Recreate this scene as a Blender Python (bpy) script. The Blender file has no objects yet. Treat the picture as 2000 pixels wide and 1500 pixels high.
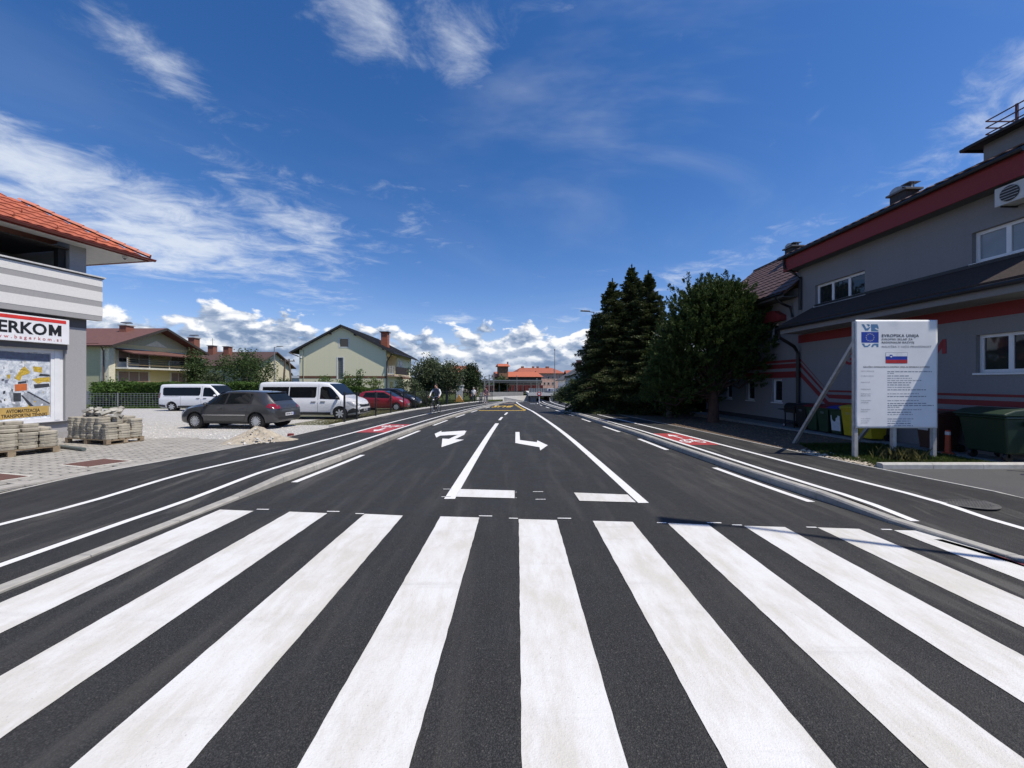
import bpy, bmesh, math, random
import numpy as np
from mathutils import Vector, Matrix
R = math.radians
random.seed(7)
S = bpy.context.scene
COL = S.collection
# ---------------------------------------------------------------- camera
H = 1.82; F = 751.0; HY = 747.0          # eye height, focal length and horizon row of the 2000 px photograph
cd = bpy.data.cameras.new('camera'); cam = bpy.data.objects.new('camera', cd); COL.objects.link(cam)
cam.location = (0, 0, H); cam.rotation_euler = (R(90), 0, 0)
cd.sensor_width = 36.0; cd.lens = 36.0 * F / 2000.0; cd.shift_y = -0.0015
cd.clip_start = 0.05; cd.clip_end = 6000
S.camera = cam
# ---------------------------------------------------------------- world, sun, exposure
SUN_EL = R(60.5); SUN_AZ = R(23)           # sun on the right (+X) and a little behind the camera (-Y)
sdir = Vector((math.cos(SUN_EL) * math.cos(SUN_AZ), -math.cos(SUN_EL) * math.sin(SUN_AZ), math.sin(SUN_EL)))
W = bpy.data.worlds.new('World'); S.world = W; W.use_nodes = True
def mknodes(nt):
    def nd(t, **kw):
        n = nt.nodes.new(t)
        for k, v in kw.items():
            if k == 'ins':
                for i, x in v.items():
                    if hasattr(x, 'is_output'): nt.links.new(x, n.inputs[i])
                    else: n.inputs[i].default_value = x
            else: setattr(n, k, v)
        return n
    def mt(op, a, b=0.0, c=0.0, clamp=False):
        n = nd('ShaderNodeMath', operation=op, use_clamp=clamp, ins={0: a, 1: b, 2: c}); return n.outputs[0]
    def ss(x, lo, hi, a=0.0, b=1.0):
        n = nd('ShaderNodeMapRange', interpolation_type='SMOOTHSTEP', ins={0: x, 1: lo, 2: hi, 3: a, 4: b}); return n.outputs[0]
    def mix(f, a, b, bt='MIX'):
        n = nd('ShaderNodeMix', data_type='RGBA', blend_type=bt, ins={0: f, 6: a, 7: b}); return n.outputs[2]
    def noise(vec, scale, detail=4.0, rough=0.55, dist=0.0, lac=2.0):
        ins = {'Scale': scale, 'Detail': detail, 'Roughness': rough, 'Distortion': dist, 'Lacunarity': lac}
        n = nd('ShaderNodeTexNoise', ins=ins)
        if vec is not None: nt.links.new(vec, n.inputs['Vector'])
        return n.outputs['Fac']
    def comb(x, y, z):
        return nd('ShaderNodeCombineXYZ', ins={0: x, 1: y, 2: z}).outputs[0]
    return nd, mt, ss, mix, noise, comb
def build_world():
    nt = W.node_tree; nt.nodes.clear()
    nd, mt, ss, mix, noise, comb = mknodes(nt)
    tc = nd('ShaderNodeTexCoord').outputs['Generated']
    sp = nd('ShaderNodeSeparateXYZ', ins={0: tc}); x, y, z = sp.outputs
    sky = nd('ShaderNodeTexSky', sky_type='NISHITA', sun_disc=False, sun_elevation=SUN_EL,
             sun_rotation=R(90) + SUN_AZ, altitude=380, air_density=1.0, dust_density=0.35, ozone_density=2.2).outputs[0]
    gm = nd('ShaderNodeHueSaturation', ins={'Saturation': 1.33, 'Value': SKYV, 'Color': sky}).outputs[0]
    gm = mix(1.0, gm, (1.16, 0.965, 1.10, 1), 'MULTIPLY')
    az = mt('ARCTAN2', x, y); el = mt('ARCSINE', mt('MINIMUM', mt('MAXIMUM', z, -1.0), 1.0))
    def blob(a, e, sa, se, rot=0.0):
        da = mt('SUBTRACT', az, R(a)); de = mt('SUBTRACT', el, R(e))
        c, s = math.cos(R(rot)), math.sin(R(rot))
        u = mt('ADD', mt('MULTIPLY', da, c), mt('MULTIPLY', de, s)); v = mt('SUBTRACT', mt('MULTIPLY', de, c), mt('MULTIPLY', da, s))
        q = mt('ADD', mt('POWER', mt('DIVIDE', u, R(sa)), 2.0), mt('POWER', mt('DIVIDE', v, R(se)), 2.0))
        return mt('EXPONENT', mt('MULTIPLY', q, -1.0))
    # high thin cloud, on a flat layer overhead
    zz = mt('ADD', mt('MAXIMUM', z, 0.0), 0.10)
    u = mt('DIVIDE', x, zz); v = mt('DIVIDE', y, zz)
    pl = comb(mt('ADD', mt('MULTIPLY', u, 0.9), mt('MULTIPLY', v, 0.25)), mt('SUBTRACT', mt('MULTIPLY', v, 1.15), mt('MULTIPLY', u, 0.3)), 3.7)
    n1 = noise(pl, 1.5, 9.0, 0.62, 0.35)
    n2 = noise(pl, 5.2, 8.0, 0.65, 0.6)
    bias = mt('MULTIPLY', blob(-43, 16.0, 19, 5.0, -4), 0.27)
    for (a, e, sa, se, rot, g) in BLOBS:
        bias = mt('ADD', bias, mt('MULTIPLY', blob(a, e, sa, se, rot), g))
    d1 = mt('ADD', mt('ADD', mt('MULTIPLY', n1, 0.54), mt('MULTIPLY', n2, 0.46)), bias)
    m1 = ss(d1, 0.555, 0.86, 0.0, 0.82)
    thin = mt('MULTIPLY', ss(noise(pl, 0.55, 6.0, 0.6, 0.8), 0.45, 0.75), mt('ADD', 0.05, mt('MULTIPLY', blob(25, 40, 26, 17), 0.50)))
    fade = ss(el, R(2.0), R(9.0))
    m1 = mt('MULTIPLY', mt('MAXIMUM', m1, thin), fade)
    c1 = mix(m1, gm, (0.80, 0.86, 0.95, 1))
    # cumulus bank standing round the horizon
    def cum(off_a, off_e):
        p = comb(mt('ADD', az, off_a), mt('MULTIPLY', mt('ADD', el, off_e), 1.7), 1.3)
        big = noise(p, 5.6, 3.0, 0.5, 0.3); fine = noise(p, 18.0, 8.0, 0.56, 0.25)
        return mt('ADD', mt('MULTIPLY', big, 0.62), mt('MULTIPLY', fine, 0.38))
    k0 = cum(2.0, 0.0); k1 = cum(2.0 + R(0.55), R(0.75))
    top = mt('MULTIPLY', mt('SUBTRACT', R(CUMTOP), el), 2.6)
    body = mt('ADD', k0, mt('MINIMUM', top, 0.24))
    m2 = ss(body, 0.50, 0.545)
    lit = ss(mt('SUBTRACT', k0, k1), -0.055, 0.075)
    low = ss(el, R(0.5), R(7.0), 0.10, 1.0)
    wv = ss(noise(comb(az, mt('MULTIPLY', el, 3.2), 0.4), 9.0, 5.0, 0.6, 0.4), 0.36, 0.66)
    lit2 = mt('MULTIPLY', mt('ADD', mt('MULTIPLY', lit, 0.62), mt('MULTIPLY', mt('SUBTRACT', 1.0, wv), 0.38)), mt('ADD', 0.35, mt('MULTIPLY', low, 0.80)), clamp=True)
    cc = nd('ShaderNodeValToRGB', ins={0: lit2})
    r = cc.color_ramp; r.elements[0].position = 0.05; r.elements[0].color = (0.20, 0.29, 0.46, 1)
    r.elements[1].position = 0.80; r.elements[1].color = (1.02, 1.03, 1.05, 1)
    e = r.elements.new(0.42); e.color = (0.50, 0.58, 0.72, 1)
    c2 = mix(mt('MULTIPLY', m2, 0.97), c1, cc.outputs[0])
    bg = nd('ShaderNodeBackground', ins={0: c2, 1: 1.0})
    nt.links.new(bg.outputs[0], nd('ShaderNodeOutputWorld').inputs[0])
SKYV = 0.122                                  # Nishita sky strength
CUMTOP = 7.6
BLOBS = [(-22, 41, 5, 6, -35, .115), (-7.5, 40, 4, 6, 30, .115), (-43, 31.5, 5, 2.4, -12, .19), (-52, 36, 7, 5, -30, .09),
         (-55, 21, 14, 2.0, -8, .15), (-30, 20, 9, 1.7, -22, .12), (35, 11, 9, 2.2, 8, .14), (45, 21, 12, 4, 20, .06),
         (27, 15.5, 8, 1.6, 8, .14), (53, 25, 5, 4, 20, .12), (10, 9.5, 9, 1.4, 4, .12), (-15, 22, 4, 3, 0, .06), (27.6, 11.5, 1.8, .7, 0, .30), (-8, 9.2, 3, .7, 0, .22)]
build_world()
W.cycles.sampling_method = 'MANUAL'; W.cycles.sample_map_resolution = 512
sl = bpy.data.lights.new('sun', 'SUN'); sun = bpy.data.objects.new('sun', sl); COL.objects.link(sun)
sl.energy = 4.9; sl.angle = R(0.53); sl.color = (1.0, 0.933, 0.83)
sun.rotation_euler = (-sdir).to_track_quat('-Z', 'Y').to_euler()
S.view_settings.view_transform = 'Standard'; S.view_settings.look = 'None'
S.view_settings.exposure = 0.0; S.view_settings.gamma = 1.0
S.cycles.max_bounces = 6; S.cycles.transparent_max_bounces = 12
# ---------------------------------------------------------------- survey helpers
def gz(y):                                     # the street falls gently towards the underpass
    s = .018
    if y < 8: return 0.0
    if y < 16: return -s * (y - 8) ** 2 / 16
    return -s * (min(y, 80) - 12)
def G(px, py, off=0.0):                        # ground point seen at a photograph pixel
    Y = 8.0
    for _ in range(60): Y = .5 * Y + .5 * min(200, F * (H - gz(Y) - off) / (py - HY))
    return ((px - 1000) / F * Y, Y)
def AT(px, py, Y): return Vector(((px - 1000) / F * Y, Y, H + (HY - py) / F * Y))
def ramp(y, a, b): return .02 if y < a else (.12 if y > b else .02 + .1 * (y - a) / (b - a))
def pathL(y): return ramp(y, 5.7, 7.1)
def pathR(y): return ramp(y, 4.7, 5.6)
class Curve:                                   # smooth X(Y) along the street
    def __init__(s, pts): s.y = [p[0] for p in pts]; s.x = [p[1] for p in pts]
    def __call__(s, y):
        Y, X = s.y, s.x
        if y <= Y[0]: return X[0] + (y - Y[0]) * (X[1] - X[0]) / (Y[1] - Y[0])
        if y >= Y[-1]: return X[-1] + (y - Y[-1]) * (X[-1] - X[-2]) / (Y[-1] - Y[-2])
        i = max(k for k in range(len(Y) - 1) if Y[k] <= y)
        def m(k):
            if k == 0: return (X[1] - X[0]) / (Y[1] - Y[0])
            if k == len(Y) - 1: return (X[-1] - X[-2]) / (Y[-1] - Y[-2])
            return .5 * ((X[k + 1] - X[k]) / (Y[k + 1] - Y[k]) + (X[k] - X[k - 1]) / (Y[k] - Y[k - 1]))
        h = Y[i + 1] - Y[i]; t = (y - Y[i]) / h
        return (2*t**3 - 3*t*t + 1) * X[i] + (t**3 - 2*t*t + t) * h * m(i) + (-2*t**3 + 3*t*t) * X[i + 1] + (t**3 - t*t) * h * m(i + 1)
# ---------------------------------------------------------------- materials
MATS = {}
def M(name, col, rough=.7, var=.12, scale=6.0, bump=0.0, bscale=None, metal=0.0, coat=0.0, spec=.5, streak=0.0, col2=None, big=0.0, bigscale=.6, rnd=0.0, stretch=None, emit=None):
    if name in MATS: return MATS[name]
    m = bpy.data.materials.new(name); m.use_nodes = True; nt = m.node_tree; nt.nodes.clear()
    nd, mt, ss, mix, noise, comb = mknodes(nt)
    b = nd('ShaderNodeBsdfPrincipled'); o = nd('ShaderNodeOutputMaterial'); nt.links.new(b.outputs[0], o.inputs[0])
    tc = nd('ShaderNodeTexCoord').outputs['Object']
    if stretch: tc = nd('ShaderNodeMapping', ins={0: tc, 3: stretch}).outputs[0]
    c = tuple(col) + (1,)
    n = noise(tc, scale, 6.0, .62)
    f = ss(n, .28, .72)
    c2 = tuple(col2) + (1,) if col2 else tuple(x * (1 - var) for x in col) + (1,)
    c1 = c if col2 else tuple(min(1, x * (1 + var)) for x in col) + (1,)
    cc = mix(f, c2, c1)
    if big:
        g = ss(noise(tc, bigscale, 5.0, .6, .3), .3, .7)
        cc = mix(mt('MULTIPLY', g, big), cc, tuple(x * .62 for x in col) + (1,))
    if streak:
        sv = nd('ShaderNodeMapping', ins={0: tc, 3: (2.2, 2.2, .16)}).outputs[0]
        cc = mix(mt('MULTIPLY', ss(noise(sv, 1.6, 7, .65, .2), .48, .75), streak), cc, tuple(x * .55 for x in col) + (1,))
    if rnd:
        rr = nd('ShaderNodeObjectInfo').outputs['Random']
        cc = nd('ShaderNodeHueSaturation', ins={'Value': ss(rr, 0, 1, 1 - rnd, 1 + rnd), 'Color': cc}).outputs[0]
    nt.links.new(cc, b.inputs['Base Color'])
    b.inputs['Roughness'].default_value = rough; b.inputs['Metallic'].default_value = metal
    b.inputs['Coat Weight'].default_value = coat; b.inputs['Coat Roughness'].default_value = .06
    b.inputs['Specular IOR Level'].default_value = spec
    if bump:
        bn = noise(tc, bscale or scale * 4, 4.0, .6)
        bp = nd('ShaderNodeBump', ins={'Strength': 1.0, 'Distance': bump, 'Height': bn})
        nt.links.new(bp.outputs[0], b.inputs['Normal'])
    if emit:
        b.inputs['Emission Color'].default_value = tuple(emit[:3]) + (1,); b.inputs['Emission Strength'].default_value = emit[3]
    MATS[name] = m; return m
# ---------------------------------------------------------------- mesh builder
class MB:
    def __init__(s): s.v = []; s.f = []; s.m = []; s.T = None; s.mi = 0
    def pt(s, p):
        p = Vector(p)
        if s.T: p = s.T @ p
        s.v.append((p.x, p.y, p.z)); return len(s.v) - 1
    def face(s, pts):
        s.f.append([s.pt(p) for p in pts]); s.m.append(s.mi)
    def idx(s, ids): s.f.append(list(ids)); s.m.append(s.mi)
    def box(s, a, b):
        x0, y0, z0 = a; x1, y1, z1 = b
        if x0 > x1: x0, x1 = x1, x0
        if y0 > y1: y0, y1 = y1, y0
        if z0 > z1: z0, z1 = z1, z0
        i = [s.pt(p) for p in ((x0,y0,z0),(x1,y0,z0),(x1,y1,z0),(x0,y1,z0),(x0,y0,z1),(x1,y0,z1),(x1,y1,z1),(x0,y1,z1))]
        for q in ((3,2,1,0),(4,5,6,7),(0,1,5,4),(1,2,6,5),(2,3,7,6),(3,0,4,7)): s.idx([i[k] for k in q])
        return s
    def prism(s, poly, vec):                   # polygon (3-D points, any winding) pushed along vec
        vec = Vector(vec); a = [s.pt(p) for p in poly]; b = [s.pt(Vector(p) + vec) for p in poly]; n = len(poly)
        s.idx(a[::-1]); s.idx(b)
        for k in range(n): s.idx([a[k], a[(k+1) % n], b[(k+1) % n], b[k]])
        return s
    def beam(s, p, q, w, h=None, up=(0, 0, 1)):
        p, q = Vector(p), Vector(q); h = h or w; d = (q - p).normalized(); up = Vector(up)
        if abs(d.dot(up)) > .99: up = Vector((0, 1, 0))
        a = d.cross(up).normalized() * w / 2; b = d.cross(a).normalized() * h / 2
        i = [s.pt(p + x) for x in (a+b, a-b, -a-b, -a+b)] + [s.pt(q + x) for x in (a+b, a-b, -a-b, -a+b)]
        for k in range(4): s.idx([i[k], i[(k+1) % 4], i[4 + (k+1) % 4], i[4 + k]])
        s.idx([i[3], i[2], i[1], i[0]]); s.idx(i[4:8]); return s
    def tube(s, pts, r, n=8, cap=True):
        pts = [Vector(p) for p in pts]; rs = r if isinstance(r, (list, tuple)) else [r] * len(pts); rings = []
        up = Vector((0, 0, 1))
        for k, p in enumerate(pts):
            d = (pts[min(k+1, len(pts)-1)] - pts[max(k-1, 0)]).normalized()
            u = up if abs(d.dot(up)) < .95 else Vector((0, 1, 0))
            a = d.cross(u).normalized(); b = d.cross(a).normalized()
            rings.append([s.pt(p + (a * math.cos(2*math.pi*j/n) + b * math.sin(2*math.pi*j/n)) * rs[k]) for j in range(n)])
        for k in range(len(rings) - 1):
            for j in range(n): s.idx([rings[k][j], rings[k][(j+1) % n], rings[k+1][(j+1) % n], rings[k+1][j]])
        if cap: s.idx(rings[0][::-1]); s.idx(rings[-1])
        return s
    def lathe(s, c, prof, n=24, axis='z'):      # prof: (r, h) list
        c = Vector(c); rings = []
        for r, h in prof:
            ring = []
            for j in range(n):
                a = 2 * math.pi * j / n; u, v = r * math.cos(a), r * math.sin(a)
                ring.append(s.pt(c + (Vector((u, v, h)) if axis == 'z' else Vector((u, h, v)) if axis == 'y' else Vector((h, u, v)))))
            rings.append(ring)
        for k in range(len(rings) - 1):
            for j in range(n): s.idx([rings[k][j], rings[k][(j+1) % n], rings[k+1][(j+1) % n], rings[k+1][j]])
        s.idx(rings[0][::-1]); s.idx(rings[-1]); return s
    def sphere(s, c, r, n=10, m=7, sc=(1, 1, 1)):
        c = Vector(c); prof = []
        rings = []
        for i in range(1, m):
            t = math.pi * i / m
            rings.append([s.pt(c + Vector((r*sc[0]*math.sin(t)*math.cos(2*math.pi*j/n), r*sc[1]*math.sin(t)*math.sin(2*math.pi*j/n), r*sc[2]*math.cos(t)))) for j in range(n)])
        a = s.pt(c + Vector((0, 0, r*sc[2]))); b = s.pt(c - Vector((0, 0, r*sc[2])))
        for j in range(n): s.idx([a, rings[0][j], rings[0][(j+1) % n]]); s.idx([b, rings[-1][(j+1) % n], rings[-1][j]])
        for i in range(m - 2):
            for j in range(n): s.idx([rings[i][j], rings[i+1][j], rings[i+1][(j+1) % n], rings[i][(j+1) % n]])
        return s
    def mesh(s, name, mats, smooth=False, fixn=True):
        me = bpy.data.meshes.new(name); me.from_pydata(s.v, [], s.f)
        for m in (mats if isinstance(mats, (list, tuple)) else [mats]): me.materials.append(m)
        if any(s.m): me.polygons.foreach_set('material_index', s.m)
        if fixn:
            bm = bmesh.new(); bm.from_mesh(me); bmesh.ops.recalc_face_normals(bm, faces=bm.faces); bm.to_mesh(me); bm.free()
        if smooth:
            me.shade_smooth() if smooth is True else me.set_sharp_from_angle(angle=R(smooth))
            if smooth is not True: me.shade_smooth(); me.set_sharp_from_angle(angle=R(smooth))
        return me
    def build(s, name, mats, parent=None, smooth=False, bevel=0.0, fixn=True):
        o = bpy.data.objects.new(name, s.mesh(name, mats, smooth, fixn)); COL.objects.link(o)
        if parent: o.parent = parent
        if bevel:
            b = o.modifiers.new('bevel', 'BEVEL'); b.width = bevel; b.segments = 2; b.limit_method = 'ANGLE'
        return o
def link(name, me, parent=None, loc=None, rot=None, sc=None):
    o = bpy.data.objects.new(name, me); COL.objects.link(o)
    if parent: o.parent = parent
    if loc is not None: o.location = loc
    if rot is not None: o.rotation_euler = rot
    if sc is not None: o.scale = sc
    return o
def empty(name, loc=(0, 0, 0), rz=0.0):
    o = bpy.data.objects.new(name, None); COL.objects.link(o); o.location = loc; o.rotation_euler = (0, 0, rz); o.empty_display_size = .2; return o
def tag(o, label, cat, group=None):
    o['label'] = label; o['category'] = cat
    if group: o['group'] = group
    return o
def struct(o): o['kind'] = 'structure'; return o
def copy_tree(o, parent=None):
    c = o.copy(); COL.objects.link(c); c.parent = parent
    for ch in o.children: copy_tree(ch, c)
    return c
def text(name, s, size, mat, parent, mtx, bold=0.0, extr=.002, align='LEFT', space=1.0, sx=1.0, sy=1.0):
    cu = bpy.data.curves.new('lettering', 'FONT'); cu.body = s; cu.size = size; cu.align_x = align; cu.offset = bold * size; cu.extrude = extr
    cu.space_character = space; cu.resolution_u = 3
    ob = bpy.data.objects.new('lettering', cu); COL.objects.link(ob)
    me = bpy.data.meshes.new_from_object(ob.evaluated_get(bpy.context.evaluated_depsgraph_get()))
    bpy.data.objects.remove(ob); me.materials.clear(); me.materials.append(mat)
    me.transform(Matrix.Diagonal((sx, sy, 1, 1))); me.transform(mtx)
    o = bpy.data.objects.new(name, me); COL.objects.link(o); o.parent = parent; return o
def frame(o, x, y):                            # matrix whose text lies in the plane spanned by x, y at o
    x = Vector(x).normalized(); y = Vector(y).normalized(); z = x.cross(y)
    m = Matrix((x, y, z)).transposed().to_4x4(); m.translation = Vector(o); return m
# ================================================================ ground, road, paths
OUTL = Curve([(-12, -10.6), (3, -8.95), (6.1, -8.13), (7.3, -7.82), (8.3, -7.55), (9.6, -7.33), (11.4, -7.1), (14.4, -7.08), (19.4, -7.15), (28.2, -6.9), (39, -5.3), (50, -3.2), (64, -.4)])
LA = Curve([(-12, -8.2), (4.9, -6.47), (6.9, -6.17), (9.6, -5.72), (11.6, -5.55), (13.3, -5.47), (18, -5.38), (23.5, -5.1), (30.5, -4.25), (40, -2.75), (50, -1.0), (64, 1.6)])
LB = Curve([(-12, -5.4), (3.8, -5.03), (5.3, -4.98), (6.8, -4.80), (9.6, -4.52), (11.6, -4.42), (15.6, -4.24), (20, -4.02), (26.9, -3.5), (35, -2.65), (42, -1.72), (50, -.55), (64, 1.9)])
KL = Curve([(-12, -4.75), (3.3, -4.41), (5.7, -4.27), (6.5, -4.2), (9.4, -3.95), (12.5, -3.84), (15.5, -3.72), (20, -3.5), (27, -3.0), (35, -2.2), (42, -1.35), (50, -.2), (64, 2.2)])
KR = Curve([(-12, 5.9), (3.9, 5.16), (4.7, 4.93), (5.5, 4.82), (6.3, 4.70), (9.6, 4.44), (13, 4.33), (16.6, 4.17), (20.6, 4.02), (25, 3.86), (30, 3.55), (42, 3.1), (50, 3.4), (64, 4.4)])
BR = Curve([(-12, 6.3), (4.5, 5.20), (6.1, 5.0), (8.5, 4.85), (13.9, 4.66), (20, 4.36), (29, 3.98), (42, 3.62), (50, 3.9), (64, 4.9)])
AR = Curve([(-12, 7.9), (4.7, 6.21), (6.6, 5.98), (9.5, 5.80), (16.3, 5.42), (22, 5.10), (29, 4.75), (42, 4.55), (50, 4.9), (64, 6.0)])
OUTR = Curve([(-12, 10.2), (5.7, 7.55), (7.3, 7.25), (8.9, 7.02), (15.6, 6.62), (21.6, 6.35), (28.2, 6.0), (42, 5.75), (50, 6.0), (64, 7.0)])
def dip(y): return 0.0 if y < 49 else -.075 * (y - 49)
def rows(a, b):
    r = [a]; y = a
    while y < b:
        y += .45 if 4 < y < 9 else (1.0 if y < 30 else 2.0); r.append(min(y, b))
    return r
def strip(name, fl, fr, off, y0, y1, mat, parent=None, zf=None):
    mb = MB(); pv = None
    for y in rows(y0, y1):
        o = off(y) if callable(off) else off
        z = gz(y) + o + (zf(y) if zf else 0)
        xs = [fl(y), (fl(y) + fr(y)) / 2, fr(y)]
        cur = [mb.pt((x, y, z)) for x in xs]
        if pv:
            for k in range(2): mb.idx([pv[k], pv[k+1], cur[k+1], cur[k]])
        pv = cur
    return mb.build(name, mat, parent)
def asphalt_mat(name, base, tint):
    m = bpy.data.materials.new(name); m.use_nodes = True; nt = m.node_tree; nt.nodes.clear()
    nd, mt, ss, mix, noise, comb = mknodes(nt)
    b = nd('ShaderNodeBsdfPrincipled'); nt.links.new(b.outputs[0], nd('ShaderNodeOutputMaterial').inputs[0])
    tc = nd('ShaderNodeTexCoord').outputs['Object']
    v = nd('ShaderNodeTexVoronoi', ins={'Vector': tc, 'Scale': 125.0})
    g = ss(v.outputs['Distance'], .1, .75)
    pale = ss(nd('ShaderNodeSeparateColor', ins={0: v.outputs['Color']}).outputs[0], .90, 1.0)
    c = mix(g, tuple(x * 1.5 for x in base) + (1,), tuple(x * .52 for x in base) + (1,))
    c = mix(mt('MULTIPLY', pale, .22), c, (.20, .19, .17, 1))
    xs_ = nd('ShaderNodeSeparateXYZ', ins={0: tc}).outputs[0]
    edge = mt('MULTIPLY', mt('ADD', ss(xs_, 2.4, 4.2), ss(xs_, -2.9, -4.0)), ss(noise(nd('ShaderNodeMapping', ins={0: tc, 3: (2.2, .35, 1)}).outputs[0], 1.3, 8, .68, .5), .50, .74))
    c = mix(mt('MULTIPLY', edge, .55), c, (.15, .142, .125, 1))
    sp = nd('ShaderNodeMapping', ins={0: tc, 3: (1.6, .14, 1)}).outputs[0]
    c = mix(mt('MULTIPLY', ss(noise(sp, 1.7, 8, .66, .4), .46, .76), .62), c, tint + (1,))       # dusty wheel tracks
    c = mix(mt('MULTIPLY', ss(noise(tc, .35, 5, .6), .52, .75), .30), c, tint + (1,))
    c = mix(mt('MULTIPLY', ss(noise(tc, 2.3, 4, .6), .62, .78), .18), c, (.018, .018, .018, 1))
    nt.links.new(c, b.inputs['Base Color'])
    b.inputs['Specular IOR Level'].default_value = .32
    nt.links.new(ss(noise(tc, 3.0, 4, .6), .3, .7, .68, .88), b.inputs['Roughness'])
    bp = nd('ShaderNodeBump', ins={'Strength': .9, 'Distance': .005, 'Height': mt('ADD', v.outputs['Distance'], noise(tc, 140.0, 2))})
    nt.links.new(bp.outputs[0], b.inputs['Normal']); return m
ROADM = asphalt_mat('road asphalt', (.0325, .0325, .032), (.074, .071, .065))
PATHM = asphalt_mat('path asphalt', (.028, .028, .0275), (.058, .056, .052))
def paint_mat(name, col, dirty, amt):
    m = bpy.data.materials.new(name); m.use_nodes = True; nt = m.node_tree; nt.nodes.clear()
    nd, mt, ss, mix, noise, comb = mknodes(nt)
    b = nd('ShaderNodeBsdfPrincipled'); nt.links.new(b.outputs[0], nd('ShaderNodeOutputMaterial').inputs[0])
    tc = nd('ShaderNodeTexCoord').outputs['Object']
    sp = nd('ShaderNodeMapping', ins={0: tc, 3: (1.8, .55, 1)}).outputs[0]
    f = mt('MULTIPLY', ss(mt('ADD', mt('MULTIPLY', noise(sp, 3.1, 9, .72, .15), .6), mt('MULTIPLY', noise(tc, .9, 3, .5), .4)), .40, .62), amt)
    c = mix(f, col + (1,), dirty + (1,))
    c = mix(mt('MULTIPLY', ss(noise(tc, 1.4, 8, .7, .2), .52, .72), amt * .5), c, tuple(x * .93 for x in dirty) + (1,))
    # pits where the stone shows through
    pit = mt('MULTIPLY', ss(noise(tc, 85.0, 3, .7), .655, .72), ss(noise(tc, 3.2, 3, .6), .36, .62))
    c = mix(mt('MULTIPLY', pit, .75), c, (.10, .10, .10, 1))
    c = mix(ss(noise(tc, 48.0, 4, .8), .50, .74, 0, .30), c, (.36, .355, .34, 1))
    tyre = mt('MULTIPLY', ss(noise(nd('ShaderNodeMapping', ins={0: tc, 3: (.25, 3.0, 1)}).outputs[0], 1.5, 6, .6, .3), .56, .74), .28)
    c = mix(tyre, c, (.38, .37, .345, 1))
    nt.links.new(c, b.inputs['Base Color']); b.inputs['Roughness'].default_value = .62; b.inputs['Specular IOR Level'].default_value = .3
    bp = nd('ShaderNodeBump', ins={'Strength': .9, 'Distance': .004, 'Height': noise(tc, 110.0, 3, .6)})
    nt.links.new(bp.outputs[0], b.inputs['Normal']); return m
PAINT = paint_mat('road paint white', (.67, .665, .645), (.54, .515, .455), .9)
LINE = paint_mat('fresh line paint', (.74, .74, .73), (.68, .66, .62), .45)
YEL = M('yellow road paint', (.62, .40, .04), .6, .12, 8, .003, 110)
REDP = M('red cycle paint', (.34, .045, .045), .65, .14, 7, .003, 110)
CONC = M('kerb concrete', (.36, .345, .31), .85, .16, 7, .003, 90, big=.28, bigscale=1.1, rnd=.08)
CONC2 = M('pale concrete', (.46, .445, .41), .85, .14, 9, .003, 90, big=.22, bigscale=.9, rnd=.06)
# ground sheet: one sheet, lowered under road and paths
def ground_mat():
    m = bpy.data.materials.new('ground soil and turf'); m.use_nodes = True; nt = m.node_tree; nt.nodes.clear()
    nd, mt, ss, mix, noise, comb = mknodes(nt)
    b = nd('ShaderNodeBsdfPrincipled'); nt.links.new(b.outputs[0], nd('ShaderNodeOutputMaterial').inputs[0])
    tc = nd('ShaderNodeTexCoord').outputs['Object']
    c = mix(ss(noise(tc, 2.2, 8, .65), .3, .7), (.035, .055, .014, 1), (.075, .095, .026, 1))
    c = mix(mt('MULTIPLY', ss(noise(tc, .8, 6, .65, .4), .52, .68), .75), c, (.11, .085, .055, 1))
    nt.links.new(c, b.inputs['Base Color']); b.inputs['Roughness'].default_value = .95; b.inputs['Specular IOR Level'].default_value = .1
    bp = nd('ShaderNodeBump', ins={'Strength': 1.0, 'Distance': .05, 'Height': noise(tc, 14.0, 6, .7)})
    nt.links.new(bp.outputs[0], b.inputs['Normal']); return m
mb = MB(); pv = None
for y in [-400, -60] + rows(-12, 64) + [70, 80, 110, 160, 260, 600, 3000]:
    L_, R_ = OUTL(max(-12, min(y, 64))) + .12, OUTR(max(-12, min(y, 64))) - .12
    g = gz(y); lo = g - .06 + (dip(min(y, 64)) if y < 66 else .0)
    P = [(-3000, g + .08), (-200, g + .08), (-70, g + .08), (-30, g + .08), (-14, g + .08), (L_ - .01, g + .08 if y > 7 else g + .0), (L_, lo), ((L_ + R_) / 2, lo), (R_, lo), (R_ + .01, g + .08 if y > 7 else g + .0), (12, g + .09), (30, g + .08), (70, g + .08), (200, g + .08), (3000, g + .08)]
    cur = [mb.pt((a, y, b)) for a, b in P]
    if pv:
        for k in range(len(P) - 1): mb.idx([pv[k], pv[k+1], cur[k+1], cur[k]])
    pv = cur
struct(mb.build('ground', ground_mat()))
road = struct(strip('road', lambda y: KL(y) - .05, lambda y: KR(y) + .05, 0.0, -12, 64, ROADM, zf=dip))
pathl = struct(strip('cycle_path_left', lambda y: OUTL(y), lambda y: KL(y) - .14, pathL, -12, 62, PATHM, zf=dip))
pathr = struct(strip('cycle_path_right', lambda y: KR(y) + .14, lambda y: OUTR(y), pathR, -12, 62, PATHM, zf=dip))
driveway = struct(strip('driveway', lambda y: OUTR(y) + .05, lambda y: 15.5, lambda y: pathR(y) - .016, -12, 7.62, M('driveway asphalt', (.075, .074, .072), .9, .2, 40, .006, 120, big=.3, bigscale=1.2)))
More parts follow.
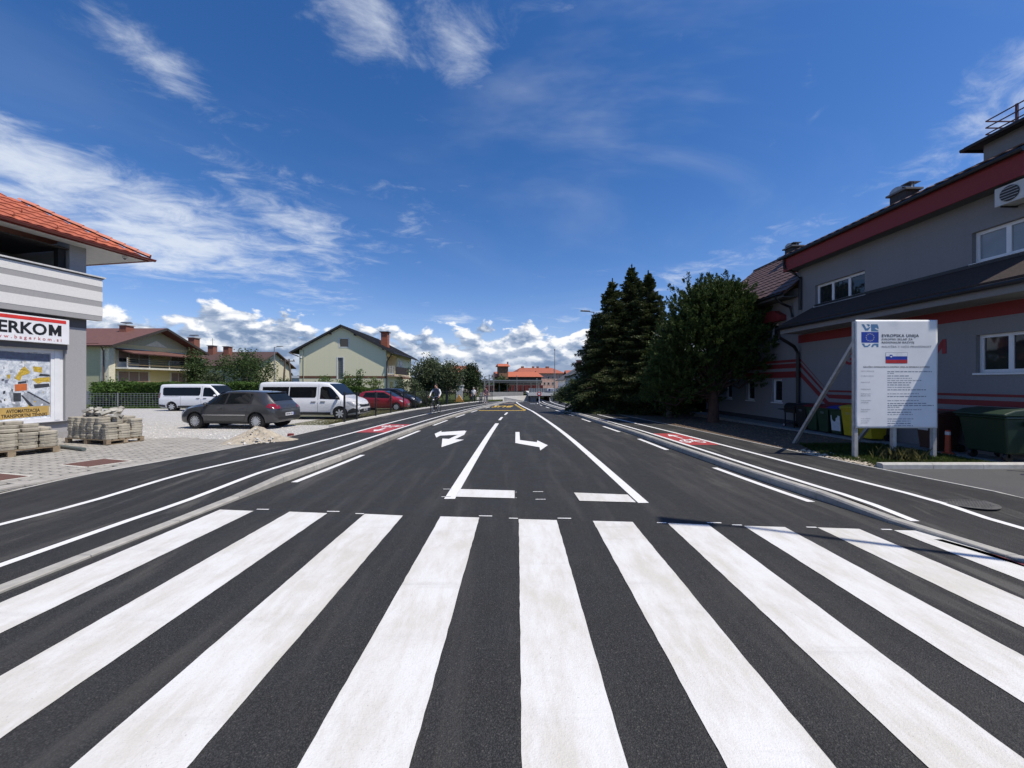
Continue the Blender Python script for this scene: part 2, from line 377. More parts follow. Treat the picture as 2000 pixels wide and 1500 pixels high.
# kerbs: single stones
def kerb(name, K, side, off, y0, y1, width=.14, face_h=.14, seg=1.0, mat=CONC):
    par = struct(empty(name, (K(y0), y0, 0)))
    y = y0
    while y < y1:
        a, b = y + .004, min(y + seg, y1) - .004; mb = MB()
        q = []
        for yy in (a, b):
            x = K(yy); z = gz(yy) + dip(yy); t = z + off(yy) + .006; ch = min(.025, off(yy) * .4)
            xa, xb = x, x + side * width
            q.append([mb.pt((xa - par.location.x, yy - y0, z - .1)), mb.pt((xa - par.location.x, yy - y0, t - ch)), mb.pt((xa + side * ch - par.location.x, yy - y0, t)), mb.pt((xb - par.location.x, yy - y0, t)), mb.pt((xb - par.location.x, yy - y0, z - .1))])
        n = 5
        for k in range(n): mb.idx([q[0][k], q[0][(k+1) % n], q[1][(k+1) % n], q[1][k]])
        mb.idx(q[0]); mb.idx(q[1][::-1])
        mb.build('kerb_stone', mat, par)
        y += seg
    return par
kerb('kerb_left', KL, -1, pathL, -8, 58)
kerb('kerb_right', KR, 1, pathR, -8, 58)
# thin edging stones on the outer edge of the paths
def edging(name, O, side, off, y0, y1, w, up, seg=1.0, mat=CONC2):
    par = struct(empty(name, (0, 0, 0))); y = y0
    while y < y1:
        a, b = y + .003, min(y + seg, y1) - .003; mb = MB(); z0, z1 = gz(a) + dip(a), gz(b) + dip(b)
        P = [[(O(yy), yy, zz - .08), (O(yy), yy, zz + off(yy) + up), (O(yy) + side * w, yy, zz + off(yy) + up), (O(yy) + side * w, yy, zz - .08)] for yy, zz in ((a, z0), (b, z1))]
        i = [[mb.pt(p) for p in r] for r in P]
        for k in range(4): mb.idx([i[0][k], i[0][(k+1) % 4], i[1][(k+1) % 4], i[1][k]])
        mb.idx(i[0]); mb.idx(i[1][::-1]); mb.build('edging_stone', mat, par); y += seg
    return par
edging('path_edging_left', OUTL, -1, pathL, 0, 15.4, .05, .004)
edging('path_edging_right', OUTR, 1, pathR, -2, 46, .05, .006)
edging('fence_kerb', OUTL, -1, pathL, 15.4, 56, .24, .07, 2.0, M('fresh pale concrete', (.62, .60, .55), .85, .08, 9, .003, 90, rnd=.05))
# ---------------------------------------------------------------- painted markings (parts of the road they lie on)
def quad_mark(name, pts, mat, parent, z=.004, off=0.0):
    mb = MB(); q = []
    for x, y in pts:
        o = off(y) if callable(off) else off
        q.append(mb.pt((x, y, gz(y) + o + z)))
    mb.idx(q); return mb.build(name, mat, parent)
def line_mark(name, C, dx, w, y0, y1, mat, parent, off=0.0, z=.005):
    mb = MB(); pv = None
    for y in [y0] + [r for r in rows(y0, y1)[1:-1]] + [y1]:
        o = off(y) if callable(off) else off
        x = C(y) + dx; c = [mb.pt((x - w / 2, y, gz(y) + o + z + dip(y))), mb.pt((x + w / 2, y, gz(y) + o + z + dip(y)))]
        if pv: mb.idx([pv[0], pv[1], c[1], c[0]])
        pv = c
    return mb.build(name, mat, parent)
for k in range(10):                                             # zebra crossing
    x0, xw = ((-4.18, .52), (-3.13, .56), (-2.04, .55), (-.97, .53), (.09, .50), (1.06, .51), (2.01, .50), (2.94, .49), (3.83, .48), (4.70, .40))[k]; far = lambda x: 5.13 - .085 * x
    def sx(x, y): return x + (y - 5.1) * (.0132 if k else .02)
    near = lambda x: 1.0 - .085 * x
    n = 46; mb = MB(); rr = random.Random(k)
    pl = []; pr_ = []
    for i in range(n + 1):
        t = i / n
        for x, lst in ((x0, pl), (x0 + xw, pr_)):
            y = far(x) + (near(x) - far(x)) * t; lst.append(mb.pt((sx(x, y) + rr.uniform(-.0028, .0028), y + (rr.uniform(-.012, .012) if i == 0 else 0), gz(y) + .005)))
    for i in range(n): mb.idx([pl[i], pr_[i], pr_[i+1], pl[i+1]])
    mb.build('crosswalk_stripe', PAINT, road)
    for (a, b) in ((-.13, -.01), (.52, .70)):                     # setting-out strokes left beside the stripe ends
        if rr.random() < .62:
            y = far(x0) + .015; quad_mark('setting_out_stroke', [(x0 + a, y), (x0 + b, y - .01), (x0 + b, y + .018), (x0 + a, y + .024)], LINE, road)
line_mark('lane_line', LA, 0, .11, -8, 58, LINE, pathl, pathL)
line_mark('lane_line', LB, 0, .11, -8, 58, LINE, pathl, pathL)
line_mark('lane_line', AR, 0, .11, -8, 58, LINE, pathr, pathR)
line_mark('lane_line', BR, 0, .11, 4.5, 58, LINE, pathr, pathR)
for a, b in ((7.0, 9.65), (12.45, 14.9), (17.1, 19.9), (22.0, 24.6), (26.9, 29.2), (33, 35.3), (38, 40.3)): line_mark('edge_dash', KL, .19 if a < 8 else .16, .12, a, b, LINE, road)
for a, b in ((5.85, 8.2), (10.4, 12.55), (14.5, 16.65), (19.0, 20.9), (23.3, 25.3), (27.6, 29.6), (33, 35), (38, 40), (43, 45)): line_mark('edge_dash', KR, -.21, .12, a, b, LINE, road)
LN = Curve([(5.97, -.975), (18.1, -.70), (21.5, -.60), (25.9, -.36), (32, -.1)])
for a, b in ((6.0, 18.1), (20.0, 22.2), (24.2, 26.6)): line_mark('lane_line', LN, 0, .17 if a < 7 else .13, a, b, LINE, road)
RN = Curve([(5.80, 1.985), (9.9, 1.95), (12.2, 1.93), (14.3, 1.90), (18.4, 1.82), (23, 1.68), (28.4, 1.48), (33, 1.2), (38.3, .90), (45.5, .62), (52, .5)])
line_mark('lane_line', RN, 0, .16, 5.80, 52, LINE, road)
quad_mark('stop_line', [G(897, 956), G(1005, 959), G(1005, 974), G(890, 971)], PAINT, road, .009)
quad_mark('stop_line', [G(1121, 963), G(1226, 967), G(1242, 982), G(1132, 979)], PAINT, road, .009)
for (a, b, c) in ((865, 882, 956), (862, 880, 971), (1041, 1061, 961), (1046, 1066, 976), (1007, 1009, 962), (1007, 1009, 973)):
    p, q = G(a, c), G(b, c); quad_mark('setting_out_stroke', [p, q, (q[0], q[1] + .02), (p[0], p[1] + .02)], LINE, road, .005)
Z5 = lambda u, v: G(640 + u / 2.857, 780 + v / 2.857)
def poly_mark(name, pts, mat, parent, z=.006, off=0.0, conv=True):
    mb = MB(); o = off
    bm = bmesh.new(); vs = [bm.verts.new((x, y, gz(y) + (o(y) if callable(o) else o) + z)) for x, y in pts]
    f = bm.faces.new(vs); bmesh.ops.triangulate(bm, faces=[f]); bmesh.ops.recalc_face_normals(bm, faces=bm.faces)
    for f in bm.faces:
        if f.normal.z < 0: f.normal_flip()
    me = bpy.data.meshes.new(name); bm.to_mesh(me); bm.free(); me.materials.append(mat)
    return link(name, me, parent)
ar = quad_mark('turn_arrow', [Z5(*p) for p in ((775, 175), (762, 198), (704, 226), (668, 226))][::-1], LINE, road, .006)
for pts in (((768, 175), (760, 197), (628, 203), (626, 184)), ((597, 193), (636, 176), (628, 203), (606, 214)), ((640, 220), (760, 226), (635, 268))): quad_mark('turn_arrow_limb', [Z5(*p) for p in pts][::-1], LINE, ar, .0075)
poly_mark('turn_arrow', [Z5(*p) for p in ((1048, 183), (1070, 183), (1073, 228), (1167, 240), (1170, 230), (1228, 257), (1186, 286), (1182, 268), (1047, 244))], LINE, road)
# cycle fields
def cyc_field(parent, CA, CB, y0, y1, off, d):
    m = MB(); a = lambda y: CA(y) + .06; b = lambda y: CB(y) - .06
    q = lambda t, y, z: (a(y) + (b(y) - a(y)) * t, y, gz(y) + off(y) + z)
    m.face([q(0, y0, .004), q(1, y0, .004), q(1, y1, .004), q(0, y1, .004)])
    fld = m.build('cycle_field', REDP, parent)
    L = y1 - y0
    def T(t, s): yy = (y1 - s * L) if d < 0 else (y0 + s * L); return (t if d > 0 else 1 - t, yy)
    def pl(name, pts):
        mm = MB(); ids = [mm.pt(q(*T(t, s), .007)) for t, s in pts]; mm.idx(ids); return mm.build(name, LINE, fld)
    pl('arrow_shaft', [(.46, .50), (.54, .50), (.54, .74), (.46, .74)])
    pl('arrow_head', [(.30, .72), (.70, .72), (.5, .90)])
    for cx in (.24, .74):                                          # bicycle sign: two rings and a frame
        mm = MB(); n = 18; i0 = [mm.pt(q(*T(cx + .155 * math.cos(2*math.pi*k/n), .25 + .10 * math.sin(2*math.pi*k/n)), .007)) for k in range(n)]
        i1 = [mm.pt(q(*T(cx + .105 * math.cos(2*math.pi*k/n), .25 + .068 * math.sin(2*math.pi*k/n)), .007)) for k in range(n)]
        for k in range(n): mm.idx([i0[k], i0[(k+1) % n], i1[(k+1) % n], i1[k]])
        mm.build('wheel_sign', LINE, fld)
    for (p, r) in (((.24, .25), (.40, .38)), ((.40, .38), (.66, .38)), ((.66, .38), (.74, .25)), ((.24, .25), (.50, .25)), ((.50, .25), (.66, .38)), ((.62, .42), (.74, .42)), ((.36, .42), (.46, .42))):
        p, r = Vector(p), Vector(r); e = (r - p); e = Vector((-e.y, e.x)).normalized() * .018; e.x *= 1.0
        pl('frame_sign', [tuple(p + e), tuple(r + e), tuple(r - e), tuple(p - e)])
cyc_field(pathl, LA, LB, 13.3, 16.3, pathL, -1)
cyc_field(pathr, BR, AR, 10.5, 13.0, pathR, 1)
# bus box, lettered for the oncoming lane
def bus():
    bl = lambda y: KL(y) + .28; br = lambda y: RN(y) - .42
    y0, y1 = 28.9, 43
    quad_mark('bus_box_edge', [(bl(y0), y0 + .0), (br(y0), y0), (br(y0 + .5), y0 + .5), (bl(y0 + .5), y0 + .5)], YEL, road, .006)
    for k in range(8):
        a = y0 + .8 + k * 1.75; b = a + 1.1
        if b < y1: quad_mark('bus_box_dash', [(br(a) - .12, a), (br(a) + .12, a), (br(b) + .12, b), (br(b) - .12, b)], YEL, road, .006)
    quad_mark('bus_box_edge', [(bl(y1), y1), (br(y1), y1), (br(y1 + .6), y1 + .6), (bl(y1 + .6), y1 + .6)], M('pale red road paint', (.46, .30, .22), .7, .1), road, .006)
    yc = 37.5; z = gz(35.6) + .012
    t = text('bus_lettering', 'BUS', 1.0, YEL, road, Matrix.Identity(4), bold=.035, extr=0, align='CENTER', space=1.15)
    me = t.data
    for v in me.vertices:
        x, y = v.co.x, v.co.y
        Y = yc - y * 4.6; v.co = (-.75 + (Y - 37) * .10 - x * .95, Y, gz(Y) + .008)
bus()
# crossing-side red strip by the flush kerb, and a chalky scuff is left to the asphalt material
line_mark('red_edge_strip', KR, -.07, .10, 2.2, 4.45, M('dull red edge paint', (.16, .022, .03), .7, .2), road)
# transverse joint across the carriageway
mb = MB(); mb.box((-2.0, 13.52, gz(13.5) + .0), (4.25, 13.55, gz(13.5) + .004)); mb.build('asphalt_joint', M('joint sealant', (.10, .098, .092), .8), road)
# manhole in the right path
mx, my = G(1878, 977, .12)
mb = MB(); mb.lathe((mx, my, pathR(my) + gz(my) - .0125), [(.36, 0), (.36, .006), (.335, .006), (.335, .005), (.0001, .005)], 32)
mh = tag(mb.build('manhole_cover', M('cast iron', (.085, .082, .077), .75, .3, 30, .002, 60)), 'round cast iron manhole cover with raised studs set in the asphalt path', 'manhole cover')
mb = MB()
for i in range(-7, 8):
    for j in range(-7, 8):
        if i * i + j * j < 52:
            x, y = mx + i * .043, my + j * .043; z = pathR(my) + gz(my) - .0085; mb.box((x - .013, y - .013, z), (x + .013, y + .013, z + .004))
mb.build('raised_studs', MATS['cast iron'], mh)
# ================================================================ building helpers
WHITEF = M('white window frame', (.74, .75, .76), .35, .04, 4)
def glass_mat(name, col, rough=.03, bump=.25):
    if name in MATS: return MATS[name]
    m = bpy.data.materials.new(name); m.use_nodes = True; nt = m.node_tree; b = nt.nodes['Principled BSDF']
    nd, mt, ss, mix, noise, comb = mknodes(nt)
    tc = nd('ShaderNodeTexCoord').outputs['Object']
    nt.links.new(mix(noise(tc, 1.3, 3), tuple(x * .6 for x in col) + (1,), tuple(x * 1.4 for x in col) + (1,)), b.inputs['Base Color'])
    b.inputs['Roughness'].default_value = rough; b.inputs['Specular IOR Level'].default_value = .6; b.inputs['IOR'].default_value = 1.5
    bp = nd('ShaderNodeBump', ins={'Strength': bump, 'Distance': .01, 'Height': noise(tc, 1.6, 2)}); nt.links.new(bp.outputs[0], b.inputs['Normal'])
    MATS[name] = m; return m
GLASS = glass_mat('window glass', (.018, .022, .026))
FROST = glass_mat('curtained glass', (.22, .25, .27), .15)
def wall_holes(mb, o, U, V, N, w, h, holes, depth):
    o, U, V, N = Vector(o), Vector(U), Vector(V), Vector(N)
    us = sorted({0, w} | {x for q in holes for x in (q[0], q[2])}); vs = sorted({0, h} | {x for q in holes for x in (q[1], q[3])})
    P = lambda u, v, d=0: o + U * u + V * v - N * d
    for a, b in zip(us, us[1:]):
        for c, d in zip(vs, vs[1:]):
            if not any(q[0] - 1e-6 <= a and b <= q[2] + 1e-6 and q[1] - 1e-6 <= c and d <= q[3] + 1e-6 for q in holes):
                mb.face([P(a, c), P(b, c), P(b, d), P(a, d)])
    for q in holes:
        c = [(q[0], q[1]), (q[2], q[1]), (q[2], q[3]), (q[0], q[3])]
        for k in range(4): mb.face([P(*c[k]), P(*c[(k+1) % 4]), P(*c[(k+1) % 4], depth), P(*c[k], depth)])
def window(parent, o, U, V, N, q, depth, panes=1, fw=.07, fm=None, gm=None, sill=None, name='window', rows=1, pane_mats=None, sillm=None):
    o, U, V, N = Vector(o), Vector(U), Vector(V), Vector(N); fm = fm or WHITEF; gm = gm or GLASS
    P = lambda u, v, d=0: o + U * u + V * v + N * d
    base = -depth
    def bar(u0, v0, u1, v1, d0, d1):
        return [P(u0, v0, d0), P(u1, v0, d0), P(u1, v1, d0), P(u0, v1, d0)], N * (d1 - d0)
    mb = MB(); u0, v0, u1, v1 = q
    for r in ((u0, v0, u1, v0 + fw), (u0, v1 - fw, u1, v1), (u0, v0 + fw, u0 + fw, v1 - fw), (u1 - fw, v0 + fw, u1, v1 - fw)): mb.prism(*bar(*r, base, base + .06))
    for k in range(1, panes):
        u = u0 + (u1 - u0) * k / panes; mb.prism(*bar(u - fw * .6, v0 + fw, u + fw * .6, v1 - fw, base, base + .055))
    wo = mb.build(name, fm, parent)
    for k in range(panes):
        for r in range(rows):
            a = u0 + (u1 - u0) * k / panes + fw * .4; b = u0 + (u1 - u0) * (k + 1) / panes - fw * .4
            c = v0 + (v1 - v0) * r / rows + fw * .4; d = v0 + (v1 - v0) * (r + 1) / rows - fw * .4
            m2 = MB(); m2.prism(*bar(a, c, b, d, base + .012, base + .03)); m2.build('pane', (pane_mats[k] if pane_mats else gm), wo)
    if sill:
        m2 = MB(); m2.prism(*bar(u0 - .05, v0 - .05, u1 + .05, v0 - .005, -depth + .02, sill)); m2.build('sill', sillm or fm, wo)
    return wo
def slab(mb, a, b, c, d, t):                    # roof plane with thickness, corners in order
    n = (Vector(b) - Vector(a)).cross(Vector(d) - Vector(a)).normalized()
    if n.z < 0: n = -n
    mb.prism([a, b, c, d], -n * t)
def tile_mesh(w, h, t=.022, wave=.022, n=6):
    mb = MB(); rows_ = []
    for (yy, lift) in ((0, .03), (h * 1.12, .004)):
        rows_.append([mb.pt((w * 1.04 * i / n, yy, lift + wave * (.5 - .5 * math.cos(2 * math.pi * i / n)))) for i in range(n + 1)])
    low = [mb.pt((w * 1.04 * i / n, 0, .03 - t + wave * (.5 - .5 * math.cos(2 * math.pi * i / n)))) for i in range(n + 1)]
    for i in range(n): mb.idx([rows_[0][i], rows_[0][i+1], rows_[1][i+1], rows_[1][i]]); mb.idx([low[i], low[i+1], rows_[0][i+1], rows_[0][i]])
    return mb
def tiled(parent, o, U, V, w, h, tw, th, mat, inside=None, single=False, name='roof_tile'):
    """tiles on the plane o + u U + v V; joined, or one object each"""
    U, V, o = Vector(U).normalized(), Vector(V).normalized(), Vector(o); N = U.cross(V)
    if N.z < 0: U = -U; o = o + (-U) * w; N = U.cross(V)
    T0 = Matrix((U, V, N)).transposed().to_4x4()
    nu, nv = int(w / tw + .5), int(h / th + .5); src = tile_mesh(tw, th); me = src.mesh('roof_tile', mat, 50, fixn=False) if single else None
    big = MB(); cnt = 0; rr = random.Random(3)
    for j in range(nv):
        for i in range(nu):
            u, v = i * tw, j * th
            if inside and not inside(u + tw / 2, v + th / 2): continue
            p = o + U * u + V * v
            if single:
                m = T0.copy(); m.translation = p + N * rr.uniform(0, .004); x = link(name, me, parent); x.matrix_local = m; cnt += 1
            else:
                T = T0.copy(); T.translation = p; b = len(big.v)
                for q in src.v: r = T @ Vector(q); big.v.append((r.x, r.y, r.z))
                for f in src.f: big.f.append([k + b for k in f]); big.m.append(0)
    if not single:
        x = big.build('roof_tiles', mat, parent, fixn=False); x['kind'] = 'stuff'; return x
BLACKM = M('black metal', (.012, .012, .013), .45, .1)
# ================================================================ grey office building on the right
GREYW = M('grey render', (.23, .226, .228), .9, .06, 22, .002, 160, big=.06, bigscale=.5, streak=.16)
REDS = M('red facade paint', (.215, .024, .024), .7, .06, 20)
SHING = M('dark brown shingle', (.042, .027, .021), .85, .3, 18, .01, 26)
BTILE = M('brown roof tile', (.105, .058, .045), .6, .3, 6, .002, 80)
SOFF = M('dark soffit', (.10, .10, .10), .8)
def letter_M(m, w, h, s, t):
    for q in ([(0, 0), (s, 0), (s, h), (0, h)], [(w - s, 0), (w, 0), (w, h), (w - s, h)], [(s * .9, h), (s * .9, h * .45), (w / 2, 0), (w / 2, h * .5)], [(w - s * .9, h), (w - s * .9, h * .45), (w / 2, 0), (w / 2, h * .5)]): m.prism([(x, y, 0) for x, y in q], (0, 0, t))
def office():
    X = 11.1; b = tag(empty('office_building', (X, 11.3, 0)), 'grey rendered two storey office building with red stripes and red fascia', 'building')
    O = Vector((X, 11.3, 0))
    def mk(): m = MB(); m.T = Matrix.Translation(-O); return m
    y0, y1 = 8.02, 14.9
    U, V, N = Vector((0, 1, 0)), Vector((0, 0, 1)), Vector((-1, 0, 0))
    holes = [(14.08 - 1.98 - y0, 4.62, 14.08 - y0, 5.36), (8.06 - y0, 4.68, 9.28 - y0, 5.42), (8.06 - y0, 2.05, 9.2 - y0, 2.95)]
    m = mk(); wall_holes(m, (X, y0, -.3), U, V, N, y1 - y0, 6.8, [(a, c + .3, e, d + .3) for a, c, e, d in holes], .22)
    m.face([(X, y0, -.3), (20, y0, -.3), (20, y0, 6.5), (15.5, y0, 8.95), (X, y0, 6.5)])
    m.face([(X, y1, -.3), (20, y1, -.3), (20, y1, 6.5), (15.5, y1, 8.95), (X, y1, 6.5)]); m.face([(20, y0, -.3), (20, y1, -.3), (20, y1, 6.5), (20, y0, 6.5)])
    m.build('wall', GREYW, b)
    o = Vector((X, y0, 0)) - O
    for k, q in enumerate(holes):
        window(b, o, U, V, N, q, .16, (3, 2, 2)[k], .075, sill=.03, pane_mats=[FROST] * 2 if k == 1 else None)
    # red bands
    m = mk(); m.box((X - .004, y0, 3.33), (X + .02, y1, 3.64)); m.build('stripe_band', REDS, b)
    for (za, zb, wa, wb) in ((1.49, 1.55, 2.63, 2.73), (1.27, 1.40, 2.39, 2.57), (.90, 1.14, 2.01, 2.26)):
        m = mk(); t = .004; ya = 13.45 + (za - 1.2) * .1; yb = 14.75
        for q in (((y0, za), (ya, za), (ya + .05, zb), (y0, zb)), ((ya, za), (yb, wa), (yb + .05, wb), (ya + .05, zb)), ((yb, wa), (22.0, wa), (22.0, wb), (yb + .05, wb))):
            m.face([(X - t, y, z) for y, z in q])
        m.build('stripe_band', REDS, b)
    # skirt roof over the ground floor
    m = mk(); m.prism([(X + .02, 7.5, 4.60), (10.2, 7.5, 3.98), (10.2, 14.72, 3.98), (X + .02, 14.2, 4.60)], (0, 0, -.10)); sk = m.build('skirt_roof', SHING, b)
    m = mk(); m.box((10.24, 7.52, 3.66), (X - .005, 14.7, 3.85)); m.build('skirt_soffit', GREYW, sk)
    m = mk(); m.tube([(10.15, 7.48, 3.86), (10.15, 14.75, 3.86)], .055, 8); m.build('gutter', BLACKM, sk)
    m = mk(); m.box((X - .03, y0, 4.58), (X + .01, 14.1, 4.66)); m.build('flashing', M('dark flashing', (.02, .02, .022), .5), sk)
    # upper eaves: red fascia, soffit, gutter, roof
    m = mk(); m.box((10.65, y0 - .02, 6.15), (10.69, 15.1, 6.64)); m.box((10.69, 15.06, 6.15), (13.3, 15.1, 6.64)); m.build('fascia', REDS, b)
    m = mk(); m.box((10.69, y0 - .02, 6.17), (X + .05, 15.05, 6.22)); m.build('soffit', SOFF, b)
    m = mk(); slab(m, (10.55, y0 - .06, 6.70), (10.55, 15.15, 6.70), (15.5, 15.15, 9.04), (15.5, y0 - .06, 9.04), .07); slab(m, (20.4, y0 - .06, 6.70), (20.4, 15.15, 6.70), (15.5, 15.15, 9.04), (15.5, y0 - .06, 9.04), .07)
    rf = m.build('roof', BTILE, b)
    sl = math.hypot(4.95, 2.34); t = tiled(rf, Vector((10.58, y0 - .05, 6.725)) - O, (0, 1, 0), (4.95, 0, 2.34), 15.4 - y0, sl, .30, .36, BTILE)
    m = mk(); m.tube([(10.58, y0 - .08, 6.67), (10.58, 15.2, 6.67)], .06, 8); m.build('gutter', BLACKM, rf)
    # chimney with cowl
    m = mk(); cx, cy = 13.0, 12.75; m.box((cx - .22, cy - .26, 7.2), (cx + .22, cy + .26, 8.08)); ch = m.build('chimney', M('chimney slate', (.045, .04, .038), .8, .2, 12), rf)
    m = mk(); m.box((cx - .29, cy - .34, 8.08), (cx + .29, cy + .34, 8.14)); m.build('chimney_cap', M('cap grey', (.13, .13, .13), .6), ch)
    m = mk()
    ZN = M('zinc sheet', (.26, .27, .28), .35, .1, metal=.7)
    m.prism([(cx - .2, cy + .08 + .22 * math.cos(a), 8.18 + .15 * math.sin(a)) for a in [math.pi * k / 10 for k in range(11)]], (.4, 0, 0)); m.build('cowl', ZN, ch)
    m = mk(); m.box((cx - .18, cy - .36, 8.30), (cx + .18, cy - .06, 8.32)); m.beam((cx, cy - .3, 8.12), (cx, cy - .3, 8.31), .03); m.build('cowl_plate', ZN, ch)
    # roof terrace block with railing
    m = mk(); m.box((13.0, 8.2, 7.0), (17, 10.6, 8.35)); tb = m.build('terrace_block', GREYW, b)
    m = mk(); m.box((12.75, 8.1, 8.36), (17.1, 10.85, 8.44)); m.build('terrace_slab', M('slab grey', (.06, .06, .062), .7), tb)
    m = mk(); m.tube([(12.72, 8.1, 8.36), (12.72, 10.9, 8.36)], .05, 8); m.tube([(12.72, 10.88, 8.36), (15, 10.88, 8.36)], .05, 8); m.build('gutter', BLACKM, tb)
    RAIL = M('railing red brown', (.10, .03, .025), .5)
    m = mk()
    for z in (8.62, 8.80, 8.98): m.beam((13.0, 8.25, z), (13.0, 10.55, z), .025); m.beam((13.0, 10.55, z), (16.5, 10.55, z), .025)
    for y in (9.9, 8.6): m.beam((13.0, y, 8.44), (13.0, y, 9.0), .045)
    m.beam((14.2, 10.55, 8.44), (14.2, 10.55, 9.0), .045); m.build('railing', RAIL, tb)
    # air conditioner
    m = mk(); m.box((10.72, 7.98, 5.70), (X - .04, 8.54, 6.10)); ac = m.build('air_conditioner', M('ac casing', (.55, .55, .53), .5, .06), b)
    m = mk(); m.lathe((10.715, 8.28, 5.90), [(.165, 0), (.165, -.012), (.0001, -.012)], 24, 'x'); m.build('fan_recess', M('fan dark', (.03, .03, .03), .6), ac)
    m = mk()
    for k in range(5): z = 5.78 + k * .06; h = math.sqrt(max(.01, .16**2 - (z - 5.9)**2)); m.beam((10.695, 8.28 - h, z), (10.695, 8.28 + h, z), .012)
    m.build('fan_grille', M('grille grey', (.4, .4, .4), .5), ac)
    m = mk(); m.beam((10.75, 8.45, 5.68), (X, 8.45, 5.68), .03); m.build('bracket', BLACKM, ac)
    # rainwater pipes
    m = mk(); m.tube([(10.6, 15.0, 6.6), (10.6, 14.98, 6.3), (10.9, 14.80, 6.0), (11.02, 14.72, 5.8), (11.02, 14.72, 4.6)], .05, 8); m.build('rain_pipe', BLACKM, b)
    m = mk(); m.tube([(10.2, 14.72, 3.8), (10.25, 14.75, 3.55), (10.85, 14.78, 3.2), (11.0, 14.8, 2.95), (11.0, 14.8, .05)], .06, 8); m.build('rain_pipe', BLACKM, b)
    # wall lettering (the letters either side of the hoarding)
    LT = M('red lettering', (.32, .03, .035), .6)
    text('wall_letter', 'G', .55, LT, b, frame(Vector((X - .006, 12.86, 2.42)) - O, (0, -1, 0), (0, 0, 1)), bold=.03, extr=.003)
    m = mk(); m.T = Matrix.Translation(-O) @ frame(Vector((X - .006, 10.24, 2.56)), (0, -1, 0), (0, 0, 1)); letter_M(m, .42, .37, .10, .003); m.build('wall_letter', LT, b)
    # ---- lower wing further along
    yw0, yw1 = 14.9, 22.0
    hw = [(15.8 - yw0, 1.0, 16.4 - yw0, 1.96), (17.6 - yw0, 1.0, 18.2 - yw0, 1.96), (19.4 - yw0, 1.0, 19.95 - yw0, 1.96), (16.0 - yw0, 3.5, 16.5 - yw0, 4.3)]
    m = mk(); XW = X + .0
    wall_holes(m, (XW + .003, yw0 + .01, -.4), U, V, N, yw1 - yw0 - .01, 5.9, [(a, c + .4, e, d + .4) for a, c, e, d in hw], .2)
    m.face([(XW, yw1, -.4), (17, yw1, -.4), (17, yw1, 5.5), (14, yw1, 8.0), (XW, yw1, 5.5)]); m.build('wing_wall', GREYW, b)
    for q in hw: window(b, Vector((XW + .003, yw0 + .01, 0)) - O, U, V, N, q, .14, 1, .08, sill=.03)
    m = mk(); m.box((XW - .02, yw0 + .02, -.3), (XW, yw1, .32)); m.build('plinth', M('plinth dark', (.045, .047, .055), .9), b)
    m = mk(); m.prism([(XW - .25, y, z) for y, z in ((15.55, 4.35), (15.55, 4.55), (16.0, 4.8), (16.9, 4.8), (17.2, 4.55), (17.2, 4.35))], (.25, 0, 0)); m.build('window_hood', REDS, b)
    m = mk(); slab(m, (10.5, yw0 - .05, 5.32), (10.5, yw1 + .2, 5.32), (14, yw1 + .2, 8.2), (14, yw0 - .05, 8.2), .08); slab(m, (17.5, yw0 - .05, 5.32), (17.5, yw1 + .2, 5.32), (14, yw1 + .2, 8.2), (14, yw0 - .05, 8.2), .08)
    wr = m.build('wing_roof', BTILE, b)
    tiled(wr, Vector((10.5, yw0 - .05, 5.345)) - O, (0, 1, 0), (3.5, 0, 2.88), yw1 + .25 - yw0, math.hypot(3.5, 2.88), .30, .36, BTILE)
    m = mk(); m.tube([(14, yw0, 8.24), (14, yw1 + .2, 8.24)], .09, 8); m.build('ridge_tiles', BTILE, wr)
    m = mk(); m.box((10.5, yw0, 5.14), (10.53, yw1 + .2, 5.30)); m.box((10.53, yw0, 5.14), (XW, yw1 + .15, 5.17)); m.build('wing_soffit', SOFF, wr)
    m = mk(); m.tube([(10.46, yw0, 5.27), (10.46, yw1 + .2, 5.27)], .055, 8); m.build('gutter', BLACKM, wr)
    m = mk(); m.tube([(10.46, 15.3, 5.24), (10.7, 15.25, 4.95), (11.0, 15.2, 4.8), (11.04, 15.15, 4.4)], .05, 8); m.build('rain_pipe', BLACKM, b)
    m = mk(); cx, cy = 13.6, 18.6; m.box((cx - .22, cy - .26, 7.6), (cx + .22, cy + .26, 8.3)); ch = m.build('chimney', MATS['chimney slate'], wr)
    m = mk(); m.box((cx - .3, cy - .34, 8.3), (cx + .3, cy + .34, 8.36)); m.build('chimney_cap', MATS['cap grey'], ch)
    m = mk(); m.prism([(cx - .2, cy + .08 + .22 * math.cos(a), 8.44 + .13 * math.sin(a)) for a in [math.pi * k / 8 for k in range(9)]], (.4, 0, 0)); m.box((cx - .2, cy - .3, 8.5), (cx + .2, cy - .06, 8.52)); m.beam((cx, cy - .2, 8.36), (cx, cy - .2, 8.5), .03); m.build('cowl', ZN, ch)
office()
struct(MB().box((10.15, 8.02, -.1), (11.095, 22.0, .125)).build('wall_apron', M('apron concrete', (.24, .235, .22), .9, .2, 8, big=.3)))
# entrance kerb closing off the verge
def ek():
    par = struct(empty('entrance_kerb', (0, 0, 0))); x = 7.35
    while x < 14:
        m = MB(); a, b_ = x + .004, x + .996; y = 7.62; z = .08
        m.prism([(a, y, -.05), (a, y, .185), (a, y + .025, .21), (a, y + .14, .21), (a, y + .14, -.05)], (b_ - a, 0, 0)); m.build('kerb_stone', CONC2, par); x += 1
ek()
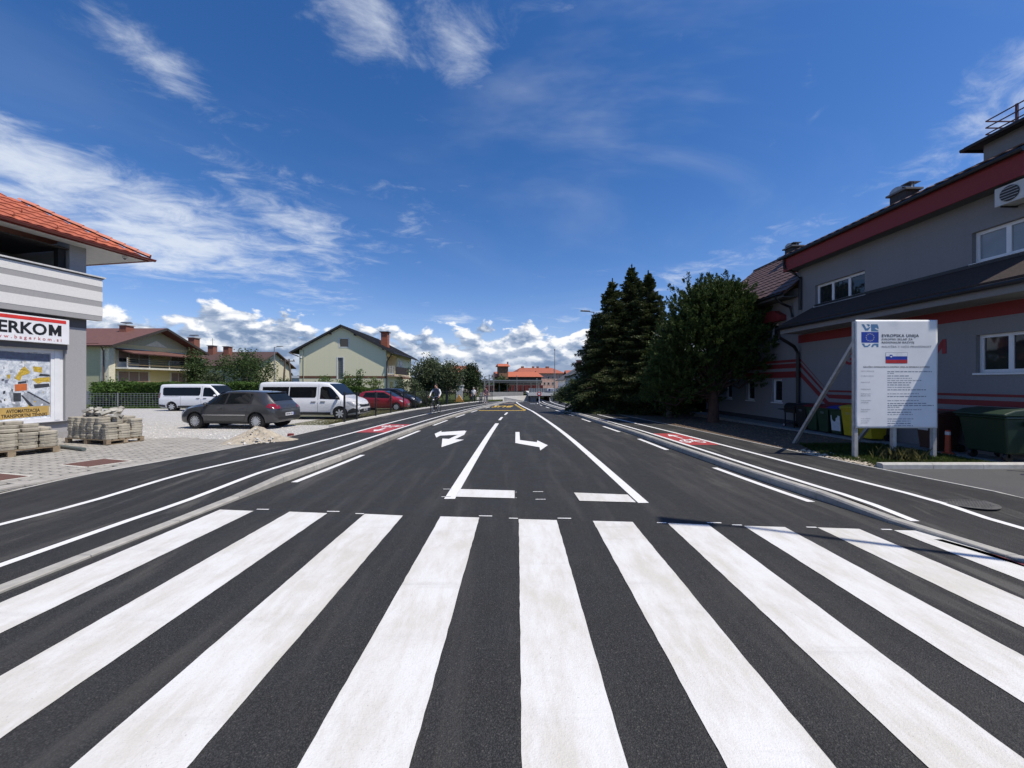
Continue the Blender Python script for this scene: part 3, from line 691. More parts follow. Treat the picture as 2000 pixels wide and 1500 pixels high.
# ---------------------------------------------------------------- wheelie bins
def bin_(name, label, x, y, rz, body, lid, h=.93, w=.48, d=.54, notice=None, group=None):
    t = tag(empty(name, (x, y, .125), rz), label, 'bin', group); BM = M('bin ' + body[0], body[1], .45, .08, 5); LM = M('bin ' + lid[0], lid[1], .45, .08, 5)
    m = MB(); b = .78
    lo = [(-w/2*b, -d/2*b, .05), (w/2*b, -d/2*b, .05), (w/2*b, d/2*b, .05), (-w/2*b, d/2*b, .05)]; hi = [(-w/2, -d/2, h - .1), (w/2, -d/2, h - .1), (w/2, d/2, h - .1), (-w/2, d/2, h - .1)]
    i = [m.pt(p) for p in lo]; j = [m.pt(p) for p in hi]
    for k in range(4): m.idx([i[k], i[(k+1) % 4], j[(k+1) % 4], j[k]])
    m.idx(i[::-1]); m.idx(j); m.box((-w/2 - .02, -d/2 - .02, h - .14), (w/2 + .02, d/2 + .02, h - .085)); m.build('body', BM, t, bevel=.015)
    m = MB(); pr = [(-d/2 - .045, h - .085), (-d/2 - .045, h - .05), (-d/2 + .06, h - .01), (0, h + .02), (d/2 - .08, h + .015), (d/2 + .03, h - .02), (d/2 + .03, h - .085)]
    m.prism([(-w/2 - .03, y_, z_) for y_, z_ in pr], (w + .06, 0, 0)); m.build('lid', LM, t, bevel=.012)
    m = MB(); m.tube([(-w/2 + .03, d/2 + .07, h - .06), (w/2 - .03, d/2 + .07, h - .06)], .018, 8); m.build('handle', BM, t)
    for s in (-1, 1):
        m = MB(); m.lathe((s * (w/2 - .02), d/2 - .04, .09), [(.09, -.03), (.095, 0), (.09, .03)], 16, 'x'); m.build('wheel', BLACKM, t)
    if notice:
        m = MB(); p = lambda u, v: (u * w * .36, -d/2 * (b + (1 - b) * v / (h - .15)) - .006, v)
        m.face([p(-1, .14), p(1, .14), p(1, .62), p(.55, .64), p(.5, .58), p(.1, .55), p(.05, .46), p(-.3, .42), p(-.75, .5), p(-.8, .63), p(-1, .63)]); m.build('torn_notice', M('torn paper', (.62, .64, .66), .8, .1, 9), t)
    else:
        m = MB(); m.box((-.07, -d/2 * .97 - .012, h - .235), (.07, -d/2 * .93, h - .222)); m.box((-.06, -d/2 * .96 - .012, h - .27), (.06, -d/2 * .92, h - .262)); m.build('label_bars', M('pale label', (.3, .32, .3), .7), t)
    return t
GRN = ('green', (.014, .045, .02)); RED_ = ('dark red', (.16, .01, .015)); BLU = ('blue', (.01, .03, .24)); YLW = ('yellow', (.50, .37, .01)); BLK = ('black', (.012, .013, .016)); BRN = ('brown', (.07, .03, .02))
RZB = -math.pi / 2
bin_('wheelie_bin', 'black wheelie bin between the grill cart and the green bins', 10.72, 13.95, RZB, BLK, BLK)
bin_('wheelie_bin', 'green wheelie bin with dark red lid next to the black bin', 10.70, 13.43, RZB, GRN, RED_)
bin_('wheelie_bin', 'green wheelie bin with dark red lid next to the bin bearing a torn notice', 10.68, 12.92, RZB, GRN, RED_)
bin_('wheelie_bin', 'green wheelie bin with blue lid and torn white notice', 10.68, 12.40, RZB, GRN, BLU, notice=1)
bin_('wheelie_bin', 'yellow wheelie bin beside the bin with the torn notice', 10.62, 11.87, RZB, YLW, YLW, h=.98)
bin_('wheelie_bin', 'yellow wheelie bin behind the hoarding post', 10.62, 11.33, RZB, YLW, YLW, h=.98)
bb = bin_('wheelie_bin', 'brown wheelie bin with white label beside the large container', 10.66, 9.62, RZB, BRN, BRN, h=.98, w=.55, d=.6)
m = MB(); m.box((-.2, -.3, .50), (.04, -.295, .68)); m.build('white_label', M('white label', (.6, .62, .62), .6), bb)
# big four wheeled container
def container():
    t = tag(empty('waste_container', (10.82, 8.47, .12), RZB), 'large dark green four wheeled waste container against the grey wall', 'container'); BM = M('container green', (.010, .030, .014), .5, .12, 5); w, d, h = .86, 1.0, 1.08
    m = MB(); i = [m.pt(p) for p in ((-w/2+.05, -d/2+.12, .18), (w/2-.05, -d/2+.12, .18), (w/2-.05, d/2-.1, .18), (-w/2+.05, d/2-.1, .18))]; j = [m.pt(p) for p in ((-w/2, -d/2, h-.12), (w/2, -d/2, h-.12), (w/2, d/2, h-.12), (-w/2, d/2, h-.12))]
    for k in range(4): m.idx([i[k], i[(k+1) % 4], j[(k+1) % 4], j[k]])
    m.idx(i[::-1]); m.idx(j); m.box((-w/2-.04, -d/2-.04, h-.16), (w/2+.04, d/2+.04, h-.10)); m.build('body', BM, t, bevel=.03)
    m = MB(); m.prism([(-w/2-.05, y, z) for y, z in ((-d/2-.08, h-.10), (-d/2-.08, h-.05), (-d/2+.15, h+.03), (0, h+.07), (d/2-.1, h+.05), (d/2+.05, h-.04), (d/2+.05, h-.10))], (w+.1, 0, 0)); m.build('lid', BM, t, bevel=.03)
    for s in (-1, 1):
        m = MB(); m.box((s*(w/2+.02), -.12, h-.30), (s*(w/2+.09), .12, h-.20)); m.build('lug', BM, t)
        for q in (-1, 1):
            m = MB(); m.lathe((s*(w/2-.12), q*(d/2-.2), .1), [(.09, -.025), (.1, 0), (.09, .025)], 14, 'x'); m.beam((s*(w/2-.12), q*(d/2-.2), .1), (s*(w/2-.12), q*(d/2-.2), .2), .05); m.build('caster', BLACKM, t)
container()
m = MB(); m.lathe((0, 0, 0), [(.11, 0), (.11, .03), (.055, .05), (.045, .45), (.046, .451), (.044, .56), (.0001, .57)], 16)
bo = tag(m.build('bollard', M('orange plastic', (.42, .06, .02), .5)), 'slim orange bollard with white top beside the large container', 'bollard'); bo.location = (10.36, 9.14, .125)
m = MB(); m.lathe((0, 0, .45), [(.049, 0), (.047, .08)], 16); m.build('white_band', M('white plastic', (.6, .6, .6), .5), bo)
def grill():
    t = tag(empty('grill_cart', (10.68, 14.55, .125), RZB), 'black barbecue grill cart on wheels by the grey wall', 'grill'); 
    m = MB(); m.box((-.28, -.2, .55), (.28, .2, .72)); m.build('fire_box', BLACKM, t, bevel=.02)
    m = MB(); m.prism([(-.28, .2 * math.cos(a), .725 + .2 * math.sin(a)) for a in [math.pi * k / 8 for k in range(9)]], (.56, 0, 0)); m.build('hood', BLACKM, t)
    m = MB(); m.box((-.62, -.2, .64), (-.29, .2, .67)); m.build('side_shelf', BLACKM, t)
    for x in (-.24, .24):
        for y in (-.17, .17): m = MB(); m.beam((x, y, 0 if x > 0 else .06), (x, y, .56), .03); m.build('leg', BLACKM, t)
    m = MB(); m.box((-.26, -.18, .14), (.26, .18, .16)); m.build('lower_shelf', BLACKM, t)
    for y in (-.2, .2):
        m = MB(); m.lathe((-.24, y, .075), [(.075, -.02), (.075, .02)], 16, 'y'); w = m.build('wheel', BLACKM, t)
        m = MB(); m.lathe((-.24, y + (-.022 if y < 0 else .022), .075), [(.045, -.003), (.045, .003)], 14, 'y'); m.build('hub', M('hub grey', (.35, .35, .35), .5), w)
grill()
# ---------------------------------------------------------------- project hoarding
def hoarding():
    O = Vector((8.56, 8.6, .1)); t = tag(empty('project_hoarding', O), 'white project hoarding with blue flag emblem and small print on three steel posts', 'hoarding'); T = Matrix.Translation(-O)
    def mk(): m = MB(); m.T = T; return m
    PM = M('galvanised post', (.42, .41, .39), .55, .15, 8, metal=.3)
    x0, x1, z0, z1 = 7.665, 9.495, .80, 3.215; yb = 8.585
    m = mk(); nx, nz = 40, 52; rr = random.Random(5)                  # sheet, a little buckled
    def bz(u, v): return .007 * math.sin(5 * u + 3 * v) * math.sin(3.1 * v) + .010 * math.exp(-((u - .03)**2 + (v - .03)**2) / .004) + .010 * math.exp(-((u - .8)**2 + (v - .0)**2) / .004) + .008 * math.exp(-((u - .5)**2 + (v - 1.0)**2) / .003)
    g = [[m.pt((x0 + (x1 - x0) * i / nx, yb - bz(i / nx, j / nz), z0 + (z1 - z0) * j / nz)) for i in range(nx + 1)] for j in range(nz + 1)]
    for j in range(nz):
        for i in range(nx): m.idx([g[j][i], g[j][i+1], g[j+1][i+1], g[j+1][i]])
    BRD = M('hoarding sheet', (.80, .80, .80), .42, .03, 3)
    sh = m.build('panel', BRD, t, True)
    so = sh.modifiers.new('thick', 'SOLIDIFY'); so.thickness = .004; so.offset = 0
    for x in (7.70, 8.56, 9.46):
        m = mk(); m.box((x - .04, 8.6, .0), (x + .04, 8.67, 3.19 if x != 8.56 else 3.05)); m.build('post', PM, t)
    for (a, b) in (((7.70, 8.65, 2.72), (7.95, 10.85, .08)), ((9.46, 8.65, 2.72), (9.70, 10.85, .10))):
        m = mk(); m.beam(a, b, .07); m.build('brace', PM, t)
    PB = M('print blue grey', (.09, .20, .36), .6); PF = M('print flag blue', (.01, .04, .33), .5); PY = M('print star', (.75, .72, .45), .6); PD = M('print dark', (.10, .11, .14), .7); PG = M('print grey', (.22, .25, .30), .7); PL = M('print light grey', (.36, .38, .42), .7); PR = M('print red', (.45, .015, .02), .6); PW = M('print white', (.76, .77, .79), .6)
    fy = lambda x, z: yb - bz((x - x0) / (x1 - x0), (z - z0) / (z1 - z0)) - .0035
    # pixel to board: photograph rows/columns mapped once onto the sheet
    bx = lambda u: x0 + (x1 - x0) * (u - 66) / (1100 - 66); bzv = lambda v: z1 - (z1 - z0) * (v - 30) / (1400 - 30)
    def patch(name, pts, mat, d=0.0, par=sh):
        q = mk(); q.face([(bx(u), fy(bx(u), bzv(v)) - d, bzv(v)) for u, v in pts]); return q.build(name, mat, par)
    patch('flag_emblem', [(140, 182), (360, 182), (360, 318), (140, 318)], PF)
    for k in range(12):
        a = math.pi * 2 * k / 12; cx, cy = 250 + 50 * math.sin(a), 250 - 46 * math.cos(a)
        patch('star', [(cx + (8.5 if j % 2 == 0 else 3.6) * math.sin(math.pi * j / 5), cy - (8.5 if j % 2 == 0 else 3.6) * math.cos(math.pi * j / 5)) for j in range(10)], PY, .002)
    for pts in ([(142, 84), (175, 84), (205, 138), (262, 112), (225, 165), (190, 165)], [(205, 84), (240, 84), (250, 100), (232, 116)], [(262, 84), (345, 84), (358, 120), (358, 150), (330, 128), (310, 140), (358, 166), (358, 174), (265, 174)],
                [(142, 328), (178, 328), (186, 356), (215, 356), (240, 336), (258, 336), (250, 352), (220, 374), (175, 374)], [(262, 374), (280, 340), (305, 330), (358, 330), (358, 374), (332, 374), (330, 352), (300, 352), (290, 374)]): patch('emblem_stroke', pts, PB)
    def tx(s, u, v, hpx, mat, bold=0.0, w=None, space=1.15):
        o = text('print_line', s, 1.0, mat, sh, Matrix.Identity(4), bold=bold, extr=.0005, space=space)
        ys = [p.co.y for p in o.data.vertices]; xs = [p.co.x for p in o.data.vertices]
        hh = hpx / 1370 * (z1 - z0); sy = hh / .7; sxx = sy if not w else (w / 1034 * (x1 - x0)) / (max(xs) - min(xs))
        o.data.transform(Matrix.Translation((bx(u) - O.x, fy(bx(u + 150), bzv(v)) - .0015 - O.y, bzv(v) - O.z)) @ Matrix.Rotation(R(90), 4, 'X') @ Matrix.Diagonal((sxx, sy, 1, 1)))
        for w_ in o.data.vertices: w_.co.y = fy(w_.co.x + O.x, w_.co.z + O.z) - .0018 - O.y
    tx('EVROPSKA UNIJA', 398, 246, 36, PD, .02, 465); tx('EVROPSKI SKLAD ZA', 398, 286, 24, PD, .02, 388); tx('REGIONALNI RAZVOJ', 398, 326, 24, PD, .02, 405); tx('NALOŽBA V VAŠO PRIHODNOST', 398, 380, 24, PG, .005, 622)
    patch('flag_border', [(447, 442), (725, 442), (725, 580), (447, 580)], PD); patch('flag_white', [(450, 445), (722, 445), (722, 490), (450, 490)], PW, .001); patch('flag_blue', [(450, 490), (722, 490), (722, 534), (450, 534)], PF, .001); patch('flag_red', [(450, 534), (722, 534), (722, 578), (450, 578)], PR, .001)
    patch('flag_shield', [(500, 470), (535, 470), (535, 492), (518, 510), (500, 492)], PF, .003); patch('shield_peak', [(502, 492), (510, 488), (518, 482), (526, 488), (533, 492), (518, 508)], PW, .004)
    tx('NALOŽBO SOFINANCIRATA EVROPSKA UNIJA IN REPUBLIKA SLOVENIJA', 163, 634, 18, PD, .02, 838)
    for s, v in (('NAZIV OPERACIJE', 684), ('Izvedbeno obdobje', 744), ('INVESTITOR', 826), ('PROJEKTANT', 914), ('Vodja projekta', 970), ('PROJEKTANT', 996), ('Vodja projekta', 1055), ('IZVAJALEC', 1082), ('Vodja gradnje', 1168), ('NADZOR', 1196), ('Vodja nadzora', 1284), ('Koordinator', 1312), ('NADZOR', 1338)): tx(s, 131, v, 13, PG, 0, None)
    rr = random.Random(11)
    for k, v in enumerate((690, 712, 744, 774, 802, 830, 858, 888, 920, 970, 1004, 1056, 1092, 1118, 1140, 1172, 1204, 1232, 1288, 1316, 1346, 1374)):    # body copy, too small to read
        L_ = (560, 90, 290, 310, 430, 310, 280, 295, 490, 400, 490, 395, 500, 585, 150, 430, 300, 320, 330, 290, 300, 320)[k]; u = 470; e = 470 + L_
        while u < e - 10:
            w = rr.uniform(18, 62); w = min(w, e - u); patch('print_word', [(u, v - 11), (u + w, v - 11), (u + w, v), (u, v)], PG if k in (0, 2, 5, 6, 8, 10, 12, 13, 16, 20) else PL); u += w + 9
hoarding()
# ---------------------------------------------------------------- trailer nose at the edge of the drive
def trailer():
    O = Vector((10.35, 7.05, .0)); t = tag(empty('trailer', O), 'small car trailer with jockey wheel parked on the drive', 'trailer'); GM = M('galvanised steel', (.33, .34, .35), .45, .1, metal=.6)
    m = MB(); m.beam((-.55, 0, .5), (1.2, 0, .5), .07); m.build('drawbar', GM, t)
    m = MB(); m.tube([(-.28, .28, .25), (-.28, .28, .85)], .03, 10); m.beam((-.28, 0, .5), (-.28, .28, .5), .04); jw = m.build('jockey_post', GM, t)
    m = MB(); m.lathe((-.28, .28, .16), [(.09, -.035), (.11, -.02), (.11, .02), (.09, .035)], 18, 'x'); m.build('jockey_wheel', BLACKM, t)
    m = MB(); m.sphere((-.6, 0, .52), .06); m.build('coupling', BLACKM, t)
    m = MB(); m.box((1.2, -.65, .45), (3.2, .65, .52)); m.box((1.2, -.65, .52), (1.23, .65, .9)); m.box((3.17, -.65, .52), (3.2, .65, .9)); m.box((1.23, -.65, .52), (3.17, -.62, .9)); m.box((1.23, .62, .52), (3.17, .65, .9)); m.build('tray', GM, t)
    for s in (-1, 1): m = MB(); m.lathe((2.2, s * .75, .29), [(.2, -.08), (.29, -.07), (.29, .07), (.2, .08)], 24, 'y'); m.build('wheel', BLACKM, t)
trailer()
# ================================================================ corner shop on the left
D_ = Vector((.173, 1, 0)).normalized(); N_ = Vector((D_.y, -D_.x, 0)); C0 = Vector((-13.95, 12.6, 0))
SHG = M('shop light grey render', (.36, .36, .37), .92, .06, 30, .003, 170)
SHD = M('shop dark grey and shade', (.115, .113, .115), .92, .06, 30, .003, 170)  # shutter box colour, also the painted shade below the balcony
SHM = M('shop mid grey render', (.33, .325, .325), .92, .06, 30, .003, 170, streak=.10)
SHW = M('shop white render', (.70, .69, .66), .92, .05, 30, .004, 150)
OTILE = M('orange clay tile', (.40, .105, .048), .62, .22, 7, .002, 70, rnd=.10)
GUT = M('red brown gutter', (.20, .042, .032), .4, .08, 5)
def shop():
    t = tag(empty('corner_shop', C0), 'grey and white striped shop with orange tiled hip roof and balcony', 'shop')
    P = lambda s, d, z: D_ * s + N_ * d + Vector((0, 0, z))
    def mk(): m = MB(); m.T = Matrix((D_, N_, Vector((0, 0, 1)))).transposed().to_4x4(); return m      # local x = along, y = outward, z up
    U, V, N = D_, Vector((0, 0, 1)), N_
    # ground floor wall with shop window
    L = 9.0; hole = (L - 3.2, .62 + .3, L - .52, 2.84 + .3)
    m = MB(); wall_holes(m, P(-L, 0, -.3), U, V, N, L, 4.2, [hole], .22); m.face([P(0, 0, -.3), P(0, -9, -.3), P(0, -9, 3.9), P(0, 0, 3.9)]); m.face([P(-L, 0, -.3), P(-L, -9, -.3), P(-L, -9, 3.9), P(-L, 0, 3.9)])
    m.build('wall', SHM, t)
    m = mk(); m.box((-L, .0, 3.58), (.004, .004, 3.88)); m.build('balcony_shade_band', SHD, t)  # dark strip: the balcony's shade put on the wall as colour
    m = mk(); m.box((-L, .0, -.1), (.006, .012, .28)); m.build('plinth', M('plinth grey', (.30, .29, .28), .9, .1, 20), t)
    m = mk(); m.box((-3.25, -.02, 2.84), (-.50, .05, 3.0)); m.build('shutter_box', SHD, t)
    w = MB(); fr = mk()
    for r in (((-3.2, .62), (-.52, .74)), ((-3.2, 2.72), (-.52, 2.84)), ((-.80, .74), (-.52, 2.72)), ((-3.2, .74), (-2.95, 2.72))): fr.box((r[0][0], -.2, r[0][1]), (r[1][0], -.10, r[1][1]))
    win = fr.build('shop_window', WHITEF, t)
    m = mk(); m.box((-.72, -.1, .66), (-.60, -.085, 2.80)); m.build('sash', WHITEF, win)
    m = mk(); m.box((-3.3, -.21, .575), (-.46, .09, .615)); m.build('sill', M('dark sill', (.05, .052, .06), .5), win)
    # printed poster on the pane
    pm = bpy.data.materials.new('factory poster'); pm.use_nodes = True; nt = pm.node_tree; nd, mt, ss, mix, noise, comb = mknodes(nt); b = nt.nodes['Principled BSDF']
    tc = nd('ShaderNodeTexCoord').outputs['Object']
    c = mix(ss(noise(tc, 5, 8, .7, .5), .38, .62), (.40, .44, .50, 1), (.74, .77, .80, 1)); c = mix(ss(noise(tc, 13, 8, .75, 1.2), .57, .66, 0, .8), c, (.12, .13, .16, 1)); c = mix(ss(noise(tc, 3.4, 6, .7, 1.5), .58, .66, 0, .6), c, (.52, .42, .16, 1))
    nt.links.new(c, b.inputs['Base Color']); b.inputs['Roughness'].default_value = .12
    m = mk(); m.box((-2.95, -.155, .74), (-.80, -.15, 2.72)); po = m.build('poster', pm, win)
    PY_ = M('poster yellow', (.52, .36, .06), .3, .3, 20); PGs = M('poster steel', (.30, .32, .35), .3, .25, 14); PD_ = M('poster dark', (.05, .055, .065), .3, .3, 14); PO = M('poster orange', (.55, .15, .05), .3); PBn = M('poster banner gold', (.50, .33, .10), .4, .12, 4); PSk = M('poster blue grey', (.16, .18, .23), .3, .2, 10)
    pu = lambda u: -1.93 + (u - 0) / 640 * 1.13; pz = lambda v: 2.72 - (v - 545) / (1335 - 545) * 1.96
    def pp(name, pts, mat, d): q = mk(); q.prism([(pu(u), -.149 + d, pz(v)) for u, v in pts], (0, .001, 0)); q.build(name, mat, po)
    pp('reveal_shade_strip', [(-560, 545), (655, 560), (655, 650), (-560, 620)], PSk, .0005)  # dark strip across the poster top: shade of the window reveal, painted
    pp('printed_belt', [(290, 1060), (380, 1020), (640, 1180), (640, 1200), (440, 1195)], PGs, .0005); pp('printed_belt_edge', [(355, 1020), (380, 1015), (640, 1160), (640, 1178)], PD_, .0015)
    pp('printed_belt_shadow', [(290, 1060), (310, 1060), (440, 1192), (390, 1192)], PD_, .0015); pp('printed_track', [(150, 1020), (210, 1020), (300, 1195), (200, 1195)], PGs, .0005)
    pp('printed_crate', [(200, 1030), (290, 1030), (290, 1130), (205, 1130)], PD_, .0015); pp('printed_box', [(218, 930), (360, 920), (360, 1000), (220, 1010)], PO, .0015)
    for pts in ([(215, 860), (290, 750), (390, 770), (390, 800), (300, 830), (280, 890)], [(280, 760), (330, 715), (385, 770)], [(430, 715), (540, 720), (545, 790), (440, 775)], [(420, 870), (500, 850), (640, 840), (640, 900), (560, 900), (490, 925)], [(130, 820), (170, 815), (165, 860), (135, 865)]): pp('printed_robot_arm', pts, PY_, .0015)
    for pts in ([(0, 900), (45, 920), (45, 1100), (0, 1110)], [(440, 930), (630, 920), (640, 960), (450, 980)], [(255, 900), (350, 890), (350, 915), (255, 925)], [(500, 830), (520, 800), (640, 810), (640, 835)]): pp('printed_machine', pts, PD_, .001)
    rq = random.Random(21)
    for k in range(70):
        u, v = rq.uniform(-300, 620), rq.uniform(640, 1180); a, b_ = rq.uniform(6, 34), rq.uniform(6, 40); sk_ = rq.uniform(-12, 12); pp('printed_detail', [(u, v), (u + a, v + sk_), (u + a, v + b_ + sk_), (u, v + b_)], rq.choice((PGs, PD_, PSk, PGs, PY_, WHITEF, WHITEF)), .0008 + k * 4e-6)
    pp('banner', [(5, 1200), (632, 1195), (632, 1310), (5, 1335)], PBn, .003)
    BL = M('print black', (.012, .012, .014), .5)
    def lt(name, s, s0, z0, h, wd, d, mat, par, bold, space=1.0):
        o = text(name, s, 1.0, mat, par, Matrix.Identity(4), bold=bold, extr=.001, space=space); xs = [v.co.x for v in o.data.vertices]; a, b_ = min(xs), max(xs)
        o.data.transform(frame(P(s0, d, z0), D_, (0, 0, 1)) @ Matrix.Diagonal((wd / (b_ - a), h / .72, 1, 1)) @ Matrix.Translation((-a, 0, 0))); return o
    lt('banner_lettering', 'AVTOMATIZACIJA', pu(120), pz(1262), .10, pu(515) - pu(120), -.144, BL, po, .02)
    lt('banner_lettering', 'V TRANSPORTNI TEHNIKI', pu(20), pz(1316), .10, pu(605) - pu(20), -.144, BL, po, .02)
    # name sign
    m = mk(); m.box((-5.0, .03, 3.0), (-.52, .16, 3.77)); sg = m.build('sign_box', M('sign white', (.78, .78, .79), .35, .03, 3), t, bevel=.01)
    m = mk(); m.box((-4.95, .16, 3.635), (-.60, .164, 3.735)); m.build('sign_red_bar', M('sign red', (.62, .04, .03), .4), sg)
    lt('sign_lettering', 'BAGERKO', -2.80, 3.24, .33, 1.76, .163, BL, sg, .03); m = MB(); m.T = frame(P(-1.00, .163, 3.24), D_, (0, 0, 1)); letter_M(m, .29, .33, .085, .002); m.build('sign_lettering', BL, sg)
    lt('sign_web_address', 'www.bagerkom.si', -2.18, 3.075, .10, 1.47, .163, M('sign red print', (.45, .08, .09), .5), sg, .01, 1.7)
    # balcony box, striped
    m = mk(); m.box((-L, -.0, 3.87), (.30, .20, 5.26)); bal = m.build('balcony', SHM, t)
    for (a, b_) in ((5.0, 5.25), (4.52, 4.83), (4.03, 4.33)): m = mk(); m.box((-L, .20, a), (.306, .206, b_)); m.build('stripe_band', SHW, bal)
    m = mk(); m.box((-L, -.05, 5.262), (.33, .23, 5.29)); m.build('cap_shade_strip', M('cap shadow line', (.10, .10, .10), .6), bal)  # dark strip painted in as the shade under the cap
    m = mk(); m.box((-L, -.07, 5.292), (.37, .26, 5.335)); m.build('parapet_cap', M('cap sheet', (.58, .575, .55), .4), bal)
    # loggia behind: side pillar, post, back wall
    m = mk(); m.box((-.42, -.5, 3.9), (0, 0, 6.3)); m.box((-L, -2.6, 3.9), (0, -2.4, 6.3)); m.box((-.3, -2.4, 3.9), (0, -.5, 6.3)); m.build('upper_wall', SHM, t)
    m = mk(); m.box((-.62, -.3, 5.2), (-.45, -.12, 6.1)); m.build('post', M('dark timber', (.02, .018, .017), .7), t)
    m = mk(); m.box((-L, -2.4, 6.02), (-.42, -.02, 6.06)); m.build('loggia_ceiling', M('ceiling brown', (.05, .04, .035), .8), t)
    # eaves and hip roof
    SOF = M('soffit white', (.60, .59, .56), .8, .05)
    ed, es, sl, ze = .60, 1.44, .58, 6.28
    m = mk(); m.box((-L, .0, 6.20), (es - .06, ed - .06, 6.23)); m.box((-.0, -9, 6.20), (es - .06, 0, 6.23)); m.build('soffit', SOF, t)
    m = mk(); r = 4.6
    a, b_, c, d = (-L, ed, ze), (es, ed, ze), (es - r, ed - r, ze + sl * r), (-L, ed - r, ze + sl * r)
    m.prism([a, b_, c, d], (0, 0, -.06)); m.prism([(es, ed, ze), (es, ed - 2 * r, ze), (es - r, ed - r, ze + sl * r)], (0, 0, -.06)); rf = m.build('roof', M('roof underlay', (.30, .085, .04), .8, .2, 6), t)
    ln = math.hypot(1, sl)
    tiled(rf, P(-4.6, ed + .04, ze + .01), D_, Vector((0, 0, sl)) - N_, es + 4.6, 3.4 * ln, .30, .36, OTILE, inside=lambda u, v: (es + 4.6 - u) > v / ln + .06, single=True)
    hd = (P(es - 1, ed - 1, ze + sl) - P(es, ed, ze)).normalized(); p0 = P(es, ed, ze + .05)
    hm = MB(); k = 0; pr = [(.13 * math.cos(a_), .09 * math.sin(a_)) for a_ in [math.pi * q / 8 for q in range(9)]]
    side = hd.cross(Vector((0, 0, 1))).normalized(); up = side.cross(hd)
    for i in range(9):
        m = MB(); A = [p0 + hd * (i * .36) + side * (x * 1.12) + up * (z * 1.15 + .015) for x, z in pr]; B = [p0 + hd * (i * .36 + .41) + side * (x * .98) + up * z for x, z in pr]
        ia = [m.pt(v) for v in A]; ib = [m.pt(v) for v in B]
        for q in range(8): m.idx([ia[q], ia[q+1], ib[q+1], ib[q]])
        m.idx(ia); m.build('hip_tile', M('hip tile', (.46, .15, .09), .6, .15, 8, rnd=.08), rf, 40)
    for (s, r_) in ((-.05, .18), (-1.0, .18), (-1.9, .18), (-2.3, .75), (-2.6, .30), (-1.45, .75)):
        m = mk(); z = ze + sl * r_ + .06; m.box((s, ed - r_ - .03, z), (s + .025, ed - r_ + .09, z + .03)); m.box((s, ed - r_ + .06, z), (s + .025, ed - r_ + .09, z + .09)); m.build('snow_hook', M('hook orange', (.44, .12, .06), .6), rf)
    m = mk(); n = 10; prof = [(.075 * math.cos(math.pi + math.pi * q / n), .075 * math.sin(math.pi + math.pi * q / n)) for q in range(n + 1)]
    pts = [(ed + .06 + y, ze + .0 + z) for y, z in prof] + [(ed + .06 + y * .85, ze + z * .85) for y, z in prof[::-1]]
    m.prism([(-L, y, z) for y, z in pts], (L + es + .13, 0, 0)); m.prism([(es + .06 + (y - ed - .06), -6, z) for y, z in pts], (0, ed + 6.0, 0)); m.build('gutter', GUT, rf)
    m = mk(); m.box((-L, ed - .06, ze - .10), (es, ed - .02, ze + .0)); m.box((es - .06, -6, ze - .10), (es - .02, ed, ze)); m.build('fascia', GUT, rf)
    m = mk(); m.lathe((es - .62, ed - .22, 6.11), [(.0001, 0), (.05, .01), (.075, .05), (.075, .09)], 16); cm = m.build('camera_dome', M('dome white', (.6, .6, .58), .4), t)
    m = mk(); m.sphere((es - .62, ed - .22, 6.125), .045); m.build('camera_lens', BLACKM, cm)
shop()
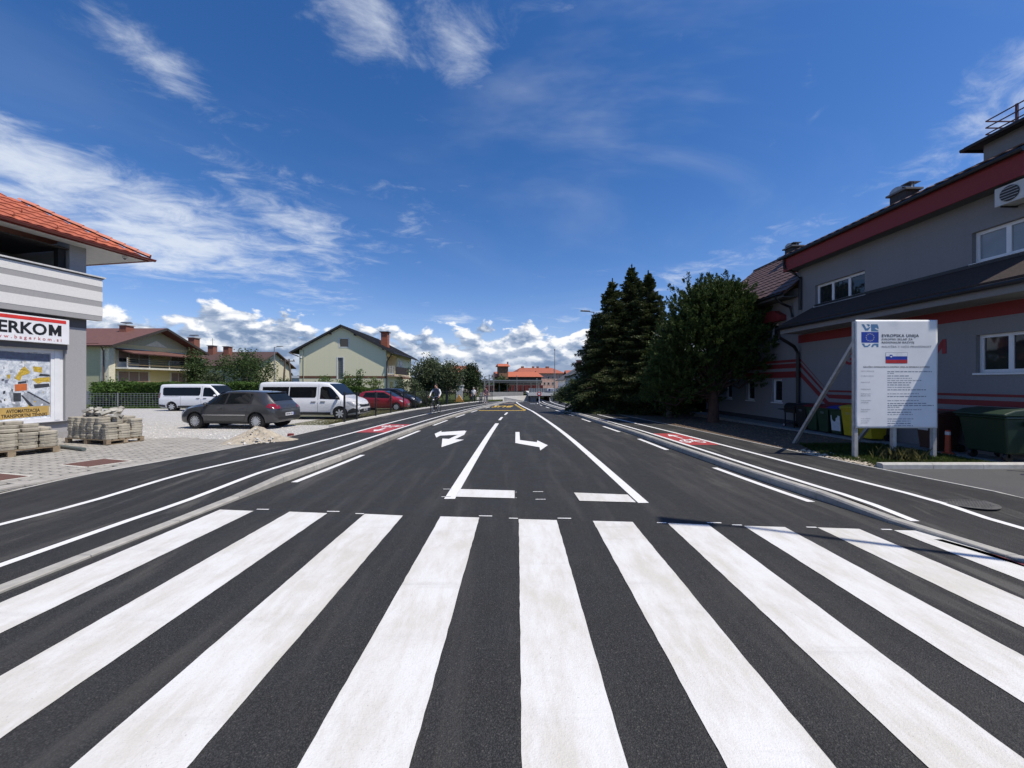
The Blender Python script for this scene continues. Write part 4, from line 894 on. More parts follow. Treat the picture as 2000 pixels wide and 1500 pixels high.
# ================================================================ paved forecourt
PVM = M('grey paver', (.315, .298, .262), .9, .14, 9, .003, 90, rnd=.10)
BED = M('joint sand dark', (.095, .088, .076), .95, .2, 20)
def forecourt():
    mb = MB(); pv = None
    for y in [-2, 2, 4, 6, 8, 10, 11.9]:
        z = gz(y) + .092; cur = [mb.pt((x, y, z)) for x in (-24, OUTL(y) - .05)]
        if pv: mb.idx([pv[0], pv[1], cur[1], cur[0]])
        pv = cur
    yard = struct(mb.build('paved_forecourt', BED))
    a, b, c = .24, .20, .046; g = .004
    m = MB(); oc = [(-a/2+c, -b/2+g), (a/2-c, -b/2+g), (a/2-g, -b/2+c), (a/2-g, b/2-c), (a/2-c, b/2-g), (-a/2+c, b/2-g), (-a/2+g, b/2-c), (-a/2+g, -b/2+c)]
    m.prism([(x, y, -.03) for x, y in oc], (0, 0, .05)); me = m.mesh('paver', PVM); rr = random.Random(2); sp = []
    for j in range(-60, 40):
        for i in range(-60, 60):
            p = C0 + D_ * (j * b) + N_ * (i * a + (j % 2) * a / 2 + .1)
            if p.y < 4.6 or p.y > 11.75 - .25 * math.sin(p.x * 2): continue
            if (p - C0).dot(N_) < .1 and (p - C0).dot(D_) < .1: continue
            if p.x > OUTL(p.y) - .30 or p.x < -1.40 * p.y - .4: continue
            sp.append(p)
    sp.sort(key=lambda q: q.y); rz = math.atan2(N_.y, N_.x); big = MB()
    for k, p in enumerate(sp):
        z = gz(p.y) + .103 + rr.uniform(-.0015, .0015)
        if k < 300: link('paver', me, yard, (p.x, p.y, z), (rr.uniform(-.006, .006), rr.uniform(-.006, .006), rz))
        else:
            T = Matrix.Translation((p.x, p.y, z)) @ Matrix.Rotation(rz, 4, 'Z'); b0 = len(big.v)
            for v in m.v: q = T @ Vector(v); big.v.append((q.x, q.y, q.z))
            for f in m.f: big.f.append([x + b0 for x in f]); big.m.append(0)
    o = big.build('pavers_beyond', M('grey paver field', (.315, .298, .262), .9, .16, 3, .003, 90), yard, fixn=False); o['kind'] = 'stuff'
    y = 4.6; PB_ = M('border paver', (.34, .32, .285), .9, .14, 9, .003, 90, rnd=.10)
    while y < 11.7:
        mm = MB(); q = [(OUTL(v) - d, v, gz(v) + .07) for v, d in ((y + .003, .055), (y + .297, .055), (y + .297, .33), (y + .003, .33))]; mm.prism(q, (0, 0, .052)); mm.build('border_paver', PB_, yard); y += .3
    RB = M('red brown block', (.115, .055, .042), .9, .3, 40, .004, 120); EB = M('pale edging', (.50, .48, .42), .9, .1, 8)
    for pts in ([(122, 907), (202.5, 896), (253.5, 900), (172, 911.5)], [(-60, 936), (-20, 923), (56, 930), (-2, 938.8)]):
        w = [Vector((*G(px, py, .128), 0)) for px, py in pts]; cen = sum(w, Vector()) / 4
        mm = MB(); mm.prism([(q.x, q.y, gz(q.y) + .118) for q in w], (0, 0, .012)); inl = mm.build('red_inlay', RB, yard)
        for k in range(4):
            p, q = w[k], w[(k+1) % 4]; e = ((p + q) / 2 - cen); d = (q - p).normalized(); nrm = Vector((d.y, -d.x, 0)); nrm = nrm if nrm.dot(e) > 0 else -nrm
            mm = MB(); mm.prism([(v.x, v.y, gz(v.y) + .112) for v in (p, q, q + nrm * .06, p + nrm * .06)], (0, 0, .014)); mm.build('inlay_edging', EB, inl)
forecourt()
# ---------------------------------------------------------------- gravel lot
def gravel_mat():
    m = bpy.data.materials.new('white gravel'); m.use_nodes = True; nt = m.node_tree; nt.nodes.clear(); nd, mt, ss, mix, noise, comb = mknodes(nt)
    b = nd('ShaderNodeBsdfPrincipled'); nt.links.new(b.outputs[0], nd('ShaderNodeOutputMaterial').inputs[0]); tc = nd('ShaderNodeTexCoord').outputs['Object']
    v = nd('ShaderNodeTexVoronoi', ins={'Vector': tc, 'Scale': 26.0}); c = mix(nd('ShaderNodeSeparateColor', ins={0: v.outputs['Color']}).outputs[0], (.38, .37, .345, 1), (.62, .605, .575, 1))
    c = mix(mt('MULTIPLY', ss(noise(tc, .7, 5, .6), .45, .7), .5), c, (.44, .42, .38, 1)); c = mix(ss(v.outputs['Distance'], .5, .9, 0, .6), c, (.24, .22, .20, 1))
    nt.links.new(c, b.inputs['Base Color']); b.inputs['Roughness'].default_value = .95; b.inputs['Specular IOR Level'].default_value = .2
    bp = nd('ShaderNodeBump', ins={'Strength': 1.0, 'Distance': .03, 'Height': mt('ADD', mt('MULTIPLY', v.outputs['Distance'], -1.0), noise(tc, 5.0, 4))}); nt.links.new(bp.outputs[0], b.inputs['Normal']); return m
GRAV = gravel_mat()
mb = MB(); pv = None
for y in [11.2, 12, 13, 14, 15, 16, 18, 20, 22, 24, 26, 28, 30.2]:
    xr = OUTL(y) - (.06 if y < 16 else .5 if y < 17.5 else 1.2); cur = [mb.pt((x, y, gz(y) + .098)) for x in (-60, -30, -20, -14, -10, xr)]
    if pv:
        for k in range(5): mb.idx([pv[k], pv[k+1], cur[k+1], cur[k]])
    pv = cur
lot = struct(mb.build('gravel_lot', GRAV))
def scatter_stones(name, n, region, s0, s1, mat, parent, seed, zoff):
    rr = random.Random(seed); big = MB(); ico = [(0, 0, 1), (.9, 0, .3), (.28, .85, .3), (-.72, .53, .3), (-.72, -.53, .3), (.28, -.85, .3), (.6, .4, -.5), (-.6, .4, -.5), (0, -.75, -.5)]
    fs = [(0,1,2),(0,2,3),(0,3,4),(0,4,5),(0,5,1),(1,6,2),(2,6,7),(2,7,3),(3,7,4),(4,7,8),(4,8,5),(5,8,6),(5,6,1)]
    for _ in range(n):
        x, y = region(rr); s = rr.uniform(s0, s1) * (1 if rr.random() < .9 else 2.0); a = rr.uniform(0, 6.28); b0 = len(big.v); fz = rr.uniform(.4, .8)
        z = gz(y) + (zoff(x, y) if callable(zoff) else zoff)
        for p in ico: q = (p[0] * math.cos(a) - p[1] * math.sin(a), p[0] * math.sin(a) + p[1] * math.cos(a)); big.v.append((x + q[0] * s * rr.uniform(.8, 1.2), y + q[1] * s * rr.uniform(.8, 1.2), z + p[2] * s * fz))
        for f in fs: big.f.append([k + b0 for k in f]); big.m.append(0)
    o = big.build(name, mat, parent, fixn=False); o['kind'] = 'stuff'; return o
STN = M('gravel stone', (.56, .54, .50), .9, .25, 14)
scatter_stones('loose_gravel', 5200, lambda r: (lambda y: (r.uniform(max(-22, -1.2 * y), OUTL(y) - .1), y))(11.4 + 7 * r.random() ** 1.5), .008, .022, STN, lot, 4, .10)
# sparse turf strip behind the fence kerb
mb = MB(); pv = None
SPT = M('sparse gravel turf', (.17, .155, .11), .95, .3, 3, .03, 18, col2=(.075, .085, .035))
for y in [16.2, 18, 20, 22, 24, 26, 28, 30, 31]:
    cur = [mb.pt((x, y, gz(y) + .103)) for x in (-14.5 if y > 21 else -9.6, OUTL(y) - .2)]
    if pv: mb.idx([pv[0], pv[1], cur[1], cur[0]])
    pv = cur
struct(mb.build('turf_strip', SPT))
# ---------------------------------------------------------------- pallets and stacked pavers
WOOD = M('pallet wood', (.26, .20, .13), .85, .25, 5, .002, 40, stretch=(1, 6, 6), rnd=.12)
SPV = M('stacked paver', (.34, .31, .245), .92, .18, 7, .004, 60, rnd=.13)
SPL = M('broken paver', (.34, .325, .28), .9, .22, 8, .005, 40, rnd=.2)
def pallet(x, y, rz, L, Wd, label):
    t = tag(empty('pallet', (x, y, gz(y) + .125), rz), label, 'pallet')
    def bd(name, a, b): m = MB(); m.box(a, b); return m.build(name, WOOD, t)
    n = 6
    for k in range(n): y0 = -Wd/2 + k * (Wd - .1) / (n - 1); bd('deck_board', (-L/2, y0, .122), (L/2, y0 + .1, .144))
    for i in range(3):
        x0 = -L/2 + i * (L - .12) / 2; bd('stringer', (x0, -Wd/2, .1), (x0 + .12, Wd/2, .12)); bd('bottom_board', (x0, -Wd/2, 0), (x0 + .1, Wd/2, .02))
        for j in range(3): y0 = -Wd/2 + j * (Wd - .1) / 2; bd('block', (x0, y0, .021), (x0 + .12, y0 + .1, .099))
    return t
def paver_mesh(a, b, h, c):
    m = MB(); oc = [(-a/2+c, -b/2), (a/2-c, -b/2), (a/2, -b/2+c), (a/2, b/2-c), (a/2-c, b/2), (-a/2+c, b/2), (-a/2, b/2-c), (-a/2, -b/2+c)]
    rg_ = [[m.pt((x * q, y * q, z)) for x, y in oc] for q, z in ((.94, .001), (1, .011), (1, h - .012), (.94, h - .002))]
    for u, v in zip(rg_, rg_[1:]):
        for k in range(8): m.idx([u[k], u[(k+1) % 8], v[(k+1) % 8], v[k]])
    m.idx(rg_[0][::-1]); m.idx(rg_[-1]); return m.mesh('concrete_paver', SPV)
def stack(x, y, rz, cols, pm, label, group, base=.27, h=.065):
    rr = random.Random(int(x * 10)); T = Matrix.Translation((x, y, gz(y))) @ Matrix.Rotation(rz, 4, 'Z')
    for (cx, cy, n, jit, s) in cols:
        for k in range(n):
            p = T @ Vector((cx + rr.uniform(-1, 1) * jit, cy + rr.uniform(-1, 1) * jit, base + k * h))
            o = link('concrete_paver', pm, None, p, (0, 0, rz + rr.uniform(-.09, .09) + (1.57 if rr.random() < .1 and s else 0))); tag(o, label % (('bottom course', 'second course up', 'third course up', 'fourth course up', 'fifth course up', 'sixth course up', 'seventh course up', 'eighth course up', 'ninth course up')[k]), 'paver', group)
aL = Vector((-.961, .276, 0)); bR = Vector((.276, .961, 0)); rz2 = math.atan2(-aL.y, -aL.x)
cc = Vector((-10.96, 10.4, 0)) + aL * .875 + bR * .42
pallet(cc.x, cc.y, rz2, 1.75, .86, 'wooden pallet under the tall paver stack topped with rubble')
pm2 = paver_mesh(.25, .27, .0665, .045); cols = []
for i in range(6):
    for j in range(3):
        n = 9
        if i == 0: n = (7, 6, 8)[j]
        if i == 5 and j == 0: n = 9
        cols.append((.74 - i * .288, -.285 + j * .285, n, .013, 0))
stack(cc.x, cc.y, rz2, cols, pm2, 'weathered paver, %s, in the stack topped with rubble', 'pavers stacked on the rubble topped pallet')
rr = random.Random(9); RUB = []
for k in range(26):                                                    # broken slabs heaped on the stack
    m = MB(); a, b_ = rr.uniform(.12, .26), rr.uniform(.09, .2); h = rr.uniform(.05, .075)
    m.prism([(x * a, y * b_, 0) for x, y in ((-.5, -.45 + rr.uniform(0, .2)), (.4, -.5), (.5, .3), (.1, .5), (-.45, .4))], (0, 0, h))
    u, v = rr.gauss(-.12, .34), rr.gauss(.05, .17); u = max(-.75, min(.6, u)); v = max(-.3, min(.33, v))
    hz = .86 + max(0, .22 * (1 - (u / .55) ** 2)) * rr.uniform(.3, 1)
    o = m.build('broken_paver', SPL); p = Matrix.Rotation(rz2, 4, 'Z') @ Vector((u, v, 0)); o.location = (cc.x + p.x, cc.y + p.y, gz(cc.y) + hz); o.rotation_euler = (rr.uniform(-.7, .7), rr.uniform(-.6, .6), rr.uniform(0, 6.28))
    tag(o, 'broken piece of concrete paver heaped on top of the stack', 'paver', 'broken pavers heaped on the stack')
d1 = Vector((.39, .92, 0)).normalized(); rz1 = math.atan2(d1.y, d1.x); n1 = Vector((d1.y, -d1.x, 0))
c1 = Vector((-11.10, 9.45, 0)) - d1 * .75 - n1 * .50
pallet(c1.x, c1.y, rz1, 1.5, 1.0, 'wooden pallet under the low paver stack in front of the shop window')
pm1 = paver_mesh(.30, .30, .0765, .055); cols = []
for i in range(5):
    for j in range(3): cols.append((.58 - i * .315, -.335 + j * .32, 5 if j == 0 else 6, .012, 0))
stack(c1.x, c1.y, rz1, cols, pm1, 'weathered paver, %s, in the low stack before the shop window', 'pavers stacked on the low pallet', h=.075)
for (a, b_, z, r) in ((.34, -.22, .66, .1), (.02, -.22, .66, -.05), (-.3, -.2, .66, .12), (-.58, -.2, .66, 0), (.4, .1, .735, .3), (.08, .1, .735, .1), (-.25, .12, .735, -.1), (.2, .28, .81, .2), (-.1, .3, .81, 0), (-.45, .25, .81, .1)):
    p = Matrix.Rotation(rz1, 4, 'Z') @ Vector((a, b_, 0)); o = link('concrete_paver', pm1, None, (c1.x + p.x, c1.y + p.y, gz(c1.y) + z), (0, 0, rz1 + r)); tag(o, 'weathered concrete paver lying loose on the low stack before the shop window', 'paver', 'loose top pavers of the low stack')
a, b_ = G(118, 873, .15), G(164, 879, .15); m = MB(); m.tube([(0, 0, 0), (b_[0] - a[0], b_[1] - a[1], 0)], .045, 14, True)
o = tag(m.build('plastic_pipe', M('grey plastic pipe', (.10, .12, .11), .5), smooth=50), 'short grey plastic pipe lying beside the rubble topped pallet', 'pipe'); o.location = (a[0], a[1], gz(a[1]) + .17)
def sand():
    x, y = G(500, 863, .1); n, k = 40, 12; m = MB(); rr = random.Random(4)
    rings = []
    for i in range(k + 1):
        r = i / k; ring = []
        for j in range(n):
            a = 6.2832 * j / n; R_ = (.85 + .22 * math.sin(a * 2 + .6) + .12 * math.sin(a * 3) + .06 * math.sin(5 * a)); hh = .42 * (1 - r) ** 1.15 * (1 + .18 * math.sin(3 * a + 4 * r)) + .03 * rr.uniform(-1, 1) * (1 - r)
            ring.append(m.pt((R_ * r * math.cos(a), R_ * r * math.sin(a) * .9, hh - .01)))
        rings.append(ring)
    for i in range(k):
        for j in range(n): m.idx([rings[i][j], rings[i][(j+1) % n], rings[i+1][(j+1) % n], rings[i+1][j]])
    o = tag(m.build('sand_heap', M('pale sandy gravel', (.40, .35, .27), .95, .25, 9, .02, 45), smooth=True, fixn=False), 'low heap of pale sandy gravel at the edge of the asphalt path', 'heap'); o.location = (x, y, gz(y) + .10)
    sc = scatter_stones('coarse_stones', 260, lambda r: (lambda a, q: (.8 * q * math.cos(a), .75 * q * math.sin(a)))(r.uniform(0, 6.28), r.random() ** .7), .012, .032, STN, o, 8, lambda a, b: .42 * (1 - min(1, math.hypot(a, b) / .82)) ** 1.15 + .005)
sand()
x, y = G(567, 852, .1); m = MB(); m.prism([(-.08, -.05, 0), (.09, -.06, 0), (.10, .03, 0), (-.02, .06, 0), (-.09, .03, 0)], (.01, 0, .09)); o = tag(m.build('brick_fragment', M('dull red brick', (.20, .035, .035), .8, .2, 20), bevel=.01), 'small dull red brick fragment lying on the gravel', 'brick'); o.location = (x, y, gz(y) + .1)
# ================================================================ houses on the left
def house_A():
    g = gz(45); O = Vector((-42.2, 45.5, g)); t = tag(empty('apartment_house', O), 'pale yellow house with two long railed balconies and brown gable roof', 'house'); T = Matrix.Translation(-O)
    def mk(): m = MB(); m.T = T; return m
    xf, xb, y0, y1 = -42.2, -56, 40.0, 51.2; ze, zr, ym = 5.9, 8.25, 45.6
    YW = M('house pale yellow', (.70, .60, .30), .9, .05, 8, streak=.1); GWL = M('house pale green grey and shade', (.44, .44, .28), .9, .06, 6, streak=.15); BRF = M('roof red brown', (.135, .062, .05), .75, .15, 3, .02, 8); WBR = M('shutter brown', (.24, .175, .15), .7); TRM = M('trim white', (.66, .64, .56), .8)
    m = mk(); m.face([(xf, y0, -1), (xf, y1, -1), (xf, y1, ze - .2), (xf, ym, zr - .2), (xf, y0, ze - .2)]); m.build('front_wall', YW, t)
    m = mk(); m.face([(xf, y0, -1), (xb, y0, -1), (xb, y0, ze), (xf, y0, ze)]); m.face([(xf, y1, -1), (xb, y1, -1), (xb, y1, ze), (xf, y1, ze)]); m.face([(xb, y0, -1), (xb, y1, -1), (xb, y1, ze), (xb, ym, zr), (xb, y0, ze)]); m.build('side_wall', GWL, t)  # side wall coloured darker and greener than the front for its shade
    m = mk(); m.face([(xf + .01, y0 + .4, ze + .1), (xf + .01, y1 - .4, ze + .1), (xf + .01, ym, zr - .25)]); m.build('gable', GWL, t)
    m = mk(); m.prism([(xf + .02, ym - 1.4, 6.05), (xf + .02, ym + 1.4, 6.05), (xf + .02, ym, 6.75)], (.02, 0, 0)); m.build('gable_panel', M('cream panel', (.72, .68, .48), .9), t)
    m = mk(); xo = xf + 1.3
    for s, ya in ((-1, y0 - .7), (1, y1 + .7)): slab(m, (xo, ym, zr), (xb, ym, zr), (xb, ya, ze - .25), (xo, ya, ze - .25), .16)
    rf = m.build('roof', BRF, t)
    m = mk()
    for ya in (y0 - .7, y1 + .7): m.beam((xo + .02, ym, zr - .12), (xo + .02, ya, ze - .37), .05, .26)
    m.build('verge_board', M('verge dark', (.045, .035, .03), .8), rf)
    for (cx, cy, zb, zt, col) in ((-44.6, 44.5, 7.2, 8.35, 'a'), (-41.6, 50.3, -.5, 7.6, 'b')):
        m = mk(); m.box((cx - .4, cy - .45, zb), (cx + .4, cy + .45, zt)); c = m.build('chimney', M('chimney brick', (.23, .09, .06), .9, .2, 10), rf)
        m = mk(); m.box((cx - .5, cy - .55, zt), (cx + .5, cy + .55, zt + .1)); m.build('chimney_cap', M('chimney cap', (.4, .39, .37), .8), c); m = mk(); m.prism([(cx - .4, cy + .35 * math.cos(a), zt + .3 + .18 * math.sin(a)) for a in [math.pi * k / 6 for k in range(7)]], (.8, 0, 0)); m.build('cowl', MATS['zinc sheet'], c)
    m = mk(); slab(m, (xf, y0 + .7, 5.5), (xf, y1 - .3, 5.5), (xf + 2.2, y1 - .3, 4.95), (xf + 2.2, y0 + .7, 4.95), .12); m.build('balcony_roof', BRF, t)
    RWD = M('rail timber', (.24, .18, .10), .8)
    for (z, nm, lt) in ((3.45, 'upper', 0), (1.0, 'lower', 1)):
        m = mk(); m.box((xf, y0 + .6, z - .18), (xf + 1.6, y1 - .5, z)); bal = m.build('balcony', TRM, t)
        for k in range(4): m = mk(); zz = z + .25 + k * .22; m.beam((xf + 1.6, y0 + .6, zz), (xf + 1.6, y1 - .5, zz), .04, .09); m.build('rail', RWD, bal)
        for k in range(5): m = mk(); yy = y0 + .65 + k * 2.48; m.beam((xf + 1.55, yy, z), (xf + 1.55, yy, z + 1.0), .08); m.build('rail_post', TRM, bal)
        for (a, b, wide) in ((41.2, 44.6, 1), (47.6, 49.6, 0)):
            m = mk(); m.box((xf, a - .18, z + .05 if wide else z + .6), (xf + .03, b + .18, z + 2.1)); wn = m.build('window', TRM, t); n = 3 if wide else 2
            for k in range(n):
                w = (b - a) / n; door = wide and k == n - 1
                m = mk(); m.box((xf + .03, a + w * k + .04, z + (.05 if door else .62)), (xf + .045, a + w * (k + 1) - .04, z + 2.0)); m.build('shutter', WBR, wn)
                if not door: m = mk(); m.box((xf + .045, a + w * k + .04, z + .62), (xf + .05, a + w * (k + 1) - .04, z + 1.0)); m.build('pane', GLASS, wn)
    m = mk(); m.box((xf - .5, y0 - .1, -.5), (xf + .35, y0 + .55, 5.4)); m.build('corner_pier', M('cream pier', (.70, .66, .50), .9), t)
    m = mk(); m.box((xf - .5, y1 - .45, -.5), (xf + 1.2, y1 + .05, 5.0)); m.build('end_pier', MATS['cream pier'], t)
    m = mk(); m.tube([(xf + .1, y0 - .6, 5.5), (xf - .1, y0 - .2, 5.1), (xf - .1, y0 - .16, 0)], .06, 6); m.build('rain_pipe', M('copper brown', (.10, .055, .04), .5), t)
    m = mk(); m.box((xb, y0 - .05, -1), (xf, y0 - .003, .9)); m.build('plinth', M('house plinth', (.22, .23, .24), .9), t)
    m = mk(); m.box((xf - 3.2, y0 - .1, .1), (xf - 2.6, y0 - .04, .65)); m.build('cellar_window', GLASS, t)
    for k in range(3): m = mk(); x = xf - 1.2 - k * 2.0; m.box((x - .6, y0 - .25, ze - .12), (x + .6, y0 + .02, ze + .0)); m.build('snow_guard', BRF, rf)
house_A()
def gable_house(name, label, x0, x1, y0, y1, zb, ze, zr, axis, wallm, roofm, over=.5, chim=(), wins=()):
    O = Vector(((x0 + x1) / 2, (y0 + y1) / 2, zb)); t = tag(empty(name, O), label, 'house'); T = Matrix.Translation(-O)
    def mk(): m = MB(); m.T = T; return m
    m = mk(); xm, ym = (x0 + x1) / 2, (y0 + y1) / 2
    if axis == 'x':
        for x in (x0, x1): m.face([(x, y0, zb - .5), (x, y1, zb - .5), (x, y1, ze), (x, ym, zr - .15), (x, y0, ze)])
        for y in (y0, y1): m.face([(x0, y, zb - .5), (x1, y, zb - .5), (x1, y, ze), (x0, y, ze)])
    else:
        for y in (y0, y1): m.face([(x0, y, zb - .5), (x1, y, zb - .5), (x1, y, ze), (xm, y, zr - .15), (x0, y, ze)])
        for x in (x0, x1): m.face([(x, y0, zb - .5), (x, y1, zb - .5), (x, y1, ze), (x, y0, ze)])
    m.build('wall', wallm, t); m = mk(); k = (zr - ze) / ((y1 - y0) / 2 if axis == 'x' else (x1 - x0) / 2)
    if axis == 'x':
        for y, s in ((y0, -1), (y1, 1)): slab(m, (x0 - over, ym, zr), (x1 + over, ym, zr), (x1 + over, y + s * over, ze - k * over), (x0 - over, y + s * over, ze - k * over), .15)
    else:
        for x, s in ((x0, -1), (x1, 1)): slab(m, (xm, y0 - over, zr), (xm, y1 + over, zr), (x + s * over, y1 + over, ze - k * over), (x + s * over, y0 - over, ze - k * over), .15)
    rf = m.build('roof', roofm, t)
    for (cx, cy, z0, z1, w) in chim:
        m = mk(); m.box((cx - w, cy - w, z0), (cx + w, cy + w, z1)); c = m.build('chimney', M('chimney brick', (.23, .09, .06), .9, .2, 10), rf); m = mk(); m.box((cx - w * 1.25, cy - w * 1.25, z1), (cx + w * 1.25, cy + w * 1.25, z1 + .1)); m.build('chimney_cap', M('chimney cap', (.4, .39, .37), .8), c)
    return t, mk, rf
BRD = M('roof dark brown', (.075, .042, .036), .8, .15, 2, .02, 6)
t, mk, rf = gable_house('farmhouse', 'cream house with dark brown roof and two chimneys half hidden by trees', -51, -40.2, 60, 70, -1, 4.7, 7.0, 'x', M('cream render', (.60, .55, .38), .9, .06, 5), BRD, .6, ((-50.0, 64.2, 6.3, 7.9, .45), (-47.0, 63.6, 6.2, 7.7, .45)))
m = mk(); m.tube([(-50, 64.2, 8), (-50, 64.2, 9.2)], .03, 6); m.beam((-50.4, 64.2, 8.9), (-49.6, 64.2, 8.9), .03); m.build('antenna', BLACKM, rf)
m = mk(); m.box((-45.6, 59.95, 1.6), (-44.6, 60.02, 3.0)); w = m.build('window', WHITEF, t); m = mk(); m.box((-45.5, 59.93, 1.7), (-44.7, 59.96, 2.9)); m.build('pane', GLASS, w)
def house_C():
    x0, x1, y0, y1 = -24.75, -14.8, 45.0, 59.0; g = gz(45); O = Vector((-19.8, 45, g)); t = tag(empty('gabled_house', O), 'pale green yellow house with dark gable roof, brick chimney and brown band', 'house'); T = Matrix.Translation(-O)
    def mk(): m = MB(); m.T = T; return m
    WL = M('pale lime render', (.77, .73, .50), .92, .04, 8, .004, 60, streak=.10); ROOF = M('anthracite roof', (.028, .027, .028), .7, .15, 5); BAND = M('brown band', (.16, .075, .045), .9); TR = M('house trim white', (.66, .66, .62), .8)
    ze, zr, xm = 5.75, 8.42, -19.95
    U, V, N = Vector((1, 0, 0)), Vector((0, 0, 1)), Vector((0, -1, 0))
    hs = [(AT(664, 0, 45).x - x0, 6.0 - g + .0, AT(680, 0, 45).x - x0, 6.92 - g), (AT(660, 0, 45).x - x0, 2.2 - g, AT(670, 0, 45).x - x0, 4.72 - g)]
    m = mk(); o = Vector((x0, y0, g - .3))
    wall_holes(m, o, U, V, N, x1 - x0, ze - g + .3, [(a, b + .3, c, min(d + .3, ze - g + .29)) for a, b, c, d in hs[1:]], .18)
    a, b, c, d = hs[0]; xa, xb_ = x0 + a, x0 + c; za, zb_ = 6.0, 6.92; zs = lambda x: ze + (zr - .1 - ze) * (1 - abs(x - xm) / (xm - x0 if x < xm else x1 - xm))
    m.face([(x0, y0, ze), (xa, y0, ze), (xa, y0, zs(xa))]); m.face([(xb_, y0, ze), (x1, y0, ze), (xb_, y0, zs(xb_))]); m.face([(xa, y0, ze), (xb_, y0, ze), (xb_, y0, za), (xa, y0, za)]); m.face([(xa, y0, zb_), (xb_, y0, zb_), (xb_, y0, zs(xb_)), (xm, y0, zr - .1), (xa, y0, zs(xa))])
    for p, q in (((xa, za), (xb_, za)), ((xb_, za), (xb_, zb_)), ((xb_, zb_), (xa, zb_)), ((xa, zb_), (xa, za))): m.face([(p[0], y0, p[1]), (q[0], y0, q[1]), (q[0], y0 + .18, q[1]), (p[0], y0 + .18, p[1])])
    # right side wall with loggia opening
    wall_holes(m, (x1, y0, g - .3), Vector((0, 1, 0)), V, Vector((1, 0, 0)), y1 - y0, ze - g + .3, [(.35, 2.85 - g + .3, 5.2, 5.2 - g + .3), (1.5, .0 + .3 - g - .3, 3.2, 1.9 - g + .3)], 1.6)
    m.face([(x0, y0, g), (x0, y1, g), (x0, y1, ze), (x0, y0, ze)]); m.face([(x0, y1, g), (x1, y1, g), (x1, y1, ze), (xm, y1, zr), (x0, y1, ze)]); m.build('wall', WL, t)
    m = mk(); m.box((x1 - 1.62, y0 + .3, 2.8), (x1 - 1.6, y0 + 5.3, 5.3)); m.build('loggia_back', M('terracotta render', (.30, .12, .06), .9), t)
    m = mk(); m.box((x1 - 1.63, y0 + 1.4, g), (x1 - 1.6, y0 + 3.3, 2.0)); m.build('doorway', M('door brown red', (.12, .03, .025), .6), t)
    m = mk(); m.box((xa, y0 + .1, za), (xb_, y0 + .16, zb_)); w = m.build('window', GLASS, t); m = mk()
    for r in ((xa - .12, za - .12, xb_ + .12, za), (xa - .12, zb_, xb_ + .12, zb_ + .12), (xa - .12, za, xa, zb_), (xb_, za, xb_ + .12, zb_)): m.box((r[0], y0 - .02, r[1]), (r[2], y0, r[3]))
    m.build('window_surround', TR, w)
    xa, xb_, za, zb_ = x0 + hs[1][0], x0 + hs[1][2], 2.2, 4.72
    m = mk(); m.box((xa, y0 + .1, za), (xb_, y0 + .16, zb_)); w = m.build('glass_block_window', M('glass block', (.06, .075, .085), .15, .3, 2), t)
    for i in range(2):
        for j in range(10): m = mk(); dx = (xb_ - xa) / 2; dz = (zb_ - za) / 10; m.box((xa + dx * i + .02, y0 + .08, za + dz * j + .02), (xa + dx * (i + 1) - .02, y0 + .1, za + dz * (j + 1) - .02)); m.build('glass_block', M('glass block pane', (.10, .12, .13), .08), w)
    m = mk(); m.box((xa - .14, y0 - .02, za), (xa, y0, zb_ + .1)); m.box((xb_, y0 - .02, za), (xb_ + .14, y0, zb_ + .1)); m.box((xa, y0 - .02, zb_), (xb_, y0, zb_ + .1)); m.build('window_surround', TR, w)
    zb2 = 2.3
    m = mk(); m.box((x0 - .01, y0 - .015, zb2), (xa - .15, y0, zb2 + .28)); m.box((xb_ + .15, y0 - .015, zb2), (x1 + .01, y0, zb2 + .28)); m.build('brown_band', BAND, t); m = mk(); m.box((x1, y0 + 5.3, zb2), (x1 + .015, y1, zb2 + .28)); m.build('brown_band', BAND, t)
    m = mk(); ov = .85; k = (zr - ze) / (xm - x0); zl = ze - k * ov
    slab(m, (xm, y0 - .42, zr + .12), (xm, y1 + .6, zr + .12), (x0 - ov, y1 + .6, zl + .12), (x0 - ov, y0 - .42, zl + .12), .2); slab(m, (xm, y0 - .42, zr + .12), (xm, y1 + .6, zr + .12), (x1 + ov, y1 + .6, zl + .12), (x1 + ov, y0 - .42, zl + .12), .2); rf = m.build('roof', ROOF, t)
    RL = M('roof seam', (.034, .033, .034), .6)
    for j in range(28): m = mk(); y = y0 - .38 + j * .53; m.beam((xm, y, zr + .14), (x1 + ov, y, zl + .14), .05, .04); m.build('roof_batten', RL, rf)
    m = mk(); m.tube([(x0 - ov - .06, y0 - .42, zl), (x0 - ov - .06, y1 + .6, zl)], .08, 8); m.build('gutter', BLACKM, rf); m = mk(); m.tube([(x1 + ov + .06, y0 - .42, zl), (x1 + ov + .06, y1 + .6, zl)], .08, 8); m.build('gutter', BLACKM, rf)
    for x in (x0 + .2, -21.2, xm + 1.6, x1 - .3): m = mk(); z = zs(x) - .12; m.box((x - .09, y0 - .36, z - .1), (x + .09, y0, z + .1)); m.build('purlin_end', MATS['verge dark'], rf)
    m = mk(); m.box((-16.15, 47.6, 6.2), (-15.35, 48.5, 8.05)); ch = m.build('chimney', M('bright brick', (.36, .10, .05), .85, .15, 12), rf)
    for k in range(9): m = mk(); m.box((-16.16, 47.59, 6.3 + k * .19), (-15.34, 48.51, 6.315 + k * .19)); m.build('brick_course', M('mortar line', (.30, .24, .2), .9), ch)
    m = mk(); m.box((-16.3, 47.45, 8.06), (-15.2, 48.65, 8.16)); m.build('chimney_cap', MATS['verge dark'], ch)
